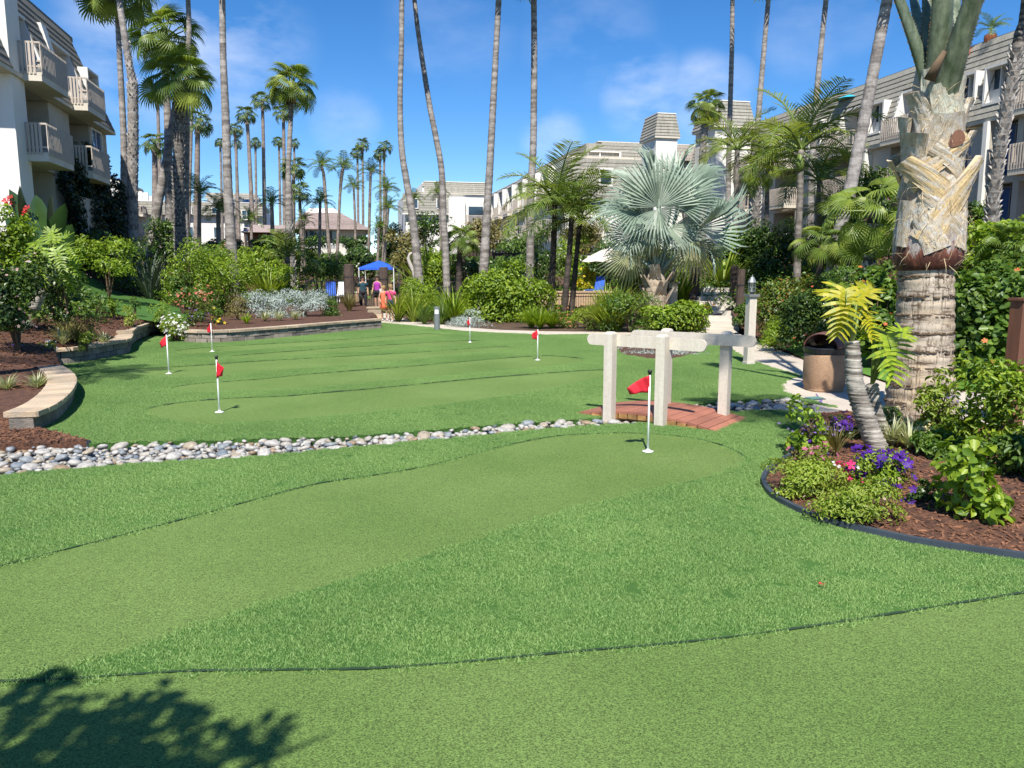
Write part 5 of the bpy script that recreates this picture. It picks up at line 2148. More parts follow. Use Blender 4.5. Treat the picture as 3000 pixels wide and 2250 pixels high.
def blossoms(t, P, N, fm, fs, rng, base, name='blossom'):
    """five-petalled flowers, joined: too small to pick apart"""
    vs, fa = [], []
    up = unit(N + np.array([0, -.5, .5]))
    for p, n in zip(P, up):
        n = Vector(n)
        a = n.orthogonal().normalized()
        b = n.cross(a)
        s = fs * rng.uniform(.7, 1.25)
        k0 = len(vs)
        vs.append(Vector(p))
        for k in range(5):
            th = 2 * math.pi * k / 5 + rng.uniform(0, .3)
            for dt, rr in ((-.45, .7), (0, 1.0), (.45, .7)):
                vs.append(Vector(p) + (a * math.cos(th + dt) + b * math.sin(th + dt)) * s * rr * .5 + n * s * .16)
        for k in range(5):
            fa.append((k0, k0 + 1 + 3 * k, k0 + 2 + 3 * k, k0 + 3 + 3 * k))
    o = bpy.data.objects.new(name, np_mesh(name, np.array([list(v) for v in vs]) - np.array(base), np.array(fa), fm))
    COL.objects.link(o)
    o.parent = t
    return o


def strap_arrays(rng, base, n, L, w, lean, segs=4, up=.9, zbase=None):
    vs, fa = [], []
    for k in range(n):
        az = rng.uniform(0, 2 * math.pi)
        ln = L * rng.uniform(.6, 1.1)
        el = math.radians(rng.uniform(90 - 70 * lean, 88))
        bend = rng.uniform(.5, 1.3) * lean
        d = np.array([math.cos(az), math.sin(az), 0])
        side = np.array([-d[1], d[0], 0])
        p = np.array(base) + d * rng.uniform(0, .06) * L
        k0 = len(vs)
        for s in range(segs + 1):
            f = s / segs
            ww = w * (1 - f ** 1.6) * (.7 + .6 * min(1, f * 3)) * .5 + .0008
            vs.append(p + side * ww)
            vs.append(p - side * ww)
            a = el - bend * f * 1.4
            p = p + (d * math.cos(a) + np.array([0, 0, math.sin(a)])) * ln / segs
        for s in range(segs):
            fa.append((k0 + 2 * s, k0 + 2 * s + 1, k0 + 2 * s + 3, k0 + 2 * s + 2))
    return np.array(vs), np.array(fa)


def strap_plant(label, px, Y, pytop, mt, n=60, w=.03, lean=.6, name='grass_clump', cat='grass', z0=None, x=None, flower=None, group=None, spots=1, spread=0, h=None):
    X = pd(px, 795, Y).x if x is None else x
    gz = hz(X, Y) if z0 is None else z0
    _seed[0] += 1
    rng = np.random.default_rng(_seed[0])
    H_ = h or max(.12, pd(px, pytop, Y).z - gz)
    base = Vector((X, Y, gz))
    t = thing(name, label, cat, base, group)
    for k in range(spots):
        off = np.array([rng.uniform(-spread, spread), rng.uniform(-spread, spread) * .6, 0]) if spots > 1 else np.zeros(3)
        b0 = np.array(base) + off
        V, F = strap_arrays(rng, b0, n, H_ * 1.15, w, lean)
        o = bpy.data.objects.new('blades', np_mesh('blades', V - np.array(base), F, mt))
        COL.objects.link(o)
        o.parent = t
    if flower:
        fm, fn, fs = flower
        P = np.array(base) + np.stack([rng.normal(0, H_ * .3 + spread * .5, fn), rng.normal(0, H_ * .25, fn), rng.uniform(H_ * .7, H_ * 1.05, fn)], 1)
        blossoms(t, P, np.tile([0, -.3, 1.0], (fn, 1)), fm, fs, rng, base)
    return t


# ---- palm leaves
def fan_leaf(nseg=24, spread=250, R=1.0, split=.5, droop=.35, pet=.9, pr=.025, cup=.15, mt='fan_green', pmt='stem_green', bend=0.0, seed=0):
    q = random.Random(seed)
    m = MB()
    ph = spread / nseg
    for k in range(nseg):
        th = math.radians(-spread / 2 + ph * (k + .5))
        hw = math.radians(ph / 2)
        Rk = R * (1 - .28 * (abs(th) / math.radians(spread / 2)) ** 2) * q.uniform(.86, 1.07)
        r1 = Rk * split * q.uniform(.82, 1.12)

        def pt(r, a, dz=0.0):
            f = r / R
            z = -droop * R * f ** 2.4 + cup * r * abs(math.sin(th)) + dz
            x = math.cos(a) * r * (1 - .10 * f)
            return (pet + x * math.cos(bend) + z * math.sin(bend), math.sin(a) * r, z * math.cos(bend) - x * math.sin(bend))
        hub = (pet, 0, 0)
        rl, rr_, rg = pt(r1, th - hw), pt(r1, th + hw), pt(r1, th, .035 * R)
        r2 = lerp(r1, Rk, .55)
        sl, sr, sg_ = pt(r2, th - hw * .55, -.01 * R), pt(r2, th + hw * .55, -.01 * R), pt(r2, th, .012 * R)
        tip = pt(Rk, th, -.10 * R * q.uniform(.4, 1.6))
        m.add([hub, rl, rg, rr_, sl, sg_, sr, tip], [(0, 1, 2), (0, 2, 3), (1, 4, 5, 2), (2, 5, 6, 3), (4, 7, 5), (5, 7, 6)])
    m.tube([(0, 0, 0), (pet * .5, 0, .0), (pet + .12 * R, 0, 0)], [pr * 1.5, pr, pr * .5], 6, True, 1)
    me = m.mesh('leaf', [mt, pmt])
    return me


def pinnate_leaf(L=1.0, phi0=60, curl=95, pairs=26, ll=.34, lw=.022, hang=.5, mt='frond_green', pmt='stem_green', seed=0):
    q = random.Random(seed)
    m = MB()
    pts = []
    p = Vector((0, 0, 0))
    n = 14
    for k in range(n + 1):
        pts.append(p.copy())
        a = math.radians(phi0 - curl * (k / n) ** 1.3)
        p = p + Vector((math.cos(a), 0, math.sin(a))) * (L / n)
    m.tube(pts, [.016 * L * (1 - .85 * k / n) + .002 for k in range(n + 1)], 5, False, 1)
    for k in range(pairs):
        s = .16 + .83 * k / (pairs - 1)
        f = s * n
        i = min(n - 1, int(f))
        b = pts[i].lerp(pts[i + 1], f - i)
        t = (pts[i + 1] - pts[i]).normalized()
        up = Vector((-t.z, 0, t.x))
        ln = ll * L * (math.sin(math.pi * min(1, .18 + s * .80)) ** .6) * q.uniform(.88, 1.1)
        for sg_ in (-1, 1):
            d = (Vector((0, sg_, 0)) * .85 + t * .55 + up * q.uniform(.0, .35)).normalized()
            w = t * lw * L * .5
            mid = b + d * ln * .5 + Vector((0, 0, -hang * ln * .10))
            tip = b + d * ln * .93 + Vector((0, 0, -hang * ln * .42))
            m.add([b - w * .6, b + w * .6, mid + w, tip, mid - w], [(0, 1, 2, 4), (4, 2, 3)])
    return m.mesh('frond', [mt, pmt])


def trunk_pts(spec, Y, extend=0.0):
    """spec: (px, py, width px) from top to bottom -> 3D points bottom to top and radii, grown down to the ground"""
    P = [pd(px, py, Y) for px, py, w in spec]
    R = [w / 2 / FPX * Y for px, py, w in spec]
    g = hz(P[-1].x, Y) - .1
    if P[-1].z > g:
        d = (P[-1] - P[-2])
        P.append(P[-1] + d * ((g - P[-1].z) / d.z) if abs(d.z) > .3 else Vector((P[-1].x, Y, g)))
        P[-1].x = P[-2].x + max(-.6, min(.6, P[-1].x - P[-2].x))
        R.append(R[-1] * 1.08)
    if extend:
        d = (P[0] - P[1]).normalized()
        P.insert(0, P[0] + d * extend)
        R.insert(0, R[0] * .92)
    P.reverse()
    R.reverse()
    return P, R


def spline3(P, R, step):
    N = len(P)
    out, rad = [], []
    for i in range(N - 1):
        p0, p1, p2, p3 = P[max(i - 1, 0)], P[i], P[i + 1], P[min(i + 2, N - 1)]
        n = max(2, int((p2 - p1).length / step))
        for k in range(n):
            t = k / n
            out.append(.5 * ((2 * p1) + (p2 - p0) * t + (2 * p0 - 5 * p1 + 4 * p2 - p3) * t * t + (3 * p1 - p0 - 3 * p2 + p3) * t ** 3))
            rad.append(lerp(R[i], R[i + 1], t))
    out.append(P[-1])
    rad.append(R[-1])
    return out, rad


def make_trunk(t, P, R, mt, step=.16, seg=10, bump=.05, boots=None, seed=0):
    q = random.Random(seed)
    pts, rad = spline3(P, R, step)
    rr = [r * (1 + (bump if k % 2 else -bump * .4) + q.uniform(-.02, .02)) for k, r in enumerate(rad)]
    m = MB()
    m.tube(pts, rr, seg, True)
    o = m.build('trunk', mt, t, True)
    if boots:
        f0, f1, size = boots
        b = MB()
        n = len(pts)
        for k in range(int(n * f0), int(n * f1)):
            c, r = pts[k], rad[k]
            for j in range(7):
                a = 2 * math.pi * (j + .5 * (k % 2)) / 7 + q.uniform(-.2, .2)
                d = Vector((math.cos(a), math.sin(a), 0))
                s = Vector((-d.y, d.x, 0))
                w = size * q.uniform(.5, 1.1)
                h = size * q.uniform(.8, 1.8)
                e = q.uniform(.25, .9)
                b0 = c + d * r * .95
                tip = b0 + d * size * e + Vector((0, 0, h))
                b.add([b0 - s * w * .6, b0 + s * w * .6, tip + s * w * .22, tip - s * w * .22, b0 + Vector((0, 0, h * .9))], [(0, 1, 2, 3), (0, 3, 4), (1, 4, 2), (2, 4, 3)])
        bo = b.build('leaf_boots', 'boot_grey', t)
        bo['kind'] = 'stuff'
    return pts, rad


FANS = {}


def fan_set(key, **kw):
    if key not in FANS:
        FANS[key] = [fan_leaf(seed=i, **kw) for i in range(3)]
    return FANS[key]


def place_leaf(t, me, name, c, az, el, roll, s, joined=None):
    e = Euler((roll, -el, az), 'XYZ')
    if joined is None:
        o = inst(me, name, t, c - wloc(t), e, s)
        return o
    m = e.to_matrix()
    joined.add([c + m @ (v.co * s) for v in me.vertices], [tuple(p.vertices) for p in me.polygons])
    joined.mi[-len(me.polygons):] = [p.material_index for p in me.polygons]


def fan_palm(label, spec, Y, cr, nleaf=26, mt='fan_green', bark='bark_grey', extend=0, boots=None, single=True, key='fan', skirt=False, group=None, elmin=-45, elmax=86, crown=None, name='fan_palm', step=.16, seed=None):
    _seed[0] += 1
    q = random.Random(_seed[0] if seed is None else seed)
    P, R = trunk_pts(spec, Y, extend)
    t = thing(name, label, 'palm tree', P[0], group)
    make_trunk(t, P, R, bark, step if single else .6, 10 if single else 7, .05, boots, _seed[0])
    c = Vector(P[-1]) if crown is None else Vector(crown)
    lm = fan_set((key, mt, single), nseg=24 if single else 11, mt=mt, split=.5, droop=.46, pet=.95, pr=.028, cup=.14, R=.9, spread=215, bend=.55)
    J = None if single else MB()
    for k in range(nleaf):
        f = (k + .5) / nleaf
        el = math.radians(lerp(elmax, elmin, f ** .85) + q.uniform(-9, 9))
        az = k * 2.39996 + q.uniform(-.25, .25)
        s = cr / 1.75 * q.uniform(.86, 1.1)
        place_leaf(t, lm[k % 3], 'leaf', c + Vector((0, 0, q.uniform(-.1, .15))) * cr * .3, az, el, q.uniform(-.8, .8), s, J)
    if J:
        J.build('crown', [mt, 'stem_green'], t)
    if skirt:
        m = MB()
        for k in range(26):
            a = k * 2.4
            d = Vector((math.cos(a), math.sin(a), 0))
            s = Vector((-d.y, d.x, 0)) * .06 * cr
            b = c + d * R[-1] - Vector((0, 0, q.uniform(.0, .25) * cr))
            e = b + d * q.uniform(.03, .12) * cr - Vector((0, 0, q.uniform(.2, .45) * cr))
            m.add([b - s, b + s, e + s * .4, e - s * .4], [(0, 1, 2, 3)])
        m.build('dead_skirt', 'skirt_brown', t)
    return t


def feather_palm(label, spec, Y, L, nleaf=14, mt='frond_green', bark='bark_queen', single=True, boots=None, group=None, crown=None, hi=80, lo=5, name='feather_palm', shaft=None, extend=0, pairs=None, leaf_kw=None):
    _seed[0] += 1
    q = random.Random(_seed[0])
    P, R = trunk_pts(spec, Y, extend)
    t = thing(name, label, 'palm tree', P[0], group)
    make_trunk(t, P, R, bark, .16 if single else .6, 10 if single else 7, .04, boots, _seed[0])
    c = Vector(P[-1]) if crown is None else Vector(crown)
    J = None if single else MB()
    kk = ('pin', mt, single)
    if kk not in FANS:
        pr = (30 if single else 15)
        FANS[kk] = [pinnate_leaf(1, ph, cu, pr, .34, .02 if single else .04, hg, mt, seed=i) for i, (ph, cu, hg) in enumerate(((78, 70, .3), (60, 95, .5), (38, 105, .7), (8, 85, .9)))]
    ms = FANS[kk]
    for k in range(nleaf):
        f = (k + .5) / nleaf
        e = lerp(hi, lo, f)
        me = ms[0] if e > 66 else ms[1] if e > 46 else ms[2] if e > 18 else ms[3]
        az = k * 2.39996 + q.uniform(-.3, .3)
        place_leaf(t, me, 'frond', c, az, math.radians(q.uniform(-6, 6)), q.uniform(-.2, .2), L * q.uniform(.85, 1.1), J)
    if J:
        J.build('crown', [mt, 'stem_green'], t)
    if shaft:
        MB().tube([c - Vector((0, 0, shaft)), c - Vector((0, 0, shaft * .6)), c + Vector((0, 0, .15))], [R[-1] * 1.25, R[-1] * 1.35, R[-1] * .6], 10).build('crown_shaft', 'stem_green', t, True)
    return t

# ------------------------------------------------------------------ palms of the photograph
TG = 'tall palms rising past the top of the picture'
fan_palm('slim ringed palm trunk nearest the left building with hanging crown tips', [(340, -30, 14), (349, 136, 14), (356, 271, 16), (363, 420, 18), (364, 556, 20), (370, 690, 22)], 40, 2.2, 24, skirt=True)
fan_palm('left palm with smooth upper trunk and rough booted lower trunk', [(349, 0, 17), (370, 136, 18), (386, 234, 20), (389, 250, 27), (390, 420, 28), (388, 556, 29), (390, 700, 31)], 38, 2.2, 24, extend=2.6, boots=(0, .72, .10))
fan_palm('stout rough booted palm with full crown in the left cluster', [(526, 248, 24), (524, 300, 29), (525, 373, 31), (524, 470, 31), (523, 556, 32), (528, 700, 33)], 42, 2.25, 19, bark='bark_boot', boots=(0, .97, .11), skirt=True, mt='fan_green', elmin=-22)
fan_palm('higher rounded crown behind the stout booted palm', [(483, 118, 18), (485, 230, 19), (491, 339, 20), (493, 450, 22), (496, 600, 24)], 46, 2.3, 26, skirt=True, elmin=-35)
fan_palm('grey palm trunk leaning left in the left cluster', [(520, 244, 16), (514, 310, 18), (505, 370, 21), (488, 468, 23), (471, 556, 24), (456, 640, 26)], 44, 1.7, 14, elmin=-30)
fan_palm('straight thin trunk just right of the stout booted palm', [(551, 0, 13), (554, 100, 14), (549, 200, 15), (547, 430, 16), (545, 560, 17), (545, 690, 18)], 45, 2.2, 22, extend=2.0)
fan_palm('tall plain grey trunk standing alone left of centre', [(651, 0, 17), (654, 170, 18), (661, 339, 22), (668, 556, 26), (676, 690, 30), (682, 775, 33)], 34, 2.3, 24, extend=2.5)
fan_palm('single fan palm with round crown above the clubhouse', [(852, 262, 13), (852, 300, 16), (852, 337, 13), (848, 420, 14), (845, 506, 15), (846, 560, 19), (847, 692, 23), (850, 735, 25)], 50, 1.9, 30, skirt=True, boots=(0, .38, .14), elmin=-35)
fan_palm('tall trunk bending right left of the centre pair', [(1177, 0, 14), (1176, 136, 14), (1172, 300, 15), (1177, 436, 17), (1192, 537, 19), (1209, 639, 22), (1226, 802, 26)], 37, 2.3, 24, extend=3.2)
fan_palm('tall trunk sweeping right, second of the centre pair', [(1214, 0, 12), (1227, 108, 13), (1257, 300, 15), (1277, 402, 16), (1294, 503, 17), (1299, 639, 19), (1304, 707, 20), (1308, 808, 21)], 40, 2.3, 24, extend=3.2)
fan_palm('tall ringed trunk leaning slightly right in the middle', [(1461, 0, 16), (1453, 150, 16), (1445, 300, 18), (1436, 470, 20), (1426, 639, 23), (1418, 780, 28)], 36, 2.3, 24, extend=2.0)
fan_palm('straight upright ringed trunk left of the silver palm', [(1564, 0, 16), (1565, 150, 17), (1564, 300, 18), (1562, 436, 19), (1555, 571, 21), (1553, 780, 24)], 38, 2.3, 24, extend=2.0)
fan_palm('thin straight trunk before the larger stair tower', [(2146, 0, 12), (2144, 149, 13), (2139, 323, 14), (2134, 520, 15), (2132, 680, 16)], 46, 2.3, 22, extend=2.5)
fan_palm('thin trunk right of the larger stair tower', [(2251, 0, 13), (2238, 149, 14), (2221, 348, 16), (2206, 497, 18), (2203, 696, 20)], 42, 2.3, 22, extend=2.0)
fan_palm('thin trunk in front of the right roof beside turquoise umbrella', [(2420, 0, 14), (2402, 174, 15), (2387, 348, 17), (2378, 500, 18), (2374, 660, 20)], 34, 2.2, 22, extend=2.0)
fan_palm('thick smooth trunk leaning right across the right building', [(2599, 0, 30), (2561, 199, 31), (2532, 348, 33), (2494, 537, 35), (2462, 671, 36), (2437, 796, 36), (2425, 850, 38)], 24, 2.3, 24, extend=2.0)
fan_palm('black and white booted trunk at the right edge', [(3004, 0, 20), (2996, 70, 22), (2989, 100, 30), (2954, 298, 33), (2919, 497, 33), (2900, 696, 34), (2886, 760, 38)], 25, 2.3, 24, extend=2.0, bark='bark_boot', boots=(0, .66, .14))
fan_palm('small fan palm crown between the two stair towers', [(2069, 318, 16), (2067, 348, 18), (2059, 448, 20), (2057, 570, 20), (2056, 690, 22)], 47, 1.35, 24, boots=(.3, .97, .12), skirt=True, elmin=-35)
fan_palm('rough booted trunk below arching fronds right of the silver palm', [(2222, 500, 20), (2216, 572, 24), (2212, 671, 26), (2210, 720, 26)], 37, 1.3, 10, bark='bark_boot', boots=(0, .97, .13), elmin=-50, mt='fan_green')
# distant fan palms
FG = 'distant palms against the sky'
for lab, px, py, r, pbx, w, Y in (
        ('distant palm crown highest and leftmost behind the cluster', 460, 288, 27, 472, 9, 78),
        ('distant palm crown peeping right of the stout trunk', 566, 300, 26, 552, 8, 78),
        ('mid-distance bushy palm right of the stout trunk', 580, 362, 44, 576, 14, 62),
        ('mid-distance bushy palm left of the leaning trunk', 453, 424, 46, 456, 15, 60),
        ('distant palm right beside the lone grey trunk', 688, 384, 28, 700, 8, 80),
        ('lower distant palm right beside the lone grey trunk', 693, 424, 18, 694, 6, 92),
        ('small distant crown left of the lone grey trunk', 645, 420, 18, 652, 6, 92),
        ('distant palm with thin red-brown stem right of lone trunk', 721, 340, 33, 742, 10, 75),
        ('short distant palm between two taller thin palms', 748, 420, 20, 752, 6, 92),
        ('tallest thin distant palm left of the clubhouse', 768, 300, 34, 776, 9, 78),
        ('twin-crowned distant palm just left of the round crown', 830, 334, 33, 834, 9, 78),
        ('tiny distant palm left of the single fan palm', 817, 418, 20, 822, 6, 95),
        ('tiny distant palm right of the single fan palm', 862, 422, 17, 862, 6, 98),
        ('upper left palm of the far pair above the white lattice', 1062, 426, 24, 1064, 6, 88),
        ('lower left palm of the far pair above the white lattice', 1047, 452, 22, 1050, 6, 88),
        ('upper right palm of the far pair beside bending trunk', 1126, 432, 25, 1124, 6, 88),
        ('lower right palm of the far pair beside bending trunk', 1113, 455, 23, 1116, 6, 88),
        ('dark bushy palm against lower half of the single fan palm', 860, 498, 42, 858, 9, 58),
        ('dark palm beside the low porch roof', 878, 566, 38, 884, 9, 56)):
    fan_palm(lab, [(px, py, w), ((px * 2 + pbx) / 3, py + 70, w), (pbx, 690, w * 1.3)], Y, r * 1.12 / FPX * Y, 22, 'fan_far', 'bark_far', single=False, group=FG, elmin=-35, skirt=False)
# distant feather palms
for lab, px, py, L, pts, Y in (
        ('left of two slender feather palms over the clubhouse roof', 941, 480, 48, [(942, 488, 7), (948, 510, 9), (953, 571, 9), (962, 700, 10)], 60),
        ('right of two slender feather palms over the clubhouse roof', 1006, 483, 46, [(1006, 492, 7), (1001, 515, 10), (996, 571, 8), (990, 700, 9)], 60),
        ('tall ragged feather palm in the central clump', 1087, 500, 46, [(1086, 505, 7), (1083, 600, 8), (1080, 740, 9)], 58),
        ('feather palm left in the central clump', 1036, 545, 38, [(1036, 548, 6), (1040, 640, 7), (1042, 750, 8)], 57),
        ('feather palm right in the central clump', 1132, 552, 46, [(1132, 556, 7), (1128, 640, 8), (1122, 750, 8)], 57),
        ('low feather palm at right of the central clump', 1138, 606, 44, [(1138, 610, 7), (1132, 680, 8), (1126, 760, 9)], 55),
        ('low feather palm in front of the brown hip roof', 938, 590, 48, [(938, 594, 8), (937, 660, 9), (936, 740, 9)], 56),
        ('grey-green feather palm left of the clubhouse porch', 796, 590, 52, [(796, 596, 10), (798, 660, 12), (800, 740, 13)], 54),
        ('feather palm in front of the distant white wall', 1284, 562, 38, [(1284, 566, 6), (1290, 640, 7), (1292, 760, 8)], 60),
        ('feather palm at left of the distant white wall', 1212, 580, 36, [(1212, 584, 6), (1214, 660, 7), (1216, 760, 8)], 60),
        ('bushy feather palm right of the lone grey trunk base', 640, 610, 60, [(640, 616, 12), (640, 680, 13), (642, 730, 14)], 46),
        ('wispy feather palm behind the stout trunk', 585, 560, 62, [(585, 566, 10), (584, 640, 11), (584, 720, 12)], 46),
        ('feather palm crown at foot of bending centre trunk', 1110, 660, 36, [(1110, 666, 7), (1108, 720, 8), (1106, 780, 9)], 54),
        ('small feather palm before the distant ribbon windows', 735, 640, 40, [(735, 646, 8), (737, 700, 9), (738, 760, 9)], 52),
        ('dark feather palm between clubhouse porch and roof', 890, 640, 36, [(890, 646, 8), (888, 700, 9), (886, 750, 9)], 54)):
    feather_palm(lab, pts, Y, L * 1.15 / FPX * Y, 15, 'frond_dark' if 'dark' in lab or 'ragged' in lab else 'frond_green', 'bark_far', False, group='feather palms round the clubhouse', lo=0)
# nearer feather palms
feather_palm('low feather palm with broad arching fronds left of blue canopy', [(842, 752, 14), (842, 780, 16)], 44, 2.3, 14, 'frond_lime', lo=10)
feather_palm('left king palm on dark stem left of the silver palm', [(1626, 600, 14), (1622, 720, 17), (1616, 842, 20)], 32, 2.9, 14, 'frond_lime', 'bark_dark', hi=82, lo=-5)
feather_palm('middle king palm on dark stem with dead fronds hanging', [(1676, 615, 13), (1668, 740, 16), (1658, 850, 19)], 31, 2.7, 14, 'frond_green', 'bark_dark', lo=-5)
feather_palm('right king palm on dark stem beside the umbrella', [(1700, 645, 12), (1690, 740, 14), (1680, 850, 16)], 32, 2.4, 13, 'frond_green', 'bark_dark', lo=-10)
feather_palm('large feather palm with yellowish arching fronds before right building', [(2346, 440, 17), (2344, 560, 18), (2338, 700, 20), (2335, 800, 22)], 27, 2.9, 15, 'frond_lime', 'bark_queen', hi=80, lo=0, shaft=.7)
feather_palm('dark feather palm just behind the yellowish arching fronds', [(2400, 530, 14), (2396, 640, 15), (2390, 760, 16)], 30, 2.3, 13, 'frond_green', 'bark_queen', lo=0)
feather_palm('feather palm drooping beside the silver palm crown', [(2160, 440, 14), (2156, 600, 15), (2150, 740, 16)], 38, 2.7, 14, 'frond_lime', 'bark_queen', lo=0)
feather_palm('feather palm behind the booted trunk right of silver palm', [(2250, 480, 12), (2246, 620, 14), (2244, 740, 15)], 40, 2.4, 14, 'frond_green', 'bark_queen', lo=0)
feather_palm('feather palm in front of the right lower balconies', [(2440, 620, 14), (2436, 700, 15), (2432, 800, 16)], 28, 1.7, 12, 'frond_green', 'bark_queen', lo=0)
fan_palm('broad fan palm left of the great palm trunk', [(2556, 622, 24), (2550, 700, 30), (2545, 780, 34), (2540, 850, 36)], 18.5, 1.25, 20, 'fan_lime', 'bark_dark', boots=(0, .9, .10), elmin=-70, elmax=75)
fan_palm('low dark fan palm at left under the leaning trunk', [(2405, 720, 18), (2402, 800, 20)], 25, 1.1, 20, 'fan_green', 'bark_dark', elmin=-25)
fan_palm('low dark fan palm at right under the leaning trunk', [(2490, 735, 18), (2486, 805, 20)], 23, 1.0, 20, 'fan_green', 'bark_dark', elmin=-25)
fan_palm('small low fan palm left of the black and white booted trunk foot', [(2880, 770, 14), (2884, 820, 16)], 20, .9, 16, 'fan_green', 'bark_dark', elmin=-20)
fan_palm('low spreading fan palm below the far white wall', [(1348, 712, 14), (1346, 780, 18)], 42, 1.3, 24, 'fan_green', 'bark_dark', elmin=-20)
fan_palm('fan palm with drooping skirt before lower right hedge', [(2960, 740, 14), (2960, 800, 16)], 17, .8, 16, 'fan_green', 'bark_dark', elmin=-25)

# ---- the silver palm
Y = 26.5
base = pd(1922, 860, Y)
c0 = pd(1924, 800, Y)
bp = thing('silver_fan_palm', 'great silver-blue fan palm with stiff pleated leaves in centre', 'palm tree', (base.x, Y, hz(base.x, Y)))
P = [Vector((base.x, Y, hz(base.x, Y) - .1)), Vector((base.x, Y, base.z)), pd(1920, 830, Y), c0]
make_trunk(bp, P, [.30, .36, .36, .26], 'bark_big', .12, 14, .05)
m = MB()
qs = random.Random(9)
for k in range(16):
    a = k * 2.4
    d = Vector((math.cos(a), math.sin(a), 0))
    s = Vector((-d.y, d.x, 0))
    zb = lerp(base.z - .3, c0.z - .1, (k % 8) / 8)
    b0 = Vector((base.x, Y, zb)) + d * .28
    tip = b0 + d * .30 + Vector((0, 0, .50))
    m.hexa([b0 - s * .17, b0 + s * .17, b0 + s * .15 + d * .05, b0 - s * .15 + d * .05, tip - s * .06, tip + s * .06, tip + s * .05 + d * .04, tip - s * .05 + d * .04])
m.build('leaf_base', 'sheath', bp)
BL = [fan_leaf(nn, sp, 1.0, .52, dr, .0, .03, cu, 'bismarck', 'bismarck', seed=40 + i) for i, (nn, sp, dr, cu) in enumerate(((30, 175, .14, .42), (26, 170, .32, .5), (22, 120, .22, .85), (32, 220, .36, .25)))]
BO = [fan_leaf(26, 200, 1.0, .42, .9, .0, .03, -.15, 'bismarck_old', 'bismarck_old', seed=50)]
# hub pixel, direction in the picture (deg from up, clockwise), roll, size px, mesh, depth offset
leaves = [(1930, 606, -2, 0, 172, 0, -.35), (1905, 630, -80, -25, 110, 1, -.15), (1986, 604, 48, -14, 148, 1, -.15), (2046, 668, 60, 58, 182, 2, -.45), (1872, 618, -72, 18, 132, 3, -.2),
          (1885, 560, -36, 30, 140, 1, .6), (2012, 560, 26, -28, 150, 1, .8), (1858, 692, -118, 32, 118, 1, .1), (1930, 612, 178, 25, 120, 2, -.6), (1900, 668, -140, 10, 100, 1, -.2), (1964, 668, 138, -12, 104, 1, -.2),
          (2004, 690, 108, -30, 118, 1, .2), (2084, 612, 72, -42, 130, 3, .9), (1822, 628, -84, 44, 118, 1, .9), (1848, 735, -152, 40, 100, 2, .2), (2062, 722, 148, -38, 105, 2, .2),
          (1905, 520, -15, 60, 120, 2, .9), (1985, 520, 18, -55, 125, 2, 1.2)]
for i, (hx, hy, ang, tilt, size, mk, dy) in enumerate(leaves):
    hub = pd(hx, hy, Y + dy)
    a = math.radians(ang)
    tip = Vector((math.sin(a), 0, math.cos(a)))
    nrm = Vector((0, -1, 0))
    tip = (tip + Vector((0, (-.25 if dy < 0 else .3) + (-.35 if abs(ang) > 100 else 0), 0))).normalized()
    nrm = Vector((0, -1, .35)).normalized()
    yv = nrm.cross(tip).normalized()
    zv = tip.cross(yv).normalized()
    rl = Matrix.Rotation(math.radians(tilt), 3, tip)
    yv, zv = rl @ yv, rl @ zv
    mt4 = Matrix((tip, yv, zv)).transposed()
    s = size / FPX * Y
    lf = bpy.data.objects.new('leaf', BL[mk])
    COL.objects.link(lf)
    lf.parent = bp
    lf.location = hub - wloc(bp)
    lf.rotation_euler = mt4.to_euler()
    lf.scale = (s, s, s)
    st0 = c0 + Vector((qs.uniform(-.12, .12), qs.uniform(-.1, .1), qs.uniform(-.25, .1)))
    MB().tube([st0, st0.lerp(hub, .5) + Vector((0, 0, .08)), hub], [.055, .04, .032], 7).build('petiole', 'bismarck', bp, True)
for hx, hy, size, ang in ((1905, 690, 80, 170), (2026, 715, 120, 165), (1845, 745, 95, -165)):
    hub = pd(hx, hy, Y - .5)
    a = math.radians(ang)
    tip = Vector((math.sin(a), -.25, math.cos(a))).normalized()
    nrm = Vector((0, -1, .1)).normalized()
    yv = nrm.cross(tip).normalized()
    zv = tip.cross(yv)
    s = size / FPX * Y
    lf = bpy.data.objects.new('faded_leaf', BO[0])
    COL.objects.link(lf)
    lf.parent = bp
    lf.location = hub - wloc(bp)
    lf.rotation_euler = Matrix((tip, yv, zv)).transposed().to_euler()
    lf.scale = (s, s, s)
    MB().tube([c0, c0.lerp(hub, .5) + Vector((0, 0, .05)), hub], [.055, .04, .03], 7).build('petiole', 'bismarck', bp, True)

# ---- the great palm on the right
Y = 10.2
bx0 = pd(2690, 1200, Y).x
gp_ = thing('great_palm', 'great palm with thick pale ringed trunk and crossed cut leaf bases', 'palm tree', (bx0, Y, 0))


def gz_(py):
    return pd(2700, py, Y).z


prof = [(1225, 2700, 205), (1180, 2697, 196), (1100, 2698, 176), (1000, 2705, 160), (900, 2710, 152), (800, 2712, 146), (770, 2712, 140)]
P = [Vector((bx0, Y, -.05))] + [pd(px, py, Y) for py, px, w in prof]
Rr = [prof[0][2] / 2 / FPX * Y * 1.06] + [w / 2 / FPX * Y for py, px, w in prof]
pts, rad = spline3(P, Rr, .045)
qb = random.Random(3)
m = MB()
m.tube(pts, [r * (1 + (.018 if k % 3 else -.03) + qb.uniform(-.008, .008)) for k, r in enumerate(rad)], 28, True)
m.build('trunk', 'bark_big', gp_, True)
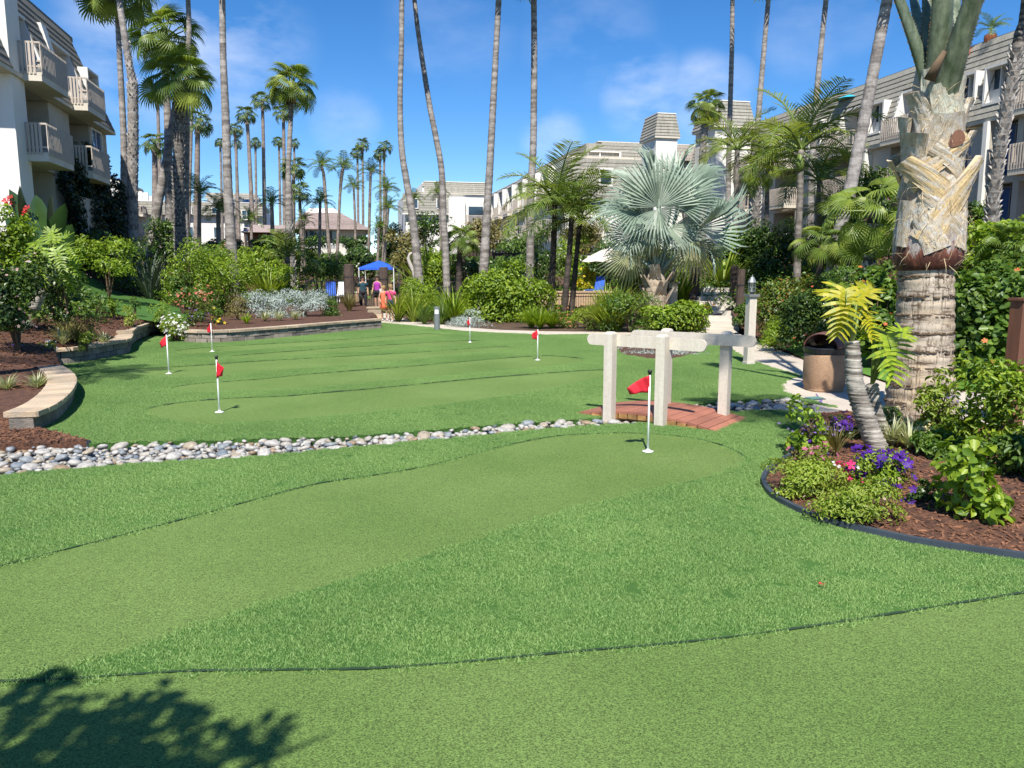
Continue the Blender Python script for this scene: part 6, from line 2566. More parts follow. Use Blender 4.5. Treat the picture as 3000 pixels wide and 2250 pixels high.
# torn fibre scales on the rings
m = MB()
for k in range(900):
    i = qb.randrange(4, len(pts) - 1) // 5 * 5 + 2
    i = min(i, len(pts) - 2)
    a = qb.uniform(0, 6.28)
    d = Vector((math.cos(a), math.sin(a), 0))
    s = Vector((-d.y, d.x, 0))
    b0 = pts[i] + d * rad[i] * 1.0 + Vector((0, 0, qb.uniform(-.02, .02)))
    w = qb.uniform(.01, .05)
    h = qb.uniform(.006, .024)
    m.add([b0 - s * w, b0 + s * w, b0 + s * w * .7 + d * .012 + Vector((0, 0, -h)), b0 - s * w * .6 + d * .016 + Vector((0, 0, -h * .8))], [(0, 1, 2, 3)])
m.build('bark_scales', 'stem_brown', gp_)['kind'] = 'stuff'
# swollen sheath
prof = [(792, 2716, 120), (786, 2716, 168), (760, 2717, 186), (720, 2718, 184), (680, 2720, 178), (640, 2722, 168), (560, 2726, 158), (480, 2730, 148), (400, 2735, 140), (320, 2738, 128), (240, 2740, 112), (160, 2742, 84), (100, 2744, 50)]
P2 = [pd(px, py, Y) for py, px, w in prof]
R2 = [w / 2 / FPX * Y for py, px, w in prof]
pts2, rad2 = spline3(P2, R2, .08)
MB().tube(pts2, [r * (1 + qb.uniform(-.02, .02)) for r in rad2], 26, True).build('sheath', 'sheath_base', gp_, True)


def axis_at(z):
    for a, b_, ra, rb in zip(pts2, pts2[1:], rad2, rad2[1:]):
        if a.z <= z <= b_.z:
            t = (z - a.z) / max(1e-6, b_.z - a.z)
            return a.lerp(b_, t), lerp(ra, rb, t)
    return (pts2[0], rad2[0]) if z < pts2[0].z else (pts2[-1], rad2[-1])


def leaf_base(phi0, z0, phi1, z1, w0, w1, out1, mt='sheath', thick=.05):
    """strap wrapped on the sheath from (phi0,z0) to a free cut end (phi1,z1); phi 0 faces the camera, + is to the right"""
    m = MB()
    n, k = 16, 8
    rows = []
    cen = []
    for i in range(n + 1):
        t = i / n
        cen.append((lerp(phi0, phi1, t), lerp(z0, z1, t ** .92)))
    for i in range(n + 1):
        t = i / n
        phi, z = cen[i]
        c, r = axis_at(z)
        pa, pb = cen[max(0, i - 1)], cen[min(n, i + 1)]
        ds, dz = (pb[0] - pa[0]) * r, pb[1] - pa[1]
        ll = math.hypot(ds, dz)
        ds, dz = ds / ll, dz / ll
        w = lerp(w0, w1, t ** .8)
        lift = .012 + out1 * t ** 2.2
        row, row2 = [], []
        for j in range(k + 1):
            v = j / k - .5
            ph = phi + dz * v * w / r
            zz = z - ds * v * w
            d = Vector((math.sin(ph), -math.cos(ph), 0))
            bulge = (.25 - v * v) * w * (.10 + .30 * t) + .012 * math.sin(v * 19 + i * .5)
            row.append(Vector((c.x, c.y, zz)) + d * (r + lift + bulge))
            row2.append(Vector((c.x, c.y, zz)) + d * (r + lift + bulge - thick))
        rows.append((row, row2))
    W_ = k + 1
    for side in (0, 1):
        m.add([p for rw_ in rows for p in rw_[side]], [(i * W_ + j, i * W_ + j + 1, (i + 1) * W_ + j + 1, (i + 1) * W_ + j) for i in range(n) for j in range(k)])
    uvs = [(j / k, i / n) for _ in (0, 1) for i in range(n + 1) for j in range(k + 1)]
    for j in (0, k):
        b0 = len(m.v)
        m.add([p for rw_ in rows for p in (rw_[0][j], rw_[1][j])], [(2 * i, 2 * i + 1, 2 * i + 3, 2 * i + 2) for i in range(n)])
        uvs += [(j / k + d_, i / n) for i in range(n + 1) for d_ in (0, .1)]
    for e in (0, n):
        m.add([p for j in range(k + 1) for p in (rows[e][0][j], rows[e][1][j])], [(2 * j, 2 * j + 1, 2 * j + 3, 2 * j + 2) for j in range(k)])
        uvs += [(j / k, e / n + d_) for j in range(k + 1) for d_ in (0, .1)]
    o = m.build('leaf_base', mt, gp_, True)
    ul = o.data.uv_layers.new(name='UVMap')
    li = np.zeros(len(o.data.loops), dtype=np.int32)
    o.data.loops.foreach_get('vertex_index', li)
    sd_ = (phi0 * 7.3 + z0 * 3.1) % 5
    ul.data.foreach_set('uv', (np.array(uvs, dtype=np.float32)[li] + sd_).ravel())
    return o


def zpy(py):
    return pd(2730, py, Y).z


leaf_base(.55, zpy(640), -1.15, zpy(484), .34, .20, .20, 'straw')
leaf_base(-.62, zpy(712), 1.15, zpy(478), .40, .20, .20, 'straw')
leaf_base(1.0, zpy(700), -.7, zpy(570), .30, .20, .03, 'sheath_strap')
leaf_base(-1.2, zpy(640), .3, zpy(540), .30, .20, .03, 'sheath_strap')
leaf_base(-.2, zpy(735), -.75, zpy(640), .34, .22, .02, 'sheath_strap')
leaf_base(.7, zpy(735), 1.15, zpy(620), .34, .22, .02, 'sheath_strap')
leaf_base(1.5, zpy(720), 1.3, zpy(590), .34, .22, .03, 'sheath_strap')
leaf_base(-1.5, zpy(720), -1.25, zpy(590), .34, .22, .03, 'sheath_strap')
leaf_base(-.25, zpy(660), .95, zpy(560), .24, .16, .06, 'sheath_strap')
leaf_base(-1.3, zpy(545), .70, zpy(420), .30, .20, .07, 'straw')
leaf_base(1.25, zpy(550), -.45, zpy(440), .30, .20, .05, 'sheath_strap')
leaf_base(-1.25, zpy(500), -.95, zpy(400), .34, .22, .12, 'sheath_strap')
leaf_base(1.1, zpy(500), 1.3, zpy(395), .34, .20, .14, 'sheath_strap')
leaf_base(-.55, zpy(470), -.15, zpy(352), .34, .20, .08, 'sheath_strap')
leaf_base(.65, zpy(455), .25, zpy(345), .30, .18, .08, 'sheath_strap')
leaf_base(-.75, zpy(405), -1.15, zpy(285), .30, .16, .13, 'sheath_strap')
leaf_base(1.0, zpy(420), 1.25, zpy(300), .30, .18, .13, 'sheath_strap')
leaf_base(.0, zpy(380), -.35, zpy(262), .32, .20, .07, 'sheath_pale')
leaf_base(.55, zpy(385), .55, zpy(235), .34, .24, .07, 'sheath_pale')
leaf_base(-.6, zpy(330), -.7, zpy(215), .28, .16, .07, 'sheath_pale')
leaf_base(.9, zpy(340), .75, zpy(225), .28, .18, .05, 'sheath_pale')
leaf_base(2.4, zpy(640), 3.9, zpy(450), .40, .22, .18, 'straw')
leaf_base(3.9, zpy(600), 2.5, zpy(420), .40, .22, .18, 'straw')
leaf_base(2.2, zpy(480), 3.2, zpy(330), .40, .26, .1, 'sheath_strap')
leaf_base(-2.4, zpy(500), -1.7, zpy(340), .44, .26, .1, 'sheath_strap')
leaf_base(2.0, zpy(540), 1.6, zpy(400), .40, .24, .1, 'sheath_strap')
# brown heart-shaped cut face
m = MB()
c, r = axis_at(zpy(425))
cc = Vector((c.x + .08, c.y - r - .075, zpy(428)))
ring = [cc + Vector((math.cos(a) * .10, 0, math.sin(a) * .10 * (1 + .35 * math.sin(a)) + .03 * math.cos(a))) for a in [2 * math.pi * k / 16 for k in range(16)]]
m.add([cc + Vector((0, -.004, 0))] + ring, [(0, 1 + k, 1 + (k + 1) % 16) for k in range(16)])
m.build('cut_face', 'brown_wood', gp_)
# loose fibres torn from the sheath
m = MB()
for k in range(420):
    z = lerp(zpy(780), zpy(260), qb.random() ** 1.2)
    c, r = axis_at(z)
    ph = qb.uniform(-1.9, 1.9)
    d = Vector((math.sin(ph), -math.cos(ph), 0))
    sd = Vector((d.y, -d.x, 0))
    p0 = Vector((c.x, c.y, z)) + d * (r + qb.uniform(.01, .10))
    ln = qb.uniform(.06, .22)
    dr = (sd * qb.uniform(-.8, .8) + Vector((0, 0, qb.uniform(-1, 1))) + d * .15).normalized()
    w = dr.cross(d).normalized() * qb.uniform(.001, .0035)
    p1 = p0 + dr * ln * .5 + d * .015
    p2 = p0 + dr * ln + Vector((0, 0, -.02))
    m.add([p0 - w, p0 + w, p1 + w, p1 - w, p2], [(0, 1, 2, 3), (3, 2, 4)])
m.build('torn_fibre', 'straw', gp_)['kind'] = 'stuff'
# rising leaf stalks with toothed edges, and the crown above the frame
stalks = [((2708, 205), (2672, 100), (2626, -25), 34, .0), ((2726, 215), (2722, 100), (2718, -30), 40, .1), ((2750, 225), (2757, 100), (2763, -30), 66, -.15),
          ((2766, 285), (2806, 145), (2860, -25), 64, -.30), ((2786, 200), (2794, 90), (2802, -30), 34, .3), ((2728, 220), (2690, 60), (2670, -40), 30, .5), ((2750, 230), (2830, 60), (2890, -60), 30, .55)]
MB().tube([pd(2722, 235, Y - .35), pd(2742, 195, Y - .42), pd(2768, 150, Y - .45)], [.075, .055, .03], 8, True, 0, .6).build('cut_stalk', 'stem_brown', gp_, True)
ml = fan_set(('great', 'fan_green', True), nseg=34, mt='fan_green', bend=0, split=.6, droop=.3, pet=.02, pr=.02, cup=.2, R=1.0, spread=280)
for i, (a, b_, c_, w, dy) in enumerate(stalks):
    A, B, C_ = pd(*a, Y - .12 + dy * .3), pd(*b_, Y - .15 + dy), pd(*c_, Y - .1 + dy * 2)
    r = w / 2 / FPX * Y
    d = (C_ - B).normalized()
    E = C_ + d * 2.3
    pp, rr = spline3([A - (B - A) * .35, A, B, C_, E], [r * 1.45, r * 1.2, r, r * .85, r * .5], .12)
    m = MB()
    m.tube(pp, rr, 8, True, 0, .62)
    s_ = m.build('leaf_stalk', 'petiole_green', gp_, True)
    tm = MB()
    for k in range(3, len(pp) - 2):
        for sg_ in (-1, 1):
            for h_ in (0, .5):
                p = pp[k].lerp(pp[k + 1], h_)
                t = (pp[k + 1] - pp[k]).normalized()
                sd = t.cross(Vector((0, -1, 0))).normalized() * sg_
                e0 = p + sd * rr[k] * .97
                tm.add([e0, e0 + t * .03, e0 + sd * .016 + t * .022], [(0, 1, 2)])
    tm.build('teeth', 'stem_brown', s_)['kind'] = 'stuff'
    az = math.atan2(d.y, d.x)
    if i > 4:
        continue
    lf = inst(ml[i % 3], 'leaf', gp_, E - wloc(gp_), Euler((0, -math.asin(max(-1, min(1, d.z))) + .1, az)), .55)

# ------------------------------------------------------------------ shrubs and flowers
# --- left slope
shrub('glossy dark shrub with pale pink blossoms at left edge', (-60, 135, 735, 945), 14.5, 'leaf_dark', 2600, .085, .5, 12, ('petal_blush', 90, .06))
shrub('bright leafy bush behind the pink blossom shrub at left edge', (-80, 95, 600, 800), 16.5, 'leaf_bright', 1800, .10, .5, 10)
shrub('dark small-leaved shrub around the left leaning stem', (90, 240, 760, 935), 17.5, 'leaf_dark', 1800, .075, .5, 10, ('petal_blush', 30, .05))
shrub('leafy shrub left of the upper green', (120, 235, 690, 875), 24, 'leaf_mid', 1600, .12, .4, 11)
shrub('yellow-green leafy shrub under the vine', (215, 400, 690, 800), 27, 'leaf_bright', 1500, .13, .4, 10)
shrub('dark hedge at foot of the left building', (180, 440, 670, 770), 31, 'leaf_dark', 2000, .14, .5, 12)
shrub('bright shrub at foot of the lone grey trunk', (480, 640, 700, 870), 30, 'leaf_bright', 2200, .12, .4, 12)
shrub('broad yellow-green shrub behind the orange flowers', (590, 760, 720, 870), 31, 'leaf_bright', 2200, .12, .38, 12)
shrub('reddish-tipped green shrub left of lone grey trunk', (560, 690, 715, 800), 34, 'leaf_mid', 1400, .12, .4, 10, ('petal_coral', 26, .10))
shrub('low dark shrub between upper green and orange flowers', (490, 570, 790, 880), 27, 'leaf_mid', 1100, .10, .45, 9)
shrub('trailing orange flower patch on the mulch slope', (505, 625, 838, 888), 25, 'leaf_mid', 500, .09, .5, 7, ('petal_coral', 70, .10), 'flower_patch', 'flowers')
shrub('feathery silver shrub at left above the long wall', (715, 860, 848, 935), 28.5, 'leaf_silver', 2600, .10, .22, 12, None, 'silver_shrub')
shrub('feathery silver shrub at right above the long wall', (820, 965, 845, 935), 29.2, 'leaf_silver', 2600, .10, .22, 12, None, 'silver_shrub')
shrub('brown-green shrub left of the silver shrubs', (655, 735, 860, 925), 27, 'leaf_olive', 900, .08, .3, 8)
shrub('green shrub right end of the silver shrubs', (935, 1000, 868, 938), 29.5, 'leaf_mid', 900, .09, .4, 8)
strap_plant('tawny grass clump in front of the left timber pile', 1020, 33, 865, 'leaf_olive', 150, .02, .55, h=.85, z0=.27)
strap_plant('dark spiky flax plant beside the upper green', 435, 31.5, 735, 'leaf_flax', 70, .075, .6, 'flax_plant', 'plant', h=2.1)
strap_plant('big variegated grass clump above the stepped wall', 195, 16.8, 930, 'leaf_olive', 190, .016, .8, h=.55, spots=2, spread=.35)
strap_plant('cream striped grass tuft left of the variegated clump', 165, 16.3, 945, 'leaf_varieg', 70, .022, .7, h=.42)
strap_plant('cream striped grass tuft right of the variegated clump', 290, 17.6, 950, 'leaf_varieg', 60, .022, .7, h=.36)
strap_plant('silvery tuft on the mulch at far left', 45, 16.5, 960, 'leaf_silver', 90, .014, .6, h=.34)
strap_plant('second silvery tuft cut by the left edge', -5, 16.2, 965, 'leaf_silver', 80, .014, .6, h=.34)
strap_plant('striped grass clump inside the nearest seat wall', 25, 11.9, 1075, 'leaf_varieg', 110, .016, .75, h=.30, spots=2, spread=.25, z0=.10)
strap_plant('small green grass clump at end of nearest bed', 75, 12.3, 1085, 'leaf_mid', 70, .014, .7, h=.2, z0=.1)
for lab, px, Y, h, mt in (('striped grass tuft first from left along the long wall', 770, 26.2, .42, 'leaf_varieg'), ('striped grass tuft second along the long wall', 812, 26.5, .45, 'leaf_varieg'),
                          ('striped grass tuft third along the long wall', 860, 27.0, .38, 'leaf_varieg'), ('green grass tuft at left along the long wall', 715, 25.0, .38, 'leaf_bright')):
    strap_plant(lab, px, Y, 0, mt, 70, .028, .7, h=h, z0=.27)
shrub('white flower mound in the gap between block walls', (470, 560, 918, 985), 21.6, 'leaf_bright', 900, .06, .5, 7, ('petal_white', 150, .085), 'flower_mound', 'flowers', z0=.0)
shrub('white flower mound beside the stepped wall start', (110, 168, 998, 1048), 15.6, 'leaf_bright', 450, .05, .5, 7, ('petal_white', 110, .055), 'flower_mound', 'flowers', z0=.18)
shrub('purple flower patch left of the white mound', (15, 108, 1000, 1040), 15.0, 'leaf_mid', 400, .05, .5, 7, ('petal_lavender', 110, .05), 'flower_patch', 'flowers', z0=.18)
shrub('yellow bloom by the short flag', (620, 660, 905, 950), 24.6, 'leaf_mid', 250, .07, .45, 6, ('petal_yellow', 14, .10), 'flower_clump', 'flowers', z0=.35)
shrub('purple blue flower clump left of the yellow bloom', (535, 605, 905, 955), 23.6, 'leaf_mid', 400, .07, .45, 7, ('petal_lavender', 40, .07), 'flower_clump', 'flowers', z0=.3)
for lab, bx_, Y, mt, n in (('young leafy plant in front of the upper green at left', (255, 320, 850, 945), 20.5, 'leaf_mid', 260), ('small bushy plant in front of the upper green', (310, 345, 870, 920), 22.0, 'leaf_bright', 240),
                           ('low yellowish plant on the mulch slope', (355, 405, 893, 950), 21.0, 'leaf_lime', 240), ('small plant at back of the mulch slope', (375, 410, 868, 905), 23.5, 'leaf_mid', 180),
                           ('leafy plant beside the stepped wall end', (440, 505, 880, 950), 22.8, 'leaf_bright', 300), ('low green plant behind variegated clump', (225, 300, 905, 965), 18.5, 'leaf_mid', 260),
                           ('low lime plant at foot of stepped wall', (225, 280, 965, 1020), 16.4, 'leaf_lime', 260), ('small sprig on the mulch near left edge', (10, 40, 925, 958), 17.8, 'leaf_bright', 120),
                           ('low plant below the orange flowers', (590, 650, 870, 925), 25.0, 'leaf_croton', 280), ('ferny plant beside the purple blue clump', (560, 620, 868, 925), 26.0, 'leaf_olive', 320)):
    shrub(lab, bx_, Y, mt, n, .075, .38, 6, None, 'young_plant', 'plant')
# paddle-leaved clump
pp = pd(120, 660, 21)
pl = thing('paddle_leaf_plant', 'dark paddle-leaved clump with red blooms below the left balconies', 'plant', (pp.x, 21, hz(pp.x, 21)))
qp = random.Random(8)
for k, (tx, ty, sz) in enumerate(((25, 540, 1.3), (55, 510, 1.4), (100, 520, 1.5), (150, 555, 1.2), (190, 570, 1.1), (200, 620, 1.1), (210, 645, 1.0), (60, 590, 1.2), (10, 600, 1.2), (120, 590, 1.1), (160, 640, 1.0), (90, 640, 1.0), (30, 650, 1.0), (215, 690, .9))):
    yy = 21 + qp.uniform(-.6, .6)
    tip = pd(tx, ty, yy)
    b0 = pp + Vector((qp.uniform(-.7, .7), qp.uniform(-.4, .4), 0))
    b0.z = hz(pp.x, 21)
    mid = b0.lerp(tip, .38) + Vector((0, 0, .25))
    m = MB()
    n = 9
    w = Vector((qp.uniform(-.2, .2), 1, 0)) if k % 2 else Vector((1, qp.uniform(-.4, .4), .2))
    vs = []
    d = (tip - mid)
    for i in range(n + 1):
        t = i / n
        p = mid + d * t + Vector((0, 0, -.30 * t * t * sz * (.3 + .7 * (k % 3) / 2)))
        ww = .19 * sz * math.sin(math.pi * min(1, .06 + t * .94)) ** .7
        sd = (w - d.normalized() * w.dot(d.normalized())).normalized()
        up = d.normalized().cross(sd)
        vs += [p - sd * ww + up * ww * .25, p, p + sd * ww + up * ww * .25]
    m.add(vs, [(3 * i + j, 3 * i + j + 1, 3 * i + j + 4, 3 * i + j + 3) for i in range(n) for j in range(2)])
    m.tube([b0, mid, mid + d * .5], [.035, .025, .012], 6, False, 1)
    m.build('leaf', ['leaf_paddle', 'stem_green'], pl, True)
rngp = np.random.default_rng(4)
blossoms(pl, np.array([list(pd(px, py, 20.6)) for px, py in ((20, 590), (26, 600), (30, 580), (75, 620), (80, 610), (70, 628))]), np.tile([0, -.6, .6], (6, 1)), 'petal_red', .22, rngp, wloc(pl))

# climbing vine on the left block
rngv = np.random.default_rng(77)
vine = thing('climbing_vine', 'dark climbing vine smothering the corner of the left block', 'vine', FL.p(36.5, .1, 2.6))
n = 15000
u_ = rngv.uniform(33.2, 41.2, n)
zz = rngv.uniform(2.2, 7.4, n)
lim = 7.4 - 1.3 * np.abs(u_ - 37.2) / 3 + rngv.normal(0, .25, n)
kp = zz < lim
u_, zz = u_[kp], zz[kp]
oo = .15 + rngv.uniform(0, .75, len(u_)) * (1 - (zz - 2.4) / 7) + .25 * np.sin(u_ * 2.3) * np.sin(zz * 1.9)
Pv = np.array([list(FL.p(a, o, z)) for a, o, z in zip(u_, oo, zz)])
Nv = unit(np.tile([RX.x, RX.y, .3], (len(Pv), 1)) + rngv.normal(size=(len(Pv), 3)) * .5)
V, F = leaf_arrays(rngv, Pv, Nv, .17 * rngv.uniform(.7, 1.3, len(Pv)), .6)
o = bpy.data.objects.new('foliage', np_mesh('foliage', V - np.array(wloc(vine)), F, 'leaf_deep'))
COL.objects.link(o)
o.parent = vine
m = MB()
for a in (34.5, 35.5, 36.6, 37.4, 38.5, 39.4):
    m.tube([FL.p(a, .12, 2.4), FL.p(a + .3, .08, 4.0), FL.p(a + .1, .1, 6.0)], [.05, .035, .015], 6)
m.build('stem', 'stem_brown', vine)


# split-leaved philodendrons
def split_leaf(seed, n=8, mt='leaf_philo', droop=.5, L=1.0, wid=.60):
    """deeply lobed leaf along +X, hanging towards -Z at the tip"""
    q = random.Random(seed)
    m = MB()

    def axis(t):
        return Vector((t * L * (1 - .12 * t), 0, -droop * L * t ** 1.8))
    for k in range(26):
        t0, t1 = k / 26, (k + 1) / 26
        w0 = wid * L * .36 * (1 - t0 * .9) * (.5 + min(1, t0 * 4) * .5)
        w1 = wid * L * .36 * (1 - t1 * .9) * (.5 + min(1, t1 * 4) * .5)
        a, b_ = axis(t0), axis(t1)
        m.add([a + Vector((0, -w0, .02)), a, a + Vector((0, w0, .02)), b_ + Vector((0, w1, .02)), b_, b_ + Vector((0, -w1, .02))], [(0, 1, 4, 5), (1, 2, 3, 4)])
    for k in range(n):
        t = .0 + .93 * k / (n - 1)
        a = axis(t)
        ln0 = wid * L * (1.15 - .75 * t)
        sw0 = lerp(-.75, .9, t ** .6)
        for sg_ in (-1, 1):
            ln = ln0 * q.uniform(.74, 1.2)
            sw = sw0 + q.uniform(-.16, .16)
            d = Vector((sw, sg_, q.uniform(-.2, .2))).normalized()
            w = Vector((d.y * sg_, -d.x * sg_, 0)) * L * .056 * (1 - .35 * t)
            pr = None
            for i in range(6):
                f = i / 5
                p = a + d * ln * f + Vector((.10 * L * f * f, 0, .06 * L * f - droop * .35 * ln * f * f))
                ww = w * (1.15 - .55 * f + .22 * math.sin(f * 8 + k)) * (1 if i < 5 else .12)
                cur = [p - ww, p + ww]
                if pr:
                    m.add([pr[0], pr[1], cur[1], cur[0]], [(0, 1, 2, 3)])
                pr = cur
    return m.mesh('leaf', [mt])


PH = [split_leaf(i, 10, 'leaf_philo', dr) for i, dr in enumerate((.55, .35, .8))]
PY = [split_leaf(10 + i, 11, 'leaf_yellow', dr) for i, dr in enumerate((.9, .5))]
PG = [split_leaf(20 + i, 9, 'leaf_bright', dr) for i, dr in enumerate((.5, .3, .8))]


def philodendron(label, trunk, Y, leafspec, stubs=True, name='philodendron'):
    P = [pd(px, py, Y) for px, py, w in trunk]
    Rr_ = [w / 2 / FPX * Y for px, py, w in trunk]
    P.reverse()
    Rr_.reverse()
    t = thing(name, label, 'plant', P[0])
    pts_, rad_ = spline3(P, Rr_, .022 if Y < 12 else .07)
    q = random.Random(int(trunk[0][0]))
    m = MB()
    m.tube(pts_, [r * (1 + (.085 if k % 2 else -.06) + q.uniform(-.03, .03)) for k, r in enumerate(rad_)], 14, True, jit=q)
    m.build('trunk', 'bark_philo', t, True)
    top = P[-1]
    for (hx, hy, dy, tx, ty, dty, ms, size) in leafspec:
        hub = pd(hx, hy, Y + dy)
        tp = pd(tx, ty, Y + dty)
        x = (tp - hub).normalized()
        s = size / FPX * Y
        nrm = Vector((0, -.55, .85))
        yv = nrm.cross(x).normalized()
        zv = x.cross(yv)
        lf = bpy.data.objects.new('leaf', ms)
        COL.objects.link(lf)
        lf.parent = t
        lf.location = hub - wloc(t)
        lf.rotation_euler = Matrix((x, yv, zv)).transposed().to_euler()
        lf.scale = (s, s, s)
        MB().tube([top, top.lerp(hub, .5) + Vector((0, 0, .06)), hub, hub + x * s * .3], [.02, .015, .011, .005], 7).build('petiole', 'stem_green', t, True)
    return t


philodendron('philodendron with brilliant yellow split leaves and scarred grey trunk', [(2497, 1000, 38), (2500, 1060, 44), (2506, 1130, 50), (2530, 1210, 56), (2560, 1290, 58), (2580, 1335, 62)], 7.9,
             [(2478, 855, -.2, 2486, 980, -.42, PY[0], 112), (2512, 870, .1, 2568, 818, .2, PY[1], 105), (2455, 862, .15, 2425, 835, .35, PY[1], 95),
              (2528, 905, .2, 2566, 935, .05, PY[0], 80), (2470, 850, .3, 2455, 818, .5, PH[1], 80)])
philodendron('smaller green philodendron beside the great palm trunk', [(2555, 1125, 34), (2560, 1170, 36), (2570, 1215, 36), (2610, 1290, 28)], 8.2,
             [(2600, 990, -.1, 2630, 1060, -.35, PH[0], 125), (2590, 985, .1, 2560, 950, .3, PH[1], 90), (2640, 985, .2, 2650, 940, .4, PH[1], 80), (2560, 985, 0, 2545, 950, -.2, PH[2], 70)])
philodendron('left philodendron with leaning dark stem and drooping split leaves', [(148, 775, 20), (135, 815, 28), (118, 860, 30), (98, 905, 30)], 15.8,
             [(150, 700, -.2, 142, 655, 0, PG[1], 55), (190, 725, 0, 228, 745, -.3, PG[0], 62), (105, 735, -.2, 70, 762, -.4, PG[0], 60), (160, 710, .3, 192, 680, .5, PG[1], 58),
              (115, 712, .3, 82, 684, .5, PG[2], 58), (185, 790, -.1, 200, 845, -.2, PG[2], 60), (118, 785, -.3, 108, 825, -.4, PH[2], 52), (198, 765, .2, 228, 790, .1, PG[0], 58), (92, 765, .3, 50, 780, .4, PG[0], 58),
              (135, 735, -.4, 120, 790, -.6, PG[2], 55), (165, 735, -.4, 180, 795, -.6, PG[0], 55)])

# --- middle
shrub('large rounded glossy bush behind the silver ground cover', (1355, 1620, 768, 935), 31, 'leaf_bright', 5200, .13, .55, 16, None, six=True)
shrub('bright bush right of the walkers', (1170, 1290, 810, 930), 31.5, 'leaf_bright', 2600, .15, .3, 12)
strap_plant('arching strap-leaved clump right of the walkers', 1200, 30.5, 850, 'leaf_lime', 110, .05, .7, 'strap_plant', 'plant', h=1.4, spots=2, spread=.6)
strap_plant('arching lime clump left of the rounded glossy bush', 1300, 30.5, 850, 'leaf_bright', 120, .04, .7, 'strap_plant', 'plant', h=1.5, spots=2, spread=.5)
strap_plant('dark grassy clump behind the bollard light', 1265, 28.6, 880, 'leaf_mid', 130, .025, .65, h=.85, spots=2, spread=.4)
shrub('low round silver ground cover beside the bollard light', (1305, 1440, 905, 960), 27.5, 'leaf_silver', 1500, .07, .25, 10, None, 'silver_shrub')
strap_plant('grassy green clump right of the silver ground cover', 1560, 26.8, 890, 'leaf_bright', 240, .022, .75, h=.8, spots=3, spread=.7)
shrub('coral flower patch along the path edge', (1610, 1690, 905, 968), 27, 'leaf_croton', 800, .08, .4, 8, ('petal_coral', 60, .08), 'flower_patch', 'flowers')
shrub('yellow-green flower patch right of the coral patch', (1680, 1770, 895, 965), 26.8, 'leaf_lime', 900, .09, .35, 8, ('petal_coral', 36, .07), 'flower_patch', 'flowers')
strap_plant('tall arching yellow-green clump left of the rounded hedge', 1800, 25.8, 835, 'leaf_lime', 150, .045, .7, 'strap_plant', 'plant', h=1.55, spots=3, spread=.55)
shrub('leafy green mass in front of the silver palm base', (1760, 1930, 850, 970), 25.2, 'leaf_mid', 2200, .12, .3, 12)
shrub('rounded glossy hedge left of the concrete steps', (1880, 2072, 880, 985), 24.0, 'leaf_bright', 3600, .10, .55, 14, None, six=True)
shrub('low silver border plant behind the front bridge rail', (1800, 2065, 1012, 1046), 18.5, 'leaf_silver', 1500, .055, .25, 10, None, 'silver_shrub', depth=.5)
shrub('yellow flowering bush by the pool', (1694, 1742, 785, 832), 42.5, 'leaf_yellow', 700, .16, .5, 8, ('petal_yellow', 90, .16), z0=.75)
strap_plant('tall canna-like clump right of the smaller lantern post', 2005, 30.5, 760, 'leaf_bright', 60, .13, .45, 'canna_clump', 'plant', h=1.8)
strap_plant('tall leafy clump above the concrete steps', 2120, 33, 740, 'leaf_lime', 60, .13, .5, 'canna_clump', 'plant', h=1.9)
shrub('red flower clump beside the concrete steps', (2045, 2085, 885, 925), 25.6, 'leaf_dark', 300, .07, .5, 6, ('petal_red', 50, .07), 'flower_clump', 'flowers')
shrub('large broad-leaved tree right of the silver palm', (2110, 2270, 665, 830), 34, 'leaf_mid', 3600, .16, .7, 16, None, 'broadleaf_tree', 'tree', six=True)
shrub('leafy bank between silver palm and concrete steps', (1960, 2130, 750, 860), 35, 'leaf_bright', 2600, .15, .35, 13)
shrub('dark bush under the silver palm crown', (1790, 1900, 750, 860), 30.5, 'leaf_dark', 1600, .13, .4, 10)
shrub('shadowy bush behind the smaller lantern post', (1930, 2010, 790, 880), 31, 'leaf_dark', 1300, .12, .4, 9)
# --- right
shrub('clipped round shrub right of the front timber pile', (2150, 2200, 885, 945), 24, 'leaf_mid', 1500, .07, .6, 10)
shrub('clipped grassy round shrub right of the lantern post', (2228, 2325, 925, 1010), 19, 'leaf_bright', 2600, .09, .2, 12)
shrub('croton hedge with orange flecks behind the lantern post', (2220, 2420, 810, 985), 20.5, 'leaf_croton', 4200, .10, .45, 16)
shrub('dark flowering hedge behind the litter bin', (2290, 2480, 845, 1010), 17.8, 'leaf_dark', 3600, .09, .45, 15, ('petal_orange', 26, .07))
shrub('broad-leaved hibiscus left of the great palm trunk', (2480, 2650, 790, 1020), 15.5, 'leaf_mid', 2600, .13, .75, 14, ('petal_orange', 10, .09), six=True)
shrub('tall hibiscus hedge right of the great palm trunk', (2780, 2990, 800, 1080), 13.6, 'leaf_mid', 3600, .13, .75, 18, ('petal_orange', 18, .09), six=True)
shrub('upper hibiscus hedge behind the booted right trunk', (2790, 3080, 630, 860), 18, 'leaf_bright', 3600, .14, .6, 16, six=True)
shrub('dark hedge filling the far right behind sign post', (2880, 3120, 700, 1080), 15.5, 'leaf_mid', 3200, .13, .6, 15)
shrub('hedge along the lower right balconies', (2560, 2720, 600, 740), 27, 'leaf_mid', 2200, .16, .5, 12)
shrub('rounded rose bush with pale blooms before right balcony', (2480, 2610, 480, 660), 29, 'leaf_mid', 2200, .13, .5, 12, ('petal_pink', 14, .12))
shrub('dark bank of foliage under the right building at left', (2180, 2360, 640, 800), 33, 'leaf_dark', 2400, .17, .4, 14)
shrub('dark bank of foliage under the right building in middle', (2330, 2520, 640, 800), 31, 'leaf_dark', 2400, .17, .4, 14)
